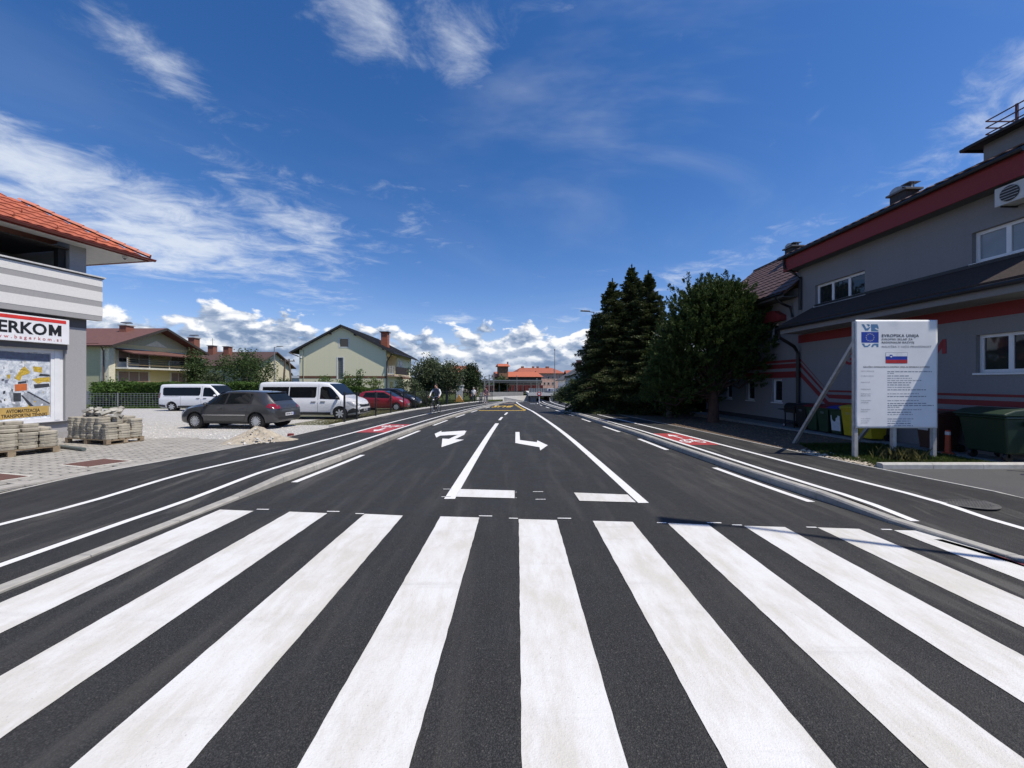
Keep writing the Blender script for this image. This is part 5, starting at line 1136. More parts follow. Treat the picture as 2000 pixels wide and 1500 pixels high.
    m = mk(); m.tube([(x1 + ov, y0 - .6, zl - .05), (x1 + .3, y0 - .2, zl - .75), (x1 + .1, y0 - .08, zl - 1.0), (x1 + .1, y0 - .08, g)], .07, 8); m.build('rain_pipe', M('pipe dark brown', (.04, .03, .028), .5), t)
    m = mk(); m.tube([(x0 - ov, y0 - .6, zl - .05), (x0 - .2, y0 - .2, zl - .35), (x0 - .02, y0 - .1, zl - .45)], .06, 8); m.build('rain_pipe', MATS['pipe dark brown'], t)
    m = mk(); m.tube([(x0 + .5, y0 - .05, zs(x0 + .5) - .4), (x0 + .5, y0 - .05, g)], .03, 6); m.build('lightning_rod_cable', M('cable pale', (.42, .42, .30), .6), t)
    # balcony
    m = mk(); m.box((x1, y0 + .2, 2.55), (x1 + .9, y0 + 8.3, 2.75)); bl = m.build('balcony', M('balcony slab', (.45, .33, .26), .9), t); DB = M('balcony boards dark', (.022, .015, .012), .7)
    for k in range(14): m = mk(); y = y0 + 1.0 + k * .52; m.box((x1 + .84, y, 2.8), (x1 + .88, y + .48, 3.75)); m.build('balcony_board', DB, bl)
    m = mk(); m.box((x1 + .0, y0 + .18, 2.8), (x1 + .88, y0 + .2, 2.95)); m.build('end_rail', TR, bl)
    for k in range(5): m = mk(); m.beam((x1 + .1 + k * .19, y0 + .19, 2.75), (x1 + .1 + k * .19, y0 + .19, 3.8), .05); m.build('baluster', TR, bl)
    m = mk(); m.box((x1 + .005, y0 + 6.3, 3.4), (x1 + .05, y0 + 8.0, 4.75)); w = m.build('window', TR, t); m = mk(); m.box((x1 + .05, y0 + 6.5, 3.5), (x1 + .06, y0 + 7.8, 4.65)); m.build('pane', GLASS, w)
    m = mk(); m.sphere((x0 + .25, y0 - .15, 4.7), .14, sc=(1, .6, 1)); m.build('wall_lamp', TR, t)
house_C()
bpy.data.objects['gabled_house'].rotation_euler.z = R(3)
# long white industrial hall far behind
m = MB(); O = Vector((-60, 95, gz(95))); m.T = Matrix.Translation(-O); m.box((-75, 95, -1.5), (-44, 115, 2.9)); t = tag(m.build('industrial_hall', M('hall pale grey', (.42, .43, .44), .8, .05, .5)), 'long low white flat roofed hall behind the street lamp', 'building'); t.location = O
m = MB(); m.T = Matrix.Translation(-O); m.box((-75.2, 94.8, 2.9), (-43.8, 115.2, 3.5)); m.build('roof_edge', M('hall roof edge', (.66, .67, .68), .7), t)
for k in range(9): m = MB(); m.T = Matrix.Translation(-O); x = -73 + k * 3.2; m.box((x, 94.93, .4), (x + 2.2, 94.99, 1.9)); m.build('window_band', GLASS, t)
# ================================================================ street lamps, poles
LMET = M('galvanised lamp', (.30, .31, .32), .45, .08, 3, metal=.6)
def lamp(x, y, h, label, arm=(-1, 0), double=False, group=None, r=.06):
    t = tag(empty('street_lamp', (x, y, gz(y) + .1)), label, 'street lamp', group)
    m = MB(); m.tube([(0, 0, 0), (0, 0, h * .4), (0, 0, h)], [r * 1.25, r, r * .7], 12); m.build('pole', LMET, t, 40)
    m = MB(); m.box((-.12, -.12, 0), (.12, .12, .03)); m.build('base_plate', LMET, t)
    a = Vector((arm[0], arm[1], 0)).normalized()
    for s in ((1, -1) if double else (1,)):
        m = MB(); m.beam(Vector((0, 0, h - .03)), a * s * .35 + Vector((0, 0, h + .02)), .05); m.build('arm', LMET, t)
        m = MB(); c = a * s; q = Vector((-c.y, c.x, 0)); p0 = c * .30 + Vector((0, 0, h + .02)); p1 = c * .95 + Vector((0, 0, h + .05))
        m.prism([p0 + q * .09, p0 - q * .09, p1 - q * .14, p1 + q * .14], (0, 0, .07)); hd = m.build('lamp_head', M('lamp head grey', (.22, .22, .23), .4), t, bevel=.015)
        m = MB(); m.prism([p0 + q * .06 + c * .1, p0 - q * .06 + c * .1, p1 - q * .1 - c * .06, p1 + q * .1 - c * .06], (0, 0, -.012)); m.build('lamp_glass', M('lamp lens', (.5, .5, .48), .2), hd)
    return t
lamp(7.6, 2.85, 8.9, 'tall grey street lamp standing beside the drive entrance', (-1, .25), r=.05)
p = AT(1160, 0, 27.5); lamp(p.x, 27.5, AT(0, 612, 27.5).z - gz(27.5), 'slender grey street lamp rising through the spruce trees', (-1, 0))
p = AT(541, 0, 44); lamp(p.x, 43.5, 6.3, 'grey street lamp with curved top beside the twin wooden pole', (1, 0), r=.07)
def twin_pole():
    y = 62; p = AT(561, 0, y); g = gz(y); h = AT(0, 701, y).z - g; t = tag(empty('utility_pole', (p.x, y, g)), 'twin legged wooden utility pole beside the pale green house', 'utility pole'); WP = M('pole wood', (.13, .10, .08), .9, .2, 4)
    for s in (-1, 1): m = MB(); m.tube([(s * .85, 0, 0), (s * .28, 0, h)], [.17, .12], 8); m.build('leg', WP, t)
    m = MB(); m.beam((-1.1, 0, h - .35), (1.2, 0, h - .35), .14); m.build('crossarm', WP, t)
    for x in (-.95, 0, 1.05): m = MB(); m.lathe((x, 0, h - .28), [(.06, 0), (.09, .1), (.04, .25)], 8); m.build('insulator', M('ceramic', (.2, .15, .12), .4), t)
twin_pole()
# ================================================================ wire fence and hedge beside the lot
def wire_fence():
    y = 31.0; x0, x1 = -26.5, -19.5; g = gz(y) + .08; t = tag(empty('wire_fence', ((x0 + x1) / 2, y, g)), 'low grey welded wire fence in front of the clipped hedge', 'fence'); WM = M('fence wire', (.30, .31, .31), .5, metal=.4)
    X0 = -40.0
    n = 6
    for k in range(n): m = MB(); x = X0 + (x1 - X0) * k / (n - 1) - (x0 + x1) / 2; m.beam((x, 0, 0), (x, 0, 1.25), .05); m.build('post', WM, t)
    m = MB()
    for k in range(7): z = .12 + k * .18; m.beam((X0 - (x0 + x1) / 2, .03, z), (x1 - (x0 + x1) / 2, .03, z), .018)
    x = X0
    while x < x1: m.beam((x - (x0 + x1) / 2, .03, .1), (x - (x0 + x1) / 2, .03, 1.22), .014); x += .25
    o = m.build('mesh', WM, t); o['kind'] = 'stuff'
wire_fence()
# black post and mesh fence along the left path
def path_fence():
    t = tag(empty('path_fence', (-7.4, 30, gz(30))), 'black metal fence with square posts and mesh along the path kerb', 'fence'); FM = M('black fence coat', (.012, .013, .015), .5); O = t.location.copy()
    ys = [16.6, 18.0]; 
    while ys[-1] < 52: ys.append(ys[-1] + 2.5)
    pts = [Vector((OUTL(y) - .12, y, gz(y) + pathL(y) + .07)) for y in ys]
    for p in pts: m = MB(); m.T = Matrix.Translation(-O); m.box((p.x - .03, p.y - .04, p.z - .15), (p.x + .03, p.y + .04, p.z + 1.30)); m.build('post', FM, t)
    for p, q in zip(pts, pts[1:]):
        m = MB(); m.T = Matrix.Translation(-O); m.beam(p + Vector((0, 0, 1.24)), q + Vector((0, 0, 1.24)), .015, .02); m.beam(p + Vector((0, 0, .06)), q + Vector((0, 0, .06)), .015, .02)
        n = 26
        for k in range(1, n): r = p.lerp(q, k / n); m.beam(r + Vector((0, 0, .06)), r + Vector((0, 0, 1.24)), .005)
        for k in range(1, 6): m.beam(p + Vector((0, 0, .06 + k * .2)), q + Vector((0, 0, .06 + k * .2)), .005)
        o = m.build('mesh_panel', FM, t); o['kind'] = 'stuff'
path_fence()
# ================================================================ railway station at the end of the street
RTL = M('station red tile', (.33, .095, .05), .75, .15, 2, .02, 5); BRK = M('weathered brick', (.46, .22, .16), .9, .2, 3, .01, 20, col2=(.66, .50, .42)); WLC = M('fresh concrete', (.68, .66, .61), .85, .08, .8, big=.12, bigscale=.3)
def hip_block(name, label, px0, px1, yroof0, yroof1, ybase, Y, dep, wallm, roofm, hip=.25, chims=(), wins=(), cat='building'):
    a = AT(px0, yroof1, Y); b = AT(px1, yroof1, Y); zr = AT(0, yroof0, Y).z; zb = AT(0, ybase, Y).z; zt = a.z; w = b.x - a.x; O = Vector(((a.x + b.x) / 2, Y, zb)); t = tag(empty(name, O), label, cat); T = Matrix.Translation(-O)
    def mk(): m = MB(); m.T = T; return m
    m = mk(); m.box((a.x + .4, Y, zb), (b.x - .4, Y + dep, zt)); m.build('wall', wallm, t)
    m = mk(); y0, y1 = Y - .5, Y + dep + .5; h0, h1 = a.x + w * hip, b.x - w * hip; ym = Y + dep / 2
    m.face([(a.x, y0, zt), (b.x, y0, zt), (h1, ym, zr), (h0, ym, zr)]); m.face([(a.x, y1, zt), (b.x, y1, zt), (h1, ym, zr), (h0, ym, zr)]); m.face([(a.x, y0, zt), (a.x, y1, zt), (h0, ym, zr)]); m.face([(b.x, y0, zt), (b.x, y1, zt), (h1, ym, zr)]); m.face([(a.x, y0, zt - .02), (b.x, y0, zt - .02), (b.x, y1, zt - .02), (a.x, y1, zt - .02)]); rf = m.build('roof', roofm, t)
    for (px, py0, py1, wpx) in chims: p = AT(px, py0, Y); q = AT(px, py1, Y); ww = wpx / F * Y / 2; m = mk(); m.box((p.x - ww, ym - ww, q.z - .6), (p.x + ww, ym + ww, p.z)); m.build('chimney', M('station chimney', (.20, .09, .06), .9), rf)
    for (px, py, wpx, hpx) in wins:
        p = AT(px, py, Y); ww, hh = wpx / F * Y / 2, hpx / F * Y / 2; m = mk(); m.box((p.x - ww - .15, Y - .04, p.z - hh - .15), (p.x + ww + .15, Y - .0, p.z + hh + .15)); wn = m.build('window', M('window surround stone', (.5, .42, .36), .9), t); m = mk(); m.box((p.x - ww, Y - .06, p.z - hh), (p.x + ww, Y - .04, p.z + hh)); m.build('pane', GLASS, wn)
    return t, mk, rf
hip_block('barracks', 'two storey weathered brick barracks with red hip roof and small windows', 1008, 1107, 717, 729, 766, 112, 12, BRK, RTL, .16, ((1028.5, 714, 722, 5), (1051, 714, 722, 4), (1060.5, 714, 722, 4), (1081, 714, 724, 6)), ((1072, 737.5, 3.4, 3.6), (1081, 737.5, 3, 3.6), (1095, 737.5, 3.4, 3.6), (1072, 749, 3.4, 4), (1081, 749, 3, 4), (1095, 748.5, 3.4, 3.6), (1064, 749, 3, 4)))
hip_block('station_building', 'long low station building with bright red tiled roof', 970, 1062, 725, 736, 766, 92, 10, M('dark shed front', (.06, .055, .05), .9, .2, 1), M('bright red tile', (.42, .115, .055), .75, .12, 2, .02, 5), .02, ((1057.5, 723.5, 731, 2.4),))
hip_block('signal_tower', 'square brick tower with small red roof above the station building', 971.5, 996, 710, 715.5, 740, 90, 3, M('tower brick', (.24, .13, .075), .9, .25, 3), MATS['bright red tile'], .08, ((994, 706, 712, 2.6),))
hip_block('barracks', 'distant red hip roofed building behind the roadside trees', 868, 937, 713, 727, 766, 108, 12, M('far cream wall', (.42, .36, .30), .9, .1, 1), RTL, .2, ((884, 711, 718, 3), (893, 711, 718, 3)))
def station():
    Y = 72; a = AT(938, 742, Y); b = AT(1059, 742, Y); O = Vector(((a.x + b.x) / 2, Y, gz(Y))); t = tag(empty('platform_canopy', O), 'long dark grey platform canopy on steel posts', 'canopy'); T = Matrix.Translation(-O); CM = M('canopy grey', (.075, .08, .075), .6); SM = M('steel post grey', (.26, .26, .25), .5)
    def mk(): m = MB(); m.T = T; return m
    z1, z0 = AT(0, 742, Y).z, AT(0, 748, Y).z; m = mk(); m.prism([(a.x, Y, z0), (a.x, Y, z1 - .15), (a.x, Y + 2, z1), (a.x, Y + 4, z1 - .1), (a.x, Y + 4, z0)], (b.x - a.x, 0, 0)); m.build('roof', CM, t)
    for k in range(8): m = mk(); x = a.x + .5 + k * (b.x - a.x - 1) / 7; m.beam((x, Y + 1.8, AT(0, 770, Y).z), (x, Y + 1.8, z0), .18); m.build('post', SM, t)
    # red freight wagons standing behind the canopy
    Y = 80; RW = M('wagon red', (.16, .03, .026), .7, .2, 1)
    for k, (p0, p1, lb) in enumerate(((944, 998, 'long dark red railway wagon behind the platform canopy'), (1000, 1060, 'dark red railway wagon next to the bridge railing'))):
        a, b = AT(p0, 752.5, Y), AT(p1, 768, Y); O2 = Vector(((a.x + b.x) / 2, Y, b.z)); w = tag(empty('railway_wagon', O2), lb, 'wagon'); m = MB(); m.T = Matrix.Translation(-O2); m.box((a.x, Y, b.z + .5), (b.x, Y + 2.6, a.z)); m.build('body', RW, w)
        n = 7
        for i in range(n + 1): m = MB(); m.T = Matrix.Translation(-O2); x = a.x + (b.x - a.x) * i / n; m.box((x - .05, Y - .06, b.z + .5), (x + .05, Y - .001, a.z)); m.build('rib', M('wagon rib', (.20, .045, .04), .7), w)
        for i in (.15, .3, .7, .85): m = MB(); m.T = Matrix.Translation(-O2); m.lathe((a.x + (b.x - a.x) * i, Y + .2, b.z + .45), [(.45, -.06), (.45, .06)], 16, 'y'); m.build('wheel', BLACKM, w)
    # retaining walls and underpass bridge
    Y = 62; g0 = AT(0, 800, Y).z
    def wl(name, label, cat, pts, mat, dep, Yw): m = MB(); w = [AT(px, py, Yw - (6.5 if px < 1000 else 0)) for px, py in pts]; O3 = w[0].copy(); m.T = Matrix.Translation(-O3); m.prism(w, (0, dep, 0)); o = tag(m.build(name, mat), label, cat); o.location = O3; return o, O3
    wl('retaining_wall', 'pale concrete retaining wall sloping beside the underpass', 'wall', [(930, 776), (1036, 772.5), (1037, 800), (930, 800)], WLC, .5, 62)
    o, O3 = wl('parapet_wall', 'grey concrete parapet behind the pale retaining wall', 'wall', [(938, 766), (1022, 765.5), (1022, 774), (938, 774)], M('grey concrete', (.24, .24, .235), .9, .12, 1), .4, 64)
    m = MB(); m.T = Matrix.Translation(-O3); p, q = AT(1010, 766, 63.9), AT(1017, 772, 63.9); m.box((p.x, 63.88, q.z), (q.x, 63.95, p.z)); m.build('white_notice', M('notice white', (.7, .7, .7), .6), o)
    # ramp guard
    t2 = tag(empty('ramp_guard', AT(1010, 786, 58)), 'grey slatted guard sloping down to the underpass', 'railing'); O4 = t2.location.copy()
    A, B = AT(985, 776.5, 58), AT(1036, 786, 58)
    for k in range(24): m = MB(); m.T = Matrix.Translation(-O4); r = A.lerp(B, k / 23); m.box((r.x - .045, 58, r.z - 1.2), (r.x + .045, 58.05, r.z)); m.build('slat', M('guard grey', (.30, .31, .31), .6), t2)
    m = MB(); m.T = Matrix.Translation(-O4); m.beam(A, B, .08); m.build('handrail', MATS['guard grey'], t2)
    br = tag(empty('underpass_bridge', AT(1060, 786, 60)), 'concrete underpass bridge with grey railing panels over the road', 'bridge'); O5 = br.location.copy()
    def mk5(): m = MB(); m.T = Matrix.Translation(-O5); return m
    def bx(name, p0, p1, Y0, Y1, mat): m = mk5(); a, b = AT(*p0, Y0), AT(*p1, Y0); m.box((a.x, Y0, b.z), (b.x, Y1, a.z)); return m.build(name, mat, br)
    bx('deck', (1032, 767), (1100, 773), 60, 74, WLC); bx('abutment', (1075.5, 770), (1081, 800), 60.2, 74, M('abutment concrete', (.34, .33, .31), .9)); bx('inner_wall', (1036, 773.2), (1048, 800), 60.4, 73.8, M('underpass wall', (.22, .21, .20), .9)); bx('underpass_dark_sheet', (1036, 773), (1100, 800), 76, 76.4, M('underpass dark', (.03, .03, .03), .9)); bx('side_pier', (1073.5, 776.5), (1075.6, 787), 59.8, 60.2, WLC)  # near-black sheet across the underpass paints in its shade
    m = mk5(); w = [AT(px, py, 61) for px, py in ((1047, 800), (1047, 787), (1054, 778.5), (1074, 784.5), (1074, 800))]; m.prism(w, (0, .4, 0)); m.build('ramp_wall', M('ramp concrete', (.30, .31, .32), .9), br)
    RP = M('railing panel grey', (.27, .29, .30), .6)
    for k in range(14): p0 = 1033 + k * 4.6; m = mk5(); a, b = AT(p0 + .3, 758.5, 60.1), AT(p0 + 4.3, 766.8, 60.1); m.box((a.x, 60.1, b.z), (b.x, 60.14, a.z)); m.build('railing_panel', RP, br)
    for k in range(15): p0 = 1033 + k * 4.6; m = mk5(); a, b = AT(p0 - .25, 757.5, 60.05), AT(p0 + .25, 767, 60.05); m.box((a.x, 60.05, b.z), (b.x, 60.16, a.z)); m.build('railing_post', SM, br)
    m = mk5(); a, b = AT(1069, 758.3, 59.95), AT(1083, 764.3, 59.95); m.box((a.x, 59.95, b.z), (b.x, 60.0, a.z)); bn = m.build('banner', M('banner white', (.72, .73, .75), .6), br)
    NV = M('banner navy', (.02, .03, .10), .6); c = AT(1073, 761.4, 59.93)
    m = mk5(); m.lathe((c.x, 59.93, c.z), [(.17, 0), (.17, .01)], 14, 'y'); m.build('banner_mark', NV, bn)
    for k, (u, wd) in enumerate(((1075.2, 1.2), (1076.8, 1.3), (1078.5, 1.0), (1080, 1.4))): a, b = AT(u, 760.6, 59.93), AT(u + wd, 762.3, 59.93); m = mk5(); m.box((a.x, 59.93, b.z), (b.x, 59.945, a.z)); m.build('banner_letter', NV, bn)
    # steel stair tower left, masts
    Y = 70; a = AT(946, 770, Y); st = tag(empty('stair_tower', a), 'open grey steel stair frame at the left end of the platform', 'stairs'); h = AT(0, 727, Y).z - a.z; w = AT(964, 0, Y).x - a.x
    for x in (0, w * .5, w):
        for y in (0, 1.5): m = MB(); m.beam((x, y, 0), (x, y, h * (.8 + .2 * x / w)), .1); m.build('column', SM, st)
    for k in range(4): m = MB(); z = h * (.35 + .15 * k); m.beam((0, 0, z), (w, 0, z + h * .08), .08); m.build('beam', SM, st)
    m = MB(); m.beam((0, 0, h * .35), (w, 0, h * .9), .2, .08); m.build('stair_flight', SM, st)
    for (px, py0, py1, Y, lb, r) in ((1083.5, 685, 787, 57, 'tall thin steel mast beside the underpass bridge', .07), (1009.5, 736, 770, 68, 'thin grey pole in front of the platform canopy', .05), (1048.5, 742, 768, 68, 'short grey pole at the end of the platform canopy', .05), (1081.5, 724, 768, 75, 'thin pole with small lamp before the barracks', .05)):
        a, b = AT(px, py0, Y), AT(px, py1, Y); t3 = tag(empty('mast', b), lb, 'mast'); m = MB(); m.tube([(0, 0, 0), (0, 0, a.z - b.z)], [r * 1.3, r * .6], 8); m.build('pole', SM, t3); m = MB(); m.lathe((0, 0, a.z - b.z), [(r * .8, 0), (r * 1.6, .15), (r * .8, .3)], 8); m.build('top_fitting', LMET, t3)
    # traffic sign at the start of the kerb island
    p = G(1053, 789); sg = tag(empty('traffic_sign', (p[0], p[1], gz(p[1]))), 'small red and white road sign on a white post before the underpass', 'sign'); h = AT(0, 764, p[1]).z - gz(p[1])
    m = MB(); m.tube([(0, 0, 0), (0, 0, h)], .045, 8); m.build('post', M('white post', (.66, .66, .66), .5), sg); m = MB(); m.lathe((0, -.06, h - .3), [(.24, 0), (.24, .02)], 24, 'y'); d = m.build('sign_disc', M('sign red enamel', (.50, .02, .03), .4), sg); m = MB(); m.lathe((0, -.075, h - .28), [(.13, 0), (.13, .012)], 24, 'y'); m.build('sign_face', M('sign white enamel', (.75, .75, .75), .4), d); m = MB(); m.box((-1.0, -.05, h - 1.9), (-.4, -.03, h - 1.35)); m.build('lower_plate', MATS['sign white enamel'], sg)
station()
for o_ in list(bpy.data.objects):
    if o_.parent is None and o_.name.split('.')[0] in ('barracks', 'station_building', 'signal_tower'): o_.rotation_euler.z = R(11)
# white house behind the spruces on the right
t, mk, rf = gable_house('white_house', 'white gabled house with dark roof behind the roadside bushes', 8.6, 15.5, 62, 72, gz(62), 2.5, 4.6, 'y', M('white house render', (.72, .71, .68), .9, .04, 4), M('grey roof', (.10, .10, .10), .8), .45, ((11.5, 66, 4.2, 5.6, .4),))
m = mk(); m.box((9.6, 61.95, .2), (10.5, 62.02, 1.5)); w = m.build('window', WHITEF, t); m = mk(); m.box((9.7, 61.93, .3), (10.4, 61.96, 1.4)); m.build('pane', GLASS, w)
gable_house('outbuilding', 'small red roofed building beyond the white house', 12.6, 19, 84, 92, gz(80), 3.2, 4.6, 'x', M('outbuilding wall', (.30, .28, .25), .9), RTL, .5)
# ================================================================ vehicles
def pch(xs, ys):
    def f(x):
        if x <= xs[0]: return ys[0]
        if x >= xs[-1]: return ys[-1]
        i = max(k for k in range(len(xs) - 1) if xs[k] <= x); n = len(xs)
        d = [(ys[k+1] - ys[k]) / (xs[k+1] - xs[k]) for k in range(n - 1)]
        def m(k):
            if k == 0: return d[0]
            if k == n - 1: return d[-1]
            return 0 if d[k-1] * d[k] <= 0 else 2 * d[k-1] * d[k] / (d[k-1] + d[k])
        h = xs[i+1] - xs[i]; t = (x - xs[i]) / h
        return (2*t**3-3*t*t+1)*ys[i] + (t**3-2*t*t+t)*h*m(i) + (-2*t**3+3*t*t)*ys[i+1] + (t**3-t*t)*h*m(i+1)
    return f
class Shell:
    def __init__(s, st):
        st = sorted(st); X = [r[0] for r in st]; s.X = X
        s.zb, s.zs, s.zt, s.w, s.wt = (pch(X, [r[k] for r in st]) for k in range(1, 6))
    def sec(s, x):
        zb, zs, zt, w, wt = s.zb(x), s.zs(x), s.zt(x), s.w(x), s.wt(x); zs = min(zs, zt - .03); hm = zs - zb; e = min(.05, (zt - zs) * .4)
        P = [(0, zb), (w * .82, zb), (w * .94, zb + .05), (w * .975, zb + hm * .22), (w, zb + hm * .5), (w * .995, zb + hm * .72), (w * .985, zs - hm * .08), (w * .962, zs)]
        for t in (.3, .6, .85): P.append((w * .955 + (wt - w * .955) * (t ** 1.15), zs + (zt - e - zs) * t))
        P += [(wt, zt - e), (wt - .03, zt - e * .35), (wt - .09, zt), (wt * .5, zt + .012), (0, zt + .016)]
        return P
    def side(s, x, z):
        P = s.sec(x)
        if z <= P[2][1]: return P[2][0]
        for a, b in zip(P[2:], P[3:]):
            if a[1] <= z <= b[1] + 1e-9: t = (z - a[1]) / max(1e-6, b[1] - a[1]); return a[0] + (b[0] - a[0]) * t
        return -1
    def end(s, y, z, d):
        a, b = 0.0, (s.X[-1] if d > 0 else s.X[0])
        ok = lambda x: s.zb(x) <= z and s.side(x, z) >= abs(y)
        if ok(b): return b
        for _ in range(30):
            m = (a + b) / 2
            if ok(m): a = m
            else: b = m
        return a
    def mesh(s, n=84):
        mb = MB(); a, b = s.X[0], s.X[-1]; rings = []
        xs = sorted({a + (b - a) * (.5 - .5 * math.cos(math.pi * i / n)) for i in range(n + 1)} | set(s.X))
        for x in xs:
            P = s.sec(x); full = [(-y, z) for y, z in P[::-1]] + P[1:-1]
            rings.append([mb.pt((x, y, z)) for y, z in full])
        k = len(rings[0])
        for r, q in zip(rings, rings[1:]):
            for j in range(k): mb.idx([r[j], r[(j+1) % k], q[(j+1) % k], q[j]])
        mb.idx(rings[0][::-1]); mb.idx(rings[-1]); return mb
def subdiv_poly(pts, step):
    bm = bmesh.new(); f = bm.faces.new([bm.verts.new((u, v, 0)) for u, v in pts]); bmesh.ops.triangulate(bm, faces=[f])
    for _ in range(5):
        e = [x for x in bm.edges if x.calc_length() > step]
        if not e: break
        bmesh.ops.subdivide_edges(bm, edges=e, cuts=1); bmesh.ops.triangulate(bm, faces=bm.faces[:])
    bm.verts.ensure_lookup_table(); bm.verts.index_update(); V = [(v.co.x, v.co.y) for v in bm.verts]; Fc = [[v.index for v in f.verts] for f in bm.faces]; bm.free(); return V, Fc
def side_patch(sh, name, pts, s, mat, parent, off=.006, step=.09, thick=0.0):
    V, Fc = subdiv_poly(pts, step); mb = MB()
    for u, v in V: mb.pt((u, s * (sh.side(u, v) + off), v))
    for f in Fc: mb.idx(f)
    return mb.build(name, mat, parent, True)
def end_patch(sh, name, pts, d, mat, parent, off=.008, step=.09):
    V, Fc = subdiv_poly(pts, step); mb = MB()
    for u, v in V: mb.pt((sh.end(u, v, d) + d * off, u, v))
    for f in Fc: mb.idx(f)
    return mb.build(name, mat, parent, True)
def top_patch(sh, name, x0, x1, inset, mat, parent, off=.008, n=10):
    mb = MB(); g = []
    for i in range(n + 1):
        x = x0 + (x1 - x0) * i / n; w = sh.wt(x) - inset; d = (sh.zt(x + .01) - sh.zt(x - .01)) / .02; L_ = math.hypot(1, d)
        g.append([mb.pt((x - d / L_ * off, w * (2 * j / 8 - 1), sh.zt(x) + .013 + off / L_)) for j in range(9)])
    for i in range(n):
        for j in range(8): mb.idx([g[i][j], g[i][j+1], g[i+1][j+1], g[i+1][j]])
    return mb.build(name, mat, parent, True)
TYRE = M('tyre rubber', (.012, .012, .012), .85, .2, 20); RIM = M('alloy rim', (.58, .59, .60), .35, .06, 6, metal=.25); CHR = M('chrome trim', (.55, .56, .58), .18, .03, metal=.9); BPL = M('black plastic', (.018, .018, .019), .55, .1, 10)
TINT = glass_mat('tinted car glass', (.006, .007, .008), .02, 0.0); CGL = glass_mat('car glass', (.008, .010, .011), .02, 0.0)
for q_ in (TINT, CGL): q_.node_tree.nodes['Principled BSDF'].inputs['Specular IOR Level'].default_value = .28; RLAMP = M('red lamp lens', (.22, .006, .012), .12, .2, 8, coat=1.0); HLAMP = M('headlamp lens', (.45, .47, .50), .1, .3, 14, coat=1.0); PLATE = M('plate white', (.68, .69, .70), .4); PBLUE = M('plate blue', (.01, .05, .35), .4); PINK = M('plate ink', (.02, .02, .03), .5)
def wheel(parent, x, y, r, s, spokes, wd=.2):
    mb = MB(); mb.lathe((0, 0, 0), [(r * .66, -wd/2), (r * .93, -wd/2), (r, -wd/2 + .03), (r, wd/2 - .03), (r * .93, wd/2), (r * .66, wd/2)], 36, 'y'); w = mb.build('wheel', TYRE, parent, 40); w.location = (x, y, r)
    mb = MB(); yo = s * wd/2
    mb.lathe((0, s * .02, 0), [(r * .67, -.01), (r * .67, .01)], 32, 'y'); mb.build('wheel_disc', BPL, w)
    mb = MB(); mb.lathe((0, yo * .86, 0), [(r * .69, -.012), (r * .69, .012), (r * .61, .012), (r * .61, -.012)], 36, 'y'); mb.build('rim', RIM, w)
    for k in range(spokes):
        a = 2 * math.pi * k / spokes; c, q = math.cos(a), math.sin(a); wq = .05 if spokes < 10 else .02; mb = MB()
        for (e, f) in (((-wq, .06), (wq, .06)),):
            pts = [(c * r * .1 - q * wq * .9, q * r * .1 + c * wq * .9), (c * r * .1 + q * wq * .9, q * r * .1 - c * wq * .9), (c * r * .64 + q * wq * .7, q * r * .64 - c * wq * .7), (c * r * .64 - q * wq * .7, q * r * .64 + c * wq * .7)]
        mb.prism([(u, yo * .80, v) for u, v in pts], (0, s * .022, 0)); mb.build('spoke', RIM, w)
    mb = MB(); mb.lathe((0, yo * .9, 0), [(r * .2, -.012), (r * .16, .012)] if s > 0 else [(r * .16, -.012), (r * .2, .012)], 16, 'y'); mb.build('hub_cap', RIM, w)
    return w
def car(name, label, cat, loc, rz, sh, wheels, paint, sides, sc=(1, 1, 1), spokes=10, r=.315, hw=.76, arch=.055):
    t = tag(empty(name, loc, rz), label, cat); t.scale = sc
    body = sh.mesh().build('body', paint, t, 38, fixn=True)
    cut = MB()
    for x in wheels:
        for s in (-1, 1): cut.lathe((x, s * (hw + .02), r + .01), [(r + arch, -.22), (r + arch, .40)] if s > 0 else [(r + arch, -.40), (r + arch, .22)], 32, 'y')
    co = cut.build('arch_cutter', BPL); bo = body.modifiers.new('arches', 'BOOLEAN'); bo.object = co; bo.operation = 'DIFFERENCE'; bo.solver = 'EXACT'
    body.parent = None; body.matrix_world = Matrix.Identity(4); bpy.context.view_layer.update()
    me = bpy.data.meshes.new_from_object(body.evaluated_get(bpy.context.evaluated_depsgraph_get())); body.modifiers.clear(); body.data = me
    if len(me.materials) < 2: me.materials.append(BPL)
    bpy.data.objects.remove(co); body.parent = t
    body.matrix_parent_inverse = Matrix.Identity(4); body.matrix_basis = Matrix.Identity(4)
    me.shade_smooth(); me.set_sharp_from_angle(angle=R(34))
    for x in wheels:
        for s in (-1, 1):
            wheel(t, x, s * hw, r, s, spokes)
            mb = MB(); mb.lathe((x, s * (hw - .23), r + .01), [(r + arch - .005, -.003), (r + arch - .005, .003)], 28, 'y'); mb.build('arch_liner', BPL, t)
    return t, body
def plate(t, sh, d, z, w=.52, h=.115, y0=0.0):
    x = sh.end(y0, z, d) + d * .012; mb = MB(); mb.box((x, y0 - w/2, z - h/2), (x + d * .008, y0 + w/2, z + h/2)); p = mb.build('number_plate', PLATE, t)
    s = -d; mb = MB(); mb.box((x + d * .008, y0 + s * -w/2, z - h/2), (x + d * .010, y0 + s * (-w/2 + .05), z + h/2)); mb.build('plate_band', PBLUE, p)
    for k, u in enumerate((.10, .17, .25, .29, .36, .43)):
        mb = MB(); a = -w/2 + u; mb.box((x + d * .008, y0 + s * a, z - .035), (x + d * .010, y0 + s * (a + (.045 if k != 2 else .02)), z + .035)); mb.build('plate_character', PINK, p)
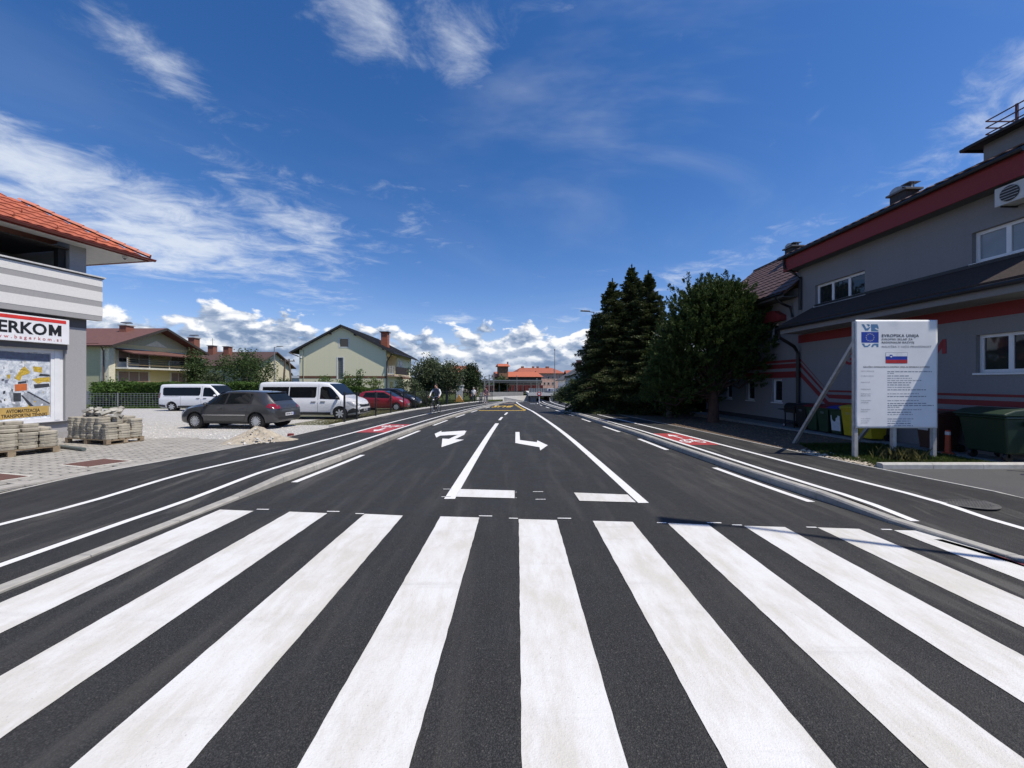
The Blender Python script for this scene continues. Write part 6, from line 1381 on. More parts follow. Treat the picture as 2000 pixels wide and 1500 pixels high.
def strip_patch(sh, name, x0, x1, z0, z1, s, mat, t, off=.012): return side_patch(sh, name, [(x0, z0), (x1, z0), (x1, z1), (x0, z1)], s, mat, t, off, .3)
def seam(sh, t, pts, s, mat=BPL):
    for (a, b) in zip(pts, pts[1:]):
        mb = MB(); n = 6; q = []
        dx, dz = b[0] - a[0], b[1] - a[1]; l = math.hypot(dx, dz); ex, ez = -dz / l * .006, dx / l * .006
        for k in range(n + 1):
            u, v = a[0] + dx * k / n, a[1] + dz * k / n; q.append((mb.pt((u + ex, s * (sh.side(u + ex, v + ez) + .003), v + ez)), mb.pt((u - ex, s * (sh.side(u - ex, v - ez) + .003), v - ez))))
        for k in range(n): mb.idx([q[k][0], q[k][1], q[k+1][1], q[k+1][0]])
        mb.build('door_gap', mat, t)
def handle(sh, t, x, z, s, mat, w=.2):
    y = sh.side(x, z); mb = MB(); mb.box((x - w/2, s * (y - .01), z - .018), (x + w/2, s * (y + .028), z + .018)); return mb.build('door_handle', mat, t, bevel=.012)
def mirror(sh, t, x, z, s, mat):
    y = sh.side(x, z); mb = MB(); mb.sphere((x, s * (y + .12), z + .02), .1, 12, 8, (.75, 1.0, .72)); m = mb.build('door_mirror', mat, t, True); mb = MB(); mb.beam((x, s * (y - .02), z - .02), (x, s * (y + .08), z), .05); mb.build('mirror_arm', BPL, m)
# ---------------------------------------------------------------- dark grey hatchback
def hatchback():
    st = [(-2.10, .36, .56, .68, .62, .55), (-2.07, .30, .72, .84, .74, .62), (-2.02, .27, .80, .935, .81, .64), (-1.94, .25, .86, 1.00, .845, .63), (-1.74, .22, .955, 1.20, .872, .615), (-1.50, .21, .985, 1.40, .880, .60), (-1.36, .2, .985, 1.435, .880, .60), (-.9, .2, .97, 1.475, .878, .595), (-.2, .2, .95, 1.485, .878, .59), (.25, .2, .93, 1.44, .878, .585), (.62, .2, .915, 1.25, .878, .62), (.98, .2, .895, 1.015, .878, .70), (1.25, .2, .86, .965, .876, .73), (1.6, .21, .79, .89, .862, .72), (1.88, .22, .69, .80, .80, .66), (2.03, .25, .58, .70, .69, .56), (2.10, .32, .46, .56, .52, .42)]
    sh = Shell(st); P = M('graphite car paint', (.052, .054, .058), .28, .03, 3, metal=.3, coat=.8)
    t, b = car('hatchback_car', 'dark grey five door hatchback with red tail lamps parked on gravel', 'car', (-10.83, 15.42, gz(15.4) + .10), R(175.5), sh, (1.28, -1.30), P, None, sc=(.955, .97, .98), spokes=16)
    for s in (-1, 1):
        side_patch(sh, 'window_trim', [(.98, .945), (-1.10, .985), (-1.10, 1.33), (-1.0, 1.385), (-.6, 1.415), (.06, 1.41), (.38, 1.385), (.66, 1.215)], s, BPL, t, .003); side_patch(sh, 'sill_cladding', [(-.92, .235), (.92, .235), (.92, .30), (-.92, .30)], s, BPL, t, .008, .3)
        side_patch(sh, 'front_window', [(.90, .965), (.06, .985), (.04, 1.385), (.34, 1.36), (.62, 1.20)], s, CGL, t); side_patch(sh, 'rear_window', [(-.02, .985), (-.98, 1.01), (-1.02, 1.36), (-.62, 1.395), (-.04, 1.39)], s, CGL, t)
        seam(sh, t, [(1.0, .93), (.98, .45), (.92, .32)], s); seam(sh, t, [(.02, 1.40), (.02, .32)], s); seam(sh, t, [(-.98, .98), (-.90, .6), (-.78, .32)], s); seam(sh, t, [(.92, .32), (-.78, .32)], s)
        strip_patch(sh, 'rub_strip', -.88, .95, .545, .575, s, CHR, t); handle(sh, t, .22, .83, s, P); handle(sh, t, -.72, .85, s, P); mirror(sh, t, .78, .96, s, P)
        side_patch(sh, 'tail_lamp', [(-1.72, .86), (-2.02, .80), (-2.02, .93), (-1.90, 1.0), (-1.78, .985)], s, RLAMP, t, .008); side_patch(sh, 'headlamp', [(1.62, .78), (1.96, .60), (2.0, .52), (1.86, .56)], s, HLAMP, t, .008)
    for s in (-1, 1): end_patch(sh, 'tail_lamp', [(s * .50, .80), (s * .74, .80), (s * .76, .93), (s * .52, .93)], -1, RLAMP, t)
    top_patch(sh, 'rear_screen', -1.86, -1.50, .07, CGL, t); top_patch(sh, 'windscreen', .30, .96, .05, CGL, t); end_patch(sh, 'rear_bumper_gap', [(-.70, .775), (.70, .775), (.70, .785), (-.70, .785)], -1, BPL, t)
    end_patch(sh, 'rear_bumper', [(-.62, .36), (.62, .36), (.66, .46), (-.66, .46)], -1, BPL, t); plate(t, sh, -1, .56); end_patch(sh, 'grille', [(-.5, .42), (.5, .42), (.45, .52), (-.45, .52)], 1, BPL, t)
    x = sh.end(0, .87, -1); mb = MB(); n = 20; q = [[mb.pt((x - .014, rr_ * math.cos(2*math.pi*k/n), .87 + rr_ * math.sin(2*math.pi*k/n))) for k in range(n)] for rr_ in (.062, .048)]
    for k in range(n): mb.idx([q[0][k], q[0][(k+1) % n], q[1][(k+1) % n], q[1][k]])
    mb.build('round_badge', CHR, t); mb = MB(); mb.tube([(-1.3, 0, 1.44), (-1.52, 0, 1.60)], .006, 6); mb.build('roof_aerial', BPL, t); mb = MB(); mb.box((-1.60, -.52, 1.405), (-1.44, .52, 1.43)); mb.build('roof_spoiler', P, t, bevel=.01)
hatchback()
# ---------------------------------------------------------------- white vans
def van_shell():
    st = [(-2.55, .34, 1.0, 1.72, .88, .74), (-2.52, .28, 1.04, 1.88, .925, .77), (-2.44, .25, 1.06, 1.945, .945, .785), (-2.2, .24, 1.06, 1.965, .952, .79), (-1, .23, 1.06, 1.975, .956, .79), (.5, .23, 1.05, 1.965, .956, .785), (.95, .23, 1.04, 1.90, .955, .77), (1.35, .23, 1.03, 1.58, .953, .77), (1.72, .23, 1.02, 1.24, .950, .78), (1.95, .23, .99, 1.15, .942, .76), (2.2, .24, .93, 1.07, .915, .70), (2.38, .26, .80, .97, .85, .62), (2.49, .28, .66, .82, .74, .54), (2.55, .34, .52, .66, .58, .44)]
    return Shell(st)
def van(label, loc, rz, two, dark_mirror, sc):
    sh = van_shell(); P = M('white van paint', (.74, .75, .76), .3, .02, 2, coat=.6)
    t, b = car('minibus', label, 'van', loc, rz, sh, (1.63, -1.60), P, None, sc, 7, .335, .83)
    for s in (-1, 1):
        if two: side_patch(sh, 'side_window', [(-2.32, 1.24), (-.98, 1.16), (-.98, 1.72), (-2.32, 1.72)], s, TINT, t, .007); side_patch(sh, 'side_window', [(-.93, 1.16), (.36, 1.16), (.42, 1.24), (.42, 1.72), (-.93, 1.72)], s, TINT, t, .007)
        else: side_patch(sh, 'side_window', [(-2.24, 1.22), (-2.12, 1.14), (.34, 1.14), (.42, 1.24), (.42, 1.70), (.34, 1.74), (-2.2, 1.74), (-2.28, 1.66)], s, TINT, t, .007)
        side_patch(sh, 'front_window', [(.62, 1.10), (1.62, 1.06), (1.58, 1.16), (1.22, 1.58), (1.05, 1.72), (.68, 1.74), (.62, 1.66)], s, TINT, t, .007)
        seam(sh, t, [(.52, 1.85), (.52, .40)], s); seam(sh, t, [(1.70, 1.04), (1.66, .8)], s); seam(sh, t, [(-.95, 1.1), (-.95, .40)], s); seam(sh, t, [(.52, .42), (-.95, .42)], s)
        side_patch(sh, 'sill_cladding', [(-1.15, .27), (1.15, .27), (1.15, .40), (-1.15, .40)], s, BPL, t, .014, .3); side_patch(sh, 'rear_corner_cladding', [(-2.50, .34), (-2.05, .30), (-2.05, .45), (-2.50, .50)], s, BPL, t, .012)
        handle(sh, t, .30, .94, s, BPL, .24); handle(sh, t, .78, .95, s, BPL, .24); mirror(sh, t, 1.52, 1.14, s, BPL if dark_mirror else P); strip_patch(sh, 'slide_rail', -2.2, -1.1, 1.06, 1.075, s, BPL, t, .008)
        side_patch(sh, 'headlamp', [(1.98, .94), (2.30, .72), (2.42, .66), (2.38, .78), (2.16, .95)], s, HLAMP, t, .01); side_patch(sh, 'bumper_side', [(1.99, .32), (2.5, .40), (2.52, .55), (2.28, .62), (2.06, .50)], s, BPL, t, .012)
        side_patch(sh, 'tail_lamp', [(-2.50, .95), (-2.42, .95), (-2.42, 1.35), (-2.50, 1.35)], s, RLAMP, t, .008)
    for s in (-1, 1): end_patch(sh, 'headlamp', [(s * .56, .74), (s * .78, .74), (s * .74, .90), (s * .60, .86)], 1, HLAMP, t)
    top_patch(sh, 'windscreen', 1.02, 1.68, .05, CGL, t); end_patch(sh, 'grille', [(-.56, .66), (.56, .66), (.60, .82), (.3, .78), (-.3, .78), (-.60, .82)], 1, BPL, t, .01); end_patch(sh, 'front_bumper', [(-.66, .36), (.66, .36), (.70, .52), (.5, .56), (-.5, .56), (-.70, .52)], 1, BPL, t, .012); plate(t, sh, 1, .50)
    end_patch(sh, 'rear_screen', [(-.68, 1.15), (.68, 1.15), (.64, 1.65), (-.64, 1.65)], -1, TINT, t); x = sh.end(0, .74, 1); mb = MB(); mb.prism([(x + .014, 0, .70), (x + .014, .05, .75), (x + .014, 0, .80), (x + .014, -.05, .75)], (.006, 0, 0)); mb.build('diamond_badge', CHR, t)
van('white minibus with two dark side windows and black mirror behind the fence', (-10.15, 20.05, gz(20) + .10), R(-1.5), True, True, (1, 1, .955))
van('white minibus with one long dark side window near the wire fence', (-21.95, 27.5, gz(27.5) + .10), R(-2), False, False, (1, 1, .95))
# ---------------------------------------------------------------- red and black small cars
def compact(name, label, loc, rz, paint, sc, wag):
    st = [(-1.94, .36, .62, .74, .62, .52), (-1.92, .30, .84, 1.0, .74, .58), (-1.86, .27, .96, 1.20, .80, .60), (-1.70, .25, 1.0, 1.40, .83, .60), (-1.3, .22, 1.0, 1.49, .845, .60), (-.5, .2, .98, 1.53, .845, .60), (.1, .2, .95, 1.50, .845, .59), (.55, .2, .93, 1.32, .845, .61), (1.05, .2, .90, 1.05, .84, .68), (1.35, .2, .86, .96, .83, .68), (1.68, .22, .74, .85, .77, .60), (1.86, .25, .60, .72, .66, .52), (1.94, .33, .46, .56, .5, .40)]
    sh = Shell(st); t, b = car(name, label, 'car', loc, rz, sh, (1.22, -1.22), paint, None, sc, 8, .30, .73)
    for s in (-1, 1):
        side_patch(sh, 'window_trim', [(.94, .945), (-1.50, 1.03), (-1.34, 1.42), (.10, 1.43), (.55, 1.235)], s, BPL, t, .003)
        side_patch(sh, 'front_window', [(.86, .96), (-.30, 1.0), (-.34, 1.42), (.08, 1.41), (.52, 1.22)], s, TINT, t); side_patch(sh, 'rear_window', [(-.38, 1.0), (-1.45, 1.05), (-1.30, 1.40), (-.40, 1.42)], s, TINT, t)
        seam(sh, t, [(.98, .94), (.94, .34)], s); seam(sh, t, [(-.34, 1.42), (-.36, .34)], s); handle(sh, t, -.18, .87, s, paint); mirror(sh, t, .78, .98, s, paint); side_patch(sh, 'headlamp', [(1.42, .84), (1.74, .66), (1.82, .60), (1.78, .72), (1.56, .84)], s, HLAMP, t, .008); side_patch(sh, 'tail_lamp', [(-1.70, .92), (-1.86, .92), (-1.82, 1.15), (-1.70, 1.2)], s, RLAMP, t, .008); strip_patch(sh, 'rub_strip', -.85, .85, .52, .56, s, paint, t)
    top_patch(sh, 'windscreen', .18, 1.0, .05, CGL, t); end_patch(sh, 'grille', [(-.46, .38), (.46, .38), (.42, .50), (-.42, .50)], 1, BPL, t); plate(t, sh, 1, .47, .5, .11)
compact('compact_car', 'red three door compact car parked behind the black fence', (-9.25, 28.0, gz(28) + .1), R(-3), M('red car paint', (.30, .008, .016), .3, .04, 3, coat=.9), (.90, .92, .92), 0)
compact('compact_car', 'black compact car parked behind the red car', (-9.35, 31.2, gz(31.2) + .1), R(-6), M('black car paint', (.012, .012, .013), .25, .05, 3, coat=.9), (1.03, 1.0, 1.04), 1)
# ================================================================ people and bicycles
SKIN = M('skin', (.50, .29, .21), .6, .06)
def person(label, loc, rz, J, mats, hair, sc=1.0):
    """J: joints; grown as one skinned surface, coloured by the limb each face belongs to"""
    verts, rad, edges, kind = [], [], [], []
    def add(p, r): verts.append(Vector(p)); rad.append(r); return len(verts) - 1
    def chain(pts, rs, start, k):
        a = start
        for p, r in zip(pts, rs): b = add(p, r); edges.append((a, b)); kind.append(k); a = b
        return a
    pel = add(J['pelvis'], .15)
    ch = chain([J['waist'], J['chest']], [.135, .155], pel, 'top'); nk = chain([J['neck']], [.058], ch, 'top')
    hd = chain([J['head'], Vector(J['head']) + Vector((0, .0, .085))], [.088, .072], nk, 'skin')
    f = (Vector(J['nose']) - Vector(J['head'])); chain([Vector(J['head']) + f], [.03], hd - 1, 'skin')
    for s, q in ((1, 'L'), (-1, 'R')):
        sh = chain([J['sho' + q]], [.072], ch, 'top'); el = chain([J['elb' + q]], [.046], sh, 'sleeve'); wr = chain([J['han' + q]], [.033], el, 'fore')
        d = (Vector(J['han' + q]) - Vector(J['elb' + q])).normalized(); pm = chain([Vector(J['han' + q]) + d * .06], [.036], wr, 'skin')
        side = d.cross(Vector((0, 0, 1))); side = side.normalized() if side.length > .1 else Vector((0, 1, 0)); nrm = Vector(J.get('curl', (0, 0, -1)))
        for k in range(4): o = side * (.030 - .020 * k); chain([verts[pm] + o + d * .035, verts[pm] + o * 1.05 + d * (.055, .065, .062, .048)[k] + nrm * .03], [.010, .008], pm, 'skin')
        chain([verts[wr] + side * .045 * s + d * .03, verts[wr] + side * .055 * s + d * .065 + nrm * .02], [.011, .009], wr, 'skin')
        hp = chain([J['hip' + q]], [.098], pel, 'leg'); kn = chain([J['kne' + q]], [.068], hp, 'leg'); an = chain([J['ank' + q]], [.045], kn, 'leg'); chain([J['toe' + q]], [.040], an, 'shoe')
    me = bpy.data.meshes.new('body'); me.from_pydata([tuple(v) for v in verts], edges, []); o = bpy.data.objects.new('body', me); COL.objects.link(o)
    sk = o.modifiers.new('skin', 'SKIN'); sk.use_smooth_shade = True
    for i, v in enumerate(me.skin_vertices[0].data): v.radius = (rad[i], rad[i]); v.use_root = (i == 0)
    sb = o.modifiers.new('sub', 'SUBSURF'); sb.levels = 2; sb.render_levels = 2
    bm_ = bpy.data.meshes.new_from_object(o.evaluated_get(bpy.context.evaluated_depsgraph_get())); bpy.data.objects.remove(o)
    order = ['skin', 'top', 'sleeve', 'fore', 'leg', 'shoe']; bm_.materials.clear()
    for k in order: bm_.materials.append(mats.get(k, SKIN))
    for p in bm_.polygons:
        c = p.center; best = (1e9, 'top')
        for (a, b), k in zip(edges, kind):
            A, B = verts[a], verts[b]; t = max(0, min(1, (c - A).dot(B - A) / max(1e-9, (B - A).length_squared))); d = (c - A.lerp(B, t)).length - (rad[a] + (rad[b] - rad[a]) * t)
            if d < best[0]: best = (d, k)
        p.material_index = order.index(best[1])
    t = tag(empty('person', loc, rz), label, 'person'); t.scale = (sc, sc, sc); link('body', bm_, t)
    h = Vector(J['head']) + Vector((0, -.012, .045)); mb = MB(); mb.sphere(h + Vector((0, -.012, .035)), .098, 14, 9, (.95, 1.05, .92)); 
    for i, v in enumerate(mb.v):
        if v[2] < h.z - .02 and v[1] > h.y: mb.v[i] = (v[0] * .9, h.y, max(v[2], h.z - .01))
    mb.build('hair', M('hair ' + hair[0], hair[1], .8, .2, 30), t, True)
    for s in (-1, 1): mb = MB(); mb.sphere(Vector(J['head']) + Vector((s * .034, .078, .022)), .011, 8, 6); mb.build('eye', M('eye dark', (.03, .025, .02), .4), t); mb = MB(); mb.sphere(Vector(J['head']) + Vector((s * .088, -.005, .005)), .026, 8, 6, (.4, .7, 1)); mb.build('ear', SKIN, t)
    mb = MB(); mb.sphere(Vector(J['head']) + Vector((0, .074, -.042)), .02, 8, 6, (1.2, .5, .35)); mb.build('mouth', M('lips', (.36, .13, .11), .5), t)
    return t
def bicycle(label, loc, rz, col):
    t = tag(empty('bicycle', loc, rz), label, 'bicycle'); FM = M('bike ' + col[0], col[1], .35, .05, coat=.5); r = .34
    for nm, y in (('front_wheel', .56), ('rear_wheel', -.50)):
        mb = MB(); n = 28; rg = []
        for k in range(n):
            a = 2 * math.pi * k / n; rg.append([mb.pt(((.02 * math.cos(b)), y + (r - .02 + .02 * math.sin(b)) * math.cos(a), r + (r - .02 + .02 * math.sin(b)) * math.sin(a))) for b in [2*math.pi*j/6 for j in range(6)]])
        for k in range(n):
            for j in range(6): mb.idx([rg[k][j], rg[k][(j+1) % 6], rg[(k+1) % n][(j+1) % 6], rg[(k+1) % n][j]])
        w = mb.build(nm, TYRE, t, True)
        for k in range(10): a = math.pi * k / 10; mb = MB(); mb.beam((0, y - (r - .03) * math.cos(a), r - (r - .03) * math.sin(a)), (0, y + (r - .03) * math.cos(a), r + (r - .03) * math.sin(a)), .004); mb.build('spoke', CHR, w)
        mb = MB(); mb.lathe((0, y, r), [(.02, -.04), (.02, .04)], 10, 'x'); mb.build('hub', CHR, w)
        mb = MB(); pts = [(0, y + (r + .03) * math.cos(a), r + (r + .03) * math.sin(a)) for a in [R(20 + 150 * k / 10) for k in range(11)]]; mb.tube(pts, .022, 6); mb.build('mudguard', BPL, t)
    bb, st, hd, sd = (0, -.06, .30), (0, -.22, .86), (0, .38, .88), (0, -.26, .96); mb = MB()
    for a, b in ((bb, st), (bb, (0, .40, .74)), (st, hd), ((0, -.5, r), bb), ((0, -.5, r), (0, -.20, .80)), ((0, .40, .72), (0, .36, .98)), (st, sd)): mb.tube([a, b], .017, 8)
    for s in (-1, 1): mb.tube([(s * .05, .56, r), (s * .05, .44, .68), (0, .40, .74)], .012, 6)
    mb.build('frame', FM, t, 40)
    mb = MB(); mb.tube([(-.29, .28, 1.06), (-.2, .36, 1.07), (0, .40, 1.0), (.2, .36, 1.07), (.29, .28, 1.06)], .013, 8); mb.build('handlebar', CHR, t, 40)
    for s in (-1, 1): mb = MB(); mb.tube([(s * .29, .28, 1.06), (s * .25, .32, 1.065)], .019, 8); mb.build('grip', BPL, t)
    mb = MB(); mb.sphere((0, -.28, .98), .12, 12, 8, (.75, 1.15, .35)); mb.build('saddle', BPL, t, True)
    mb = MB(); mb.lathe((.05, -.06, .30), [(.09, -.004), (.09, .004)], 20, 'x'); mb.beam((.06, -.06, .30), (.06, -.06, .13), .02); mb.beam((-.06, -.06, .30), (-.06, -.06, .47), .02); mb.build('crankset', CHR, t)
    for s, z in ((1, .13), (-1, .47)): mb = MB(); mb.box((s * .07, -.11, z - .012), (s * .16, -.01, z + .012)); mb.build('pedal', BPL, t)
    mb = MB(); mb.lathe((0, .45, .86), [(.05, -.03), (.055, .02), (.03, .05)], 12, 'y'); mb.build('headlight', HLAMP, t)
    return t
zc = lambda x, y: gz(y) + pathL(y)
cx, cy = -4.62, 23.4; rzc = R(180 - 10)
bicycle('black city bicycle ridden towards the crossing', (cx, cy, zc(cx, cy) + .002), rzc, ('black', (.015, .015, .017)))
person('person in grey vest and white sleeves riding a bicycle along the path', (cx, cy, zc(cx, cy)), rzc, dict(pelvis=(0, -.26, 1.06), waist=(0, -.18, 1.20), chest=(0, -.06, 1.42), neck=(0, .0, 1.56), head=(0, .04, 1.67), nose=(0, .155, 1.66), shoL=(.185, -.04, 1.47), elbL=(.32, .06, 1.24), hanL=(.30, .24, 1.09), shoR=(-.185, -.04, 1.47), elbR=(-.32, .06, 1.24), hanR=(-.30, .24, 1.09), hipL=(.10, -.20, 1.0), kneL=(.11, .14, .66), ankL=(.11, -.06, .24), toeL=(.11, .10, .17), hipR=(-.10, -.20, 1.0), kneR=(-.12, .22, .86), ankR=(-.11, -.04, .56), toeR=(-.11, .10, .50)),
       dict(top=M('grey vest', (.10, .11, .14), .9, .1), sleeve=M('white sleeve', (.66, .66, .67), .9), fore=MATS['white sleeve'], leg=M('black trousers', (.014, .014, .018), .9), shoe=M('white shoes', (.6, .6, .6), .7)), ('dark brown', (.035, .022, .016)))
walk = dict(pelvis=(0, 0, .95), waist=(0, .01, 1.12), chest=(0, .02, 1.34), neck=(0, .02, 1.50), head=(0, .05, 1.61), nose=(0, .165, 1.60), shoL=(.19, .0, 1.39), elbL=(.25, -.08, 1.12), hanL=(.25, .06, .90), shoR=(-.19, .0, 1.39), elbR=(-.25, .0, 1.12), hanR=(-.26, .12, .92), hipL=(.095, 0, .90), kneL=(.10, .14, .52), ankL=(.10, .18, .10), toeL=(.10, .32, .05), hipR=(-.095, 0, .90), kneR=(-.10, .02, .50), ankR=(-.10, -.22, .12), toeR=(-.10, -.10, .045))
px, py = AT(925, 0, 42).x, 42.0
person('person in white t-shirt and dark trousers walking along the path', (px, py, zc(px, py)), R(180), walk, dict(top=M('white t-shirt', (.72, .72, .72), .9), sleeve=M('white t-shirt', (.72, .72, .72), .9), leg=M('navy jeans', (.02, .025, .045), .9), shoe=MATS['white shoes']), ('grey', (.35, .33, .31)), .97)
px, py = AT(944, 0, 40.5).x, 40.5
person('person in pink patterned top pushing a bicycle on the path', (px + .25, py + .1, zc(px, py)), R(175), {**walk, 'hanR': (-.42, .32, .98), 'elbR': (-.34, .06, 1.12), 'hanL': (-.02, .36, .98), 'elbL': (.22, .12, 1.10)}, dict(top=M('pink patterned top', (.28, .13, .16), .9, .5, 25, col2=(.06, .04, .06)), sleeve=M('pink patterned top', (.28, .13, .16)), leg=M('grey lilac trousers', (.24, .21, .25), .9), shoe=M('beige shoes', (.45, .36, .30), .8)), ('black', (.012, .01, .01)), .96)
bicycle('dark bicycle being pushed beside the person in pink', (px - .28, py - .25, zc(px, py) + .002), R(176), ('dark blue', (.02, .025, .06)))
# ================================================================ vegetation
def leaf_mat(name, c1, c2, trans=.25):
    m = bpy.data.materials.new(name); m.use_nodes = True; nt = m.node_tree; nt.nodes.clear(); nd, mt, ss, mix, noise, comb = mknodes(nt)
    tc = nd('ShaderNodeTexCoord').outputs['Object']; n = noise(tc, 1.6, 5, .7); n2 = noise(tc, 9.0, 3, .7)
    c = mix(ss(mt('ADD', mt('MULTIPLY', n, .5), mt('MULTIPLY', n2, .5)), .35, .65), c1 + (1,), c2 + (1,))
    d = nd('ShaderNodeBsdfPrincipled', ins={'Base Color': c, 'Roughness': .6, 'Specular IOR Level': .25}); t = nd('ShaderNodeBsdfTranslucent', ins={0: mix(.5, c, tuple(x * 1.3 for x in c2) + (1,))})
    mx = nd('ShaderNodeMixShader', ins={0: trans, 1: d.outputs[0], 2: t.outputs[0]}); nt.links.new(mx.outputs[0], nd('ShaderNodeOutputMaterial').inputs[0]); return m
def leaves_mesh(name, C, A, B, mat):
    """leaf quads: centres C, half axes A and B"""
    n = len(C); V = np.empty((n, 4, 3), np.float32); V[:, 0] = C - A; V[:, 1] = C - B * .9 + A * .1; V[:, 2] = C + A; V[:, 3] = C + B * .9 + A * .1
    me = bpy.data.meshes.new(name); me.vertices.add(n * 4); me.vertices.foreach_set('co', V.ravel()); me.loops.add(n * 4); me.loops.foreach_set('vertex_index', np.arange(n * 4, dtype=np.int32)); me.polygons.add(n); me.polygons.foreach_set('loop_start', np.arange(0, n * 4, 4, dtype=np.int32)); me.polygons.foreach_set('loop_total', np.full(n, 4, np.int32)); me.update(calc_edges=True); me.materials.append(mat); return me
def rnd_unit(rg, n): v = rg.normal(size=(n, 3)); return v / np.linalg.norm(v, axis=1, keepdims=True)
def oriented(rg, D, size, ratio, jit):
    D = D + rg.normal(size=D.shape) * jit; D /= np.linalg.norm(D, axis=1, keepdims=True); Q = rnd_unit(rg, len(D)); B = np.cross(D, Q); B /= np.linalg.norm(B, axis=1, keepdims=True); s = size[:, None]; return D * s, B * s * ratio
BARK = M('bark brown', (.075, .055, .042), .95, .3, 6, .02, 14); BARK2 = M('bark grey', (.11, .10, .085), .95, .3, 6, .02, 14)
LF = dict(broad=leaf_mat('leaf broad', (.030, .055, .016), (.085, .125, .040)), light=leaf_mat('leaf light', (.075, .115, .025), (.15, .19, .055)), grey=leaf_mat('leaf grey green', (.045, .065, .030), (.105, .13, .065)), hedge=leaf_mat('leaf hedge', (.035, .075, .012), (.085, .15, .028)), spruce=leaf_mat('needle spruce', (.022, .036, .012), (.095, .115, .038), .14), thuja=leaf_mat('scale leaf thuja', (.022, .040, .009), (.085, .125, .032), .16), dark=leaf_mat('leaf dark', (.016, .030, .010), (.045, .068, .024)))
def tree(name, label, x, y, h, lobes, nleaf, size, leaf, seed, group=None, trunk_r=.14, cat='tree', clump=.32, bark=None, base=0.0, fill=.5):
    rg = np.random.default_rng(seed); t = tag(empty(name, (x, y, gz(y) + .06)), label, cat, group); rr = random.Random(seed)
    tot = sum(l[3] * l[4] * l[5] for l in lobes); Cs, Ds = [], []
    for (lx, ly, lz, rx, ry, rz) in lobes:
        k = max(6, int(nleaf / 26 * rx * ry * rz / tot)); u = rnd_unit(rg, k); r = (1 - rg.random(k) ** 2 * (1 - fill))[:, None] * (1 + rg.normal(size=(k, 1)) * .10)
        cc_ = np.array((lx, ly, lz)) + u * r * np.array((rx, ry, rz)); cc_ = cc_[cc_[:, 2] > base]
        for c, d in zip(cc_, u): m = 26; p = c + rg.normal(size=(m, 3)) * clump * np.array((1, 1, .7)); Cs.append(p); Ds.append(np.tile(d * .5 + np.array((0, 0, .1)), (m, 1)))
    C = np.concatenate(Cs); D = np.concatenate(Ds); A, B = oriented(rg, D + rnd_unit(rg, len(D)) * .9, size * rg.uniform(.6, 1.3, len(D)), .62, .4)
    link('crown', leaves_mesh('crown', C, A, B, LF[leaf]), t)
    mb = MB(); top = max(l[2] for l in lobes); mb.tube([(0, 0, -.1), (.03, .02, top * .35), (-.04, .03, top * .7), (.02, 0, top)], [trunk_r * 1.25, trunk_r, trunk_r * .7, trunk_r * .3], 10)
    for (lx, ly, lz, rx, ry, rz) in lobes:
        for _ in range(3): z0 = max(base * .6, min(lz * .6, top * .8) * rr.uniform(.6, 1.0)); q = Vector((lx, ly, lz)) + Vector((rr.uniform(-.6, .6) * rx, rr.uniform(-.6, .6) * ry, rr.uniform(-.3, .6) * rz)); mb.tube([(0, 0, z0), tuple((Vector((0, 0, z0)) + q) / 2 + Vector((0, 0, .1))), tuple(q)], [trunk_r * .45, trunk_r * .28, .015], 6)
    mb.build('trunk', bark or BARK2, t, 60); return t
def at_tree(name, label, px0, px1, py_top, Y, leaf, seed, n, size, lob=5, base=.6, squash=1.0, group=None, cat='tree', clump=.3, tr=.13, fill=.5):
    a, b = AT(px0, py_top, Y), AT(px1, py_top, Y); x = (a.x + b.x) / 2; w = (b.x - a.x) / 2; h = a.z - gz(Y) - .06; rr = random.Random(seed); L_ = [(0, 0, (h + base) / 2, w * .72, w * .7 * squash, (h - base) * .46)]
    for k in range(lob):
        an = 2 * math.pi * k / lob + rr.uniform(-.3, .3); f = rr.uniform(.35, .55); z = base + (h - base) * rr.uniform(.25, .72); L_.append((w * f * math.cos(an), w * f * math.sin(an) * squash, z, w * rr.uniform(.42, .6), w * .5, (h - base) * rr.uniform(.2, .3)))
    L_.append((rr.uniform(-.2, .2) * w, 0, h - (h - base) * .18, w * .42, w * .42, (h - base) * .18)); return tree(name, label, x, Y, h, L_, n, size, leaf, seed, group, tr, cat, clump, base=base * .5, fill=fill)
at_tree('leafy_tree', 'broad dark leafy tree in front of the brown roofed cream house', 430, 541, 684, 43, 'broad', 1, 9000, .10, 6, .3)
at_tree('leafy_tree', 'narrow leafy tree between the balcony house and the cream house', 362, 412, 682, 47, 'broad', 2, 6000, .11, 4, .3)
at_tree('garden_shrub', 'low olive shrub under the eaves of the cream house', 396, 440, 722, 46, 'grey', 3, 2600, .10, 4, .2, cat='shrub')
at_tree('leafy_tree', 'bushy grey green tree beside the pale green house', 806, 872, 697, 40, 'grey', 4, 9000, .10, 6, .4)
at_tree('leafy_tree', 'lower spreading grey green tree over the path fence', 840, 905, 708, 39, 'grey', 5, 8000, .10, 6, .9)
at_tree('leafy_tree', 'dark conical tree before the distant red roofed building', 899, 940, 710, 52, 'dark', 6, 7000, .12, 4, .3)
at_tree('garden_shrub', 'small round shrub in front of the long white hall', 540, 566, 738, 50, 'broad', 27, 1500, .11, 3, .1, cat='shrub')
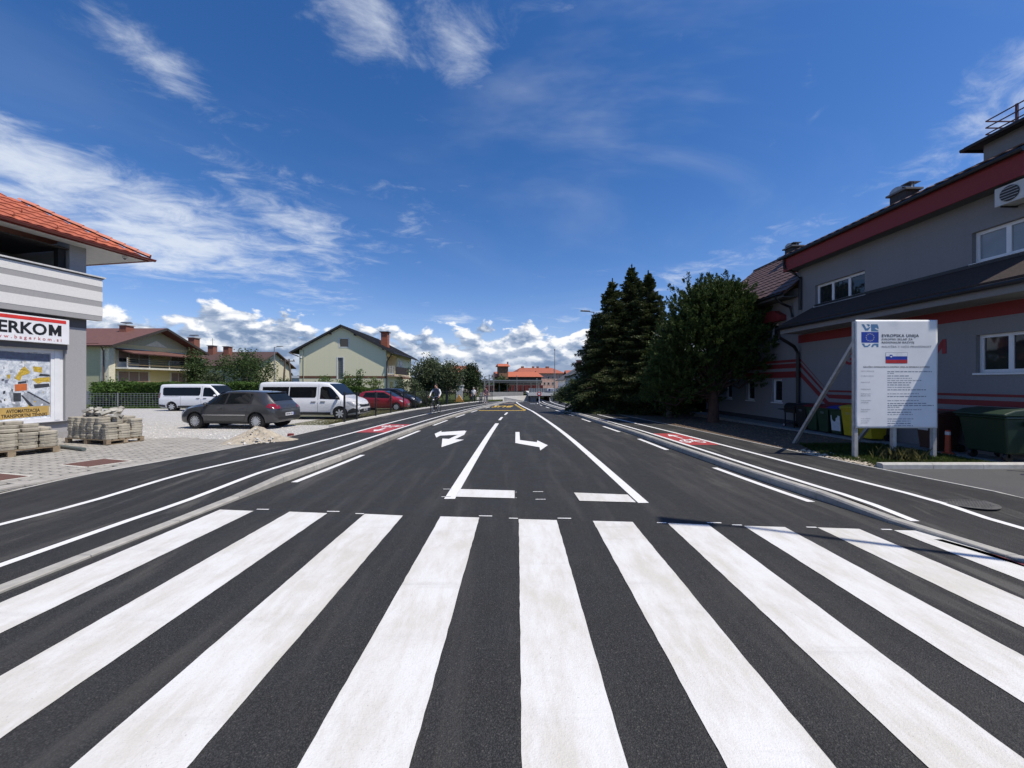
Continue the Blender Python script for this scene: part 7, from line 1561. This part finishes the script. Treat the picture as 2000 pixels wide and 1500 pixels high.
for k, (a, b, top, Y, lf, n, lb, cl) in enumerate(((620, 650, 737, 34, 'hedge', 1800, 'round green shrub behind the van roof by the gable', .2), (654, 700, 733, 33, 'hedge', 3200, 'broad green shrub below the glass block window', .2), (694, 708, 722, 33, 'hedge', 900, 'slender upright shrub with a tall shoot below the gable', .13), (708, 752, 734, 34, 'light', 1500, 'sparse young shrub with open twigs before the gable corner', .16), (762, 800, 738, 35, 'grey', 1900, 'grey green shrub before the balcony of the gabled house', .2), (796, 822, 742, 36, 'grey', 1200, 'small grey green shrub at the end of the gabled house', .2), (815, 850, 765, 33, 'grey', 1500, 'low garden bush just behind the black path fence', .2))): at_tree('garden_shrub', lb, a, b, top, Y, lf, 30 + k, n, .075, 4, .15, cat='shrub', clump=cl, tr=.04, fill=.6)
at_tree('roadside_bush', 'dark rounded bush before the white gabled house', 1093, 1130, 753, 50, 'dark', 51, 5200, .10, 5, .1, cat='bush')
at_tree('roadside_bush', 'yellow green bush beside the dark rounded bush', 1122, 1150, 757, 47, 'light', 52, 2600, .085, 4, .1, cat='bush')
at_tree('roadside_bush', 'low leafy bush at the foot of the steel mast', 1079, 1104, 768, 53, 'grey', 53, 1800, .085, 4, .05, cat='bush')
at_tree('leafy_tree', 'small dark tree in front of the station roof', 964, 995, 733, 76, 'broad', 54, 2600, .16, 4, .4)
at_tree('leafy_tree', 'dark tree beside the white gabled house', 1108, 1132, 740, 60, 'dark', 56, 3000, .13, 4, .2)
# clipped hedge
def hedge(label, x0, x1, y, z1, dep, n, seed, leaf='hedge'):
    rg = np.random.default_rng(seed); t = tag(empty('clipped_hedge', ((x0 + x1) / 2, y, gz(y))), label, 'hedge'); L_ = x1 - x0; h = z1 - gz(y)
    f = rg.random(n); P = np.empty((n, 3)); top = f < .3; P[:, 0] = rg.uniform(-L_/2, L_/2, n); P[:, 1] = np.where(top, rg.uniform(-dep/2, dep/2, n), -dep/2); P[:, 2] = np.where(top, h, rg.uniform(0, h, n)); P += rg.normal(size=(n, 3)) * np.array((.05, .06, .05)); P[:, 2] += .06 * np.sin(P[:, 0] * 1.9) + .04 * np.sin(P[:, 0] * 5.1)
    A, B = oriented(rg, rnd_unit(rg, n), .075 * rg.uniform(.6, 1.3, n), .6, .3); link('foliage', leaves_mesh('foliage', P, A, B, LF[leaf]), t)
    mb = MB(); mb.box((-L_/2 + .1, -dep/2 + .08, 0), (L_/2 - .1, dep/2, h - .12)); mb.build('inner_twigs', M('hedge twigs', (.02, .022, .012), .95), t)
hedge('long clipped green hedge in front of the balcony house', -36.5, -19.5, 34.0, 1.72, 1.4, 26000, 61); hedge('lower clipped hedge behind the white minibuses', -19.3, -13.0, 37.5, 1.25, 1.2, 9000, 62)
at_tree('hedge_bush', 'rounded overgrown bush at the end of the clipped hedge', 198, 246, 744, 33.2, 'hedge', 63, 3600, .09, 4, .1, cat='bush')
# ---------------------------------------------------------------- spruces
def spruce(label, x, y, h, rad, seed, n=46000, lean=(0, 0)):
    rg = np.random.default_rng(seed); t = tag(empty('spruce_tree', (x, y, gz(y) + .06)), label, 'tree', None); Cs, Ds, Ss = [], [], []; mb = MB(); mb.tube([(0, 0, -.1), (0, 0, h * .5), (lean[0], lean[1], h)], [.17, .11, .015], 10)
    lev = int(h / .20)
    for i in range(lev):
        f = i / lev; z = .35 + (h - .35) * f; z0_ = z; R_ = rad * min(1.0, (1 - f) * 1.22) ** .95 * (1 + .14 * math.sin(i * 1.7)) + .10; k = int(7 + 6 * (1 - f))
        for j in range(k):
            z = z0_ + rg.uniform(-.17, .17) * (1 - f); a = rg.uniform(0, 6.283); rl = R_ * rg.uniform(.70, 1.22); m = max(8, int(n * 1.8 / (lev * 9) * (.35 + rl / rad))); s = rg.random(m) ** .65
            up = .30 * f - .25 * (1 - f); dr = rl * s; zz = z + up * dr - .12 * s * s * rl + .10 * np.maximum(0, s - .8) * 5 * .3
            px_ = np.cos(a) * dr; py_ = np.sin(a) * dr; wv = (.05 + .16 * rl * (1 - s * .65)) * rg.normal(size=m) * .8
            P = np.stack([px_ - np.sin(a) * wv + lean[0] * f, py_ + np.cos(a) * wv + lean[1] * f, zz - np.abs(rg.normal(size=m)) * .10], 1); Cs.append(P)
            sd = np.sign(wv)[:, None]; Ds.append(np.array((np.cos(a), np.sin(a), -.15 + .5 * f)) + sd * np.array((-np.sin(a), np.cos(a), 0)) * .7); Ss.append(np.full(m, 1.0))
            if rl > .5 and j % 2 == 0: mb.tube([(0, 0, z), (np.cos(a) * rl * .8, np.sin(a) * rl * .8, z + up * rl * .8)], [.025, .006], 5)
    m = 160; s = rg.random(m); Cs.append(np.stack([rg.normal(size=m) * .06 * (1 - s) + lean[0], rg.normal(size=m) * .06 * (1 - s) + lean[1], h - .5 + s * .6], 1)); Ds.append(np.tile(np.array((0, 0, 1.0)), (m, 1)) + rg.normal(size=(m, 3)) * .5)
    C = np.concatenate(Cs); D = np.concatenate(Ds); A, B = oriented(rg, D, rg.uniform(.038, .085, len(C)), .36, .4); link('crown', leaves_mesh('crown', C, A, B, LF['spruce']), t); mb.build('trunk', BARK, t, 60)
Ys = 25.5
def sp(label, px, top, Y, rad, seed, n): p = AT(px, top, Y); spruce(label, p.x, Y, p.z - gz(Y), rad, seed, n)
sp('tallest dark spruce with slender top behind the street lamp', 1234, 521, 25.5, 2.9, 71, 90000); sp('slender dark spruce nearest the thuja tree', 1266, 533, 24.0, 2.5, 72, 80000); sp('broad dark spruce overhanging the path by the white house', 1196, 548, 25.0, 2.75, 73, 80000); sp('short dark spruce leaning out over the path edge', 1163, 618, 26.0, 1.9, 74, 44000)
# ---------------------------------------------------------------- broad thuja with feathery sprays
def thuja(label, x, y, lobes, seed, n, lean=0):
    rg = np.random.default_rng(seed); t = tag(empty('thuja_tree', (x, y, gz(y) + .06)), label, 'tree'); Cs, Ds = [], []; tot = sum(l[3] * l[5] for l in lobes)
    for (lx, ly, lz, rx, ry, rz) in lobes:
        k = int(n / 60 * rx * rz / tot); u = rnd_unit(rg, k); u[:, 2] = np.where(u[:, 2] < -.55, -u[:, 2], u[:, 2]); r = (.62 + .38 * rg.random(k) ** .5)[:, None] * (1 + .10 * rg.normal(size=(k, 1))); cc_ = np.array((lx, ly, lz)) + u * r * np.array((rx, ry, rz))
        for c, d in zip(cc_, u):                               # one upswept fan of sprays
            d = d * .7 + np.array((0, 0, .75)); d /= np.linalg.norm(d); m = 60; L_ = rg.uniform(.22, .48); s = rg.random(m) ** .8; q = rnd_unit(rg, 1)[0]; e = np.cross(d, q); e /= np.linalg.norm(e); w = (.32 * (1 - s * .75)) * L_ * rg.normal(size=m) * .6
            P = c + d * (s * L_)[:, None] + e * w[:, None] + rg.normal(size=(m, 3)) * .022 - np.array((0, 0, 1)) * (s * s * .06)[:, None]; Cs.append(P); Ds.append(d + e * np.sign(w)[:, None] * .55)
    C = np.concatenate(Cs); D = np.concatenate(Ds); A, B = oriented(rg, D, rg.uniform(.034, .070, len(C)), .36, .28); link('crown', leaves_mesh('crown', C, A, B, LF['thuja']), t)
    mb = MB(); mb.tube([(0, 0, -.1), (.02, 0, 1.0), (-.05, 0, 2.2), (0, 0, 4.6)], [.26, .19, .15, .04], 12)
    rr = random.Random(seed)
    for (lx, ly, lz, rx, ry, rz) in lobes:
        for _ in range(4): q = (lx + rr.uniform(-.6, .6) * rx, ly + rr.uniform(-.6, .6) * ry, lz + rr.uniform(-.5, .5) * rz); mb.tube([(0, 0, rr.uniform(1.0, 2.4)), ((q[0]) * .6, q[1] * .6, q[2] * .75), q], [.07, .045, .01], 6)
    mb.build('trunk', M('thuja bark', (.085, .045, .03), .95, .3, 8, .02, 16), t, 60)
thuja('broad dark thuja tree with feathery sprays beside the grey building', 9.05, 17.3, [(-.35, 0, 4.2, 1.7, 1.5, 2.0), (.75, .1, 4.3, 1.6, 1.4, 1.8), (-1.35, 0, 3.3, 1.1, 1.3, 1.5), (1.75, -.1, 3.2, 1.1, 1.2, 1.5), (.1, -.2, 5.15, 1.2, 1.1, 1.1), (-1.15, .3, 2.0, 1.35, 1.2, 1.2), (1.2, .4, 2.3, 1.5, 1.2, 1.1), (0, .5, 3.2, 1.8, 1.4, 2.0), (-1.9, .6, 1.5, 1.0, 1.2, 1.2), (-.4, .9, 1.5, 1.2, .8, 1.2)], 81, 230000)
at_tree('thuja_bush', 'dark shaggy conifer bush filling the gap between spruces and thuja', 1268, 1345, 640, 20.5, 'thuja', 83, 16000, .075, 5, .2, cat='bush', clump=.24)
at_tree('thuja_bush', 'dark undergrowth beneath the spruce trees', 1170, 1300, 735, 29.5, 'dark', 84, 9000, .10, 6, .05, cat='bush', clump=.3)
at_tree('thuja_bush', 'dark undergrowth behind the thuja trunk', 1320, 1440, 745, 24, 'dark', 85, 9000, .09, 6, .05, cat='bush', clump=.3)
# ---------------------------------------------------------------- verge: soil, litter, grass
mb = MB(); pv = None
SOIL = M('verge soil', (.125, .085, .052), .95, .35, 5, .03, 22, col2=(.065, .045, .028))
for y in [9.2, 10, 12, 14, 16, 18, 20, 22, 24, 26, 28, 31, 34]:
    cur = [mb.pt((OUTR(y) + .06, y, gz(y) + .118)), mb.pt((10.12 if y < 22 else 12.5, y, gz(y) + .116))]
    if pv: mb.idx([pv[0], pv[1], cur[1], cur[0]])
    pv = cur
verge = struct(mb.build('verge_soil', SOIL))
scatter_stones('leaf_litter', 2600, lambda r: (lambda y: (r.uniform(OUTR(y) + .1, 10.1), y))(r.uniform(8.3, 19)), .008, .026, M('litter brown', (.16, .115, .075), .95, .5, 14), verge, 14, .12)
scatter_stones('verge_pebbles', 420, lambda r: (lambda y: (OUTR(y) + .08 + abs(r.gauss(0, .30)), y))(r.uniform(7.75, 9.6)), .010, .035, M('pebble buff', (.42, .36, .27), .9, .3, 10), verge, 15, .125)
GRS = leaf_mat('grass blade', (.035, .065, .014), (.10, .135, .035), .3); DRY = leaf_mat('dry grass blade', (.10, .11, .035), (.24, .22, .10), .3)
def grass(name, n, fn, h0, h1, seed, mat, label=None, wd=.006):
    rg = np.random.default_rng(seed); P = np.array([fn(rg) for _ in range(n)]); h = rg.uniform(h0, h1, n); a = rg.uniform(0, 6.283, n); ln = rg.uniform(.1, .6, n) * h; w = np.stack([np.cos(a + 1.57), np.sin(a + 1.57), np.zeros(n)], 1) * wd; z = np.array([gz(y) for _, y in P]) + .085; b = np.stack([P[:, 0], P[:, 1], z], 1); tp = b + np.stack([np.cos(a) * ln, np.sin(a) * ln, h], 1); md = b + np.stack([np.cos(a) * ln * .35, np.sin(a) * ln * .35, h * .6], 1)
    V = np.stack([b - w, b + w, md + w * .7, tp, md - w * .7], 1).reshape(-1, 3).astype(np.float32); me = bpy.data.meshes.new(name); me.vertices.add(n * 5); me.vertices.foreach_set('co', V.ravel()); me.loops.add(n * 5); me.loops.foreach_set('vertex_index', np.arange(n * 5, dtype=np.int32)); me.polygons.add(n); me.polygons.foreach_set('loop_start', np.arange(0, n * 5, 5, dtype=np.int32)); me.polygons.foreach_set('loop_total', np.full(n, 5, np.int32)); me.update(calc_edges=True); me.materials.append(mat)
    o = link(name, me); o['kind'] = 'stuff'; o['label'] = label; o['category'] = 'grass'; return o
def vg(rg): y = rg.uniform(7.80, 10.6); return (rg.uniform(OUTR(y) + .25 + max(0, (y - 9)) * .5, 10.1), y)
grass('verge_grass', 26000, vg, .03, .12, 91, GRS, 'rough green grass growing on the verge around the hoarding posts')
grass('tall_grass', 300, lambda rg: (8.5 + rg.normal() * .2, 8.38 + rg.normal() * .14), .12, .36, 92, DRY, 'tuft of tall pale grass at the middle hoarding post')
def lg(rg): y = rg.uniform(30.4, 36); return (rg.uniform(-34, -12), y)
grass('lawn_grass', 30000, lg, .05, .16, 93, leaf_mat('lawn blade', (.05, .10, .018), (.12, .18, .04), .3), 'bright green lawn grass between the gravel lot and hedge', .016)
def tg(rg): y = rg.uniform(16.4, 30); return (OUTL(y) - .35 - abs(rg.normal()) * (.5 if y < 22 else 1.6), y)
grass('sparse_grass', 9000, tg, .03, .11, 94, DRY, 'sparse dry grass along the foot of the black fence', .009)
def fg(rg): y = rg.uniform(31, 52); return (OUTL(y) - .4 - rg.random() * 6, y)
grass('garden_grass', 26000, fg, .06, .2, 95, GRS, 'rough garden grass behind the black path fence', .018)
# distant wooded skyline that reads as one mass
def woods(name, label, n, fn, size, seed):
    rg = np.random.default_rng(seed); P = np.array([fn(rg) for _ in range(n)]); A, B = oriented(rg, rnd_unit(rg, n), size * rg.uniform(.5, 1.3, n), .7, .3); o = link(name, leaves_mesh(name, P, A, B, LF['dark'])); o['kind'] = 'stuff'; o['label'] = label; o['category'] = 'woods'
def wd(rg):
    x = rg.uniform(-420, 380); y = 190 + 30 * math.sin(x * .02) + rg.normal() * 4; h = 5.0 + 1.6 * math.sin(x * .11) + 1.2 * math.sin(x * .37 + 1) + .8 * math.sin(x * .9); return (x, y, gz(80) + rg.random() ** .8 * max(1.5, h))
woods('far_woods', 'low dark band of distant trees along the horizon', 26000, wd, .8, 97)
# overhead wire from twin pole, grey planters and garden clutter behind the fence
m = MB(); m.box((-.4, -.35, 0), (.4, .35, 1.9)); m.box((-.5, -.4, 1.9), (.5, .4, 2.05)); o = tag(m.build('garden_cabinet', M('cabinet white', (.62, .62, .60), .6), bevel=.03), 'white box shaped garden cabinet behind the path fence', 'cabinet'); p = AT(898, 0, 47); o.location = (p.x, 47, gz(47) + .08)
m = MB(); m.prism([(-.6, 0, 0), (.6, 0, 0), (0, 0, .9)], (0, .5, 0)); o = tag(m.build('play_tent', M('orange canvas', (.60, .33, .08), .8)), 'small orange play tent in the garden behind the fence', 'tent'); p = AT(895, 0, 42.5); o.location = (p.x, 43, gz(43) + .08)
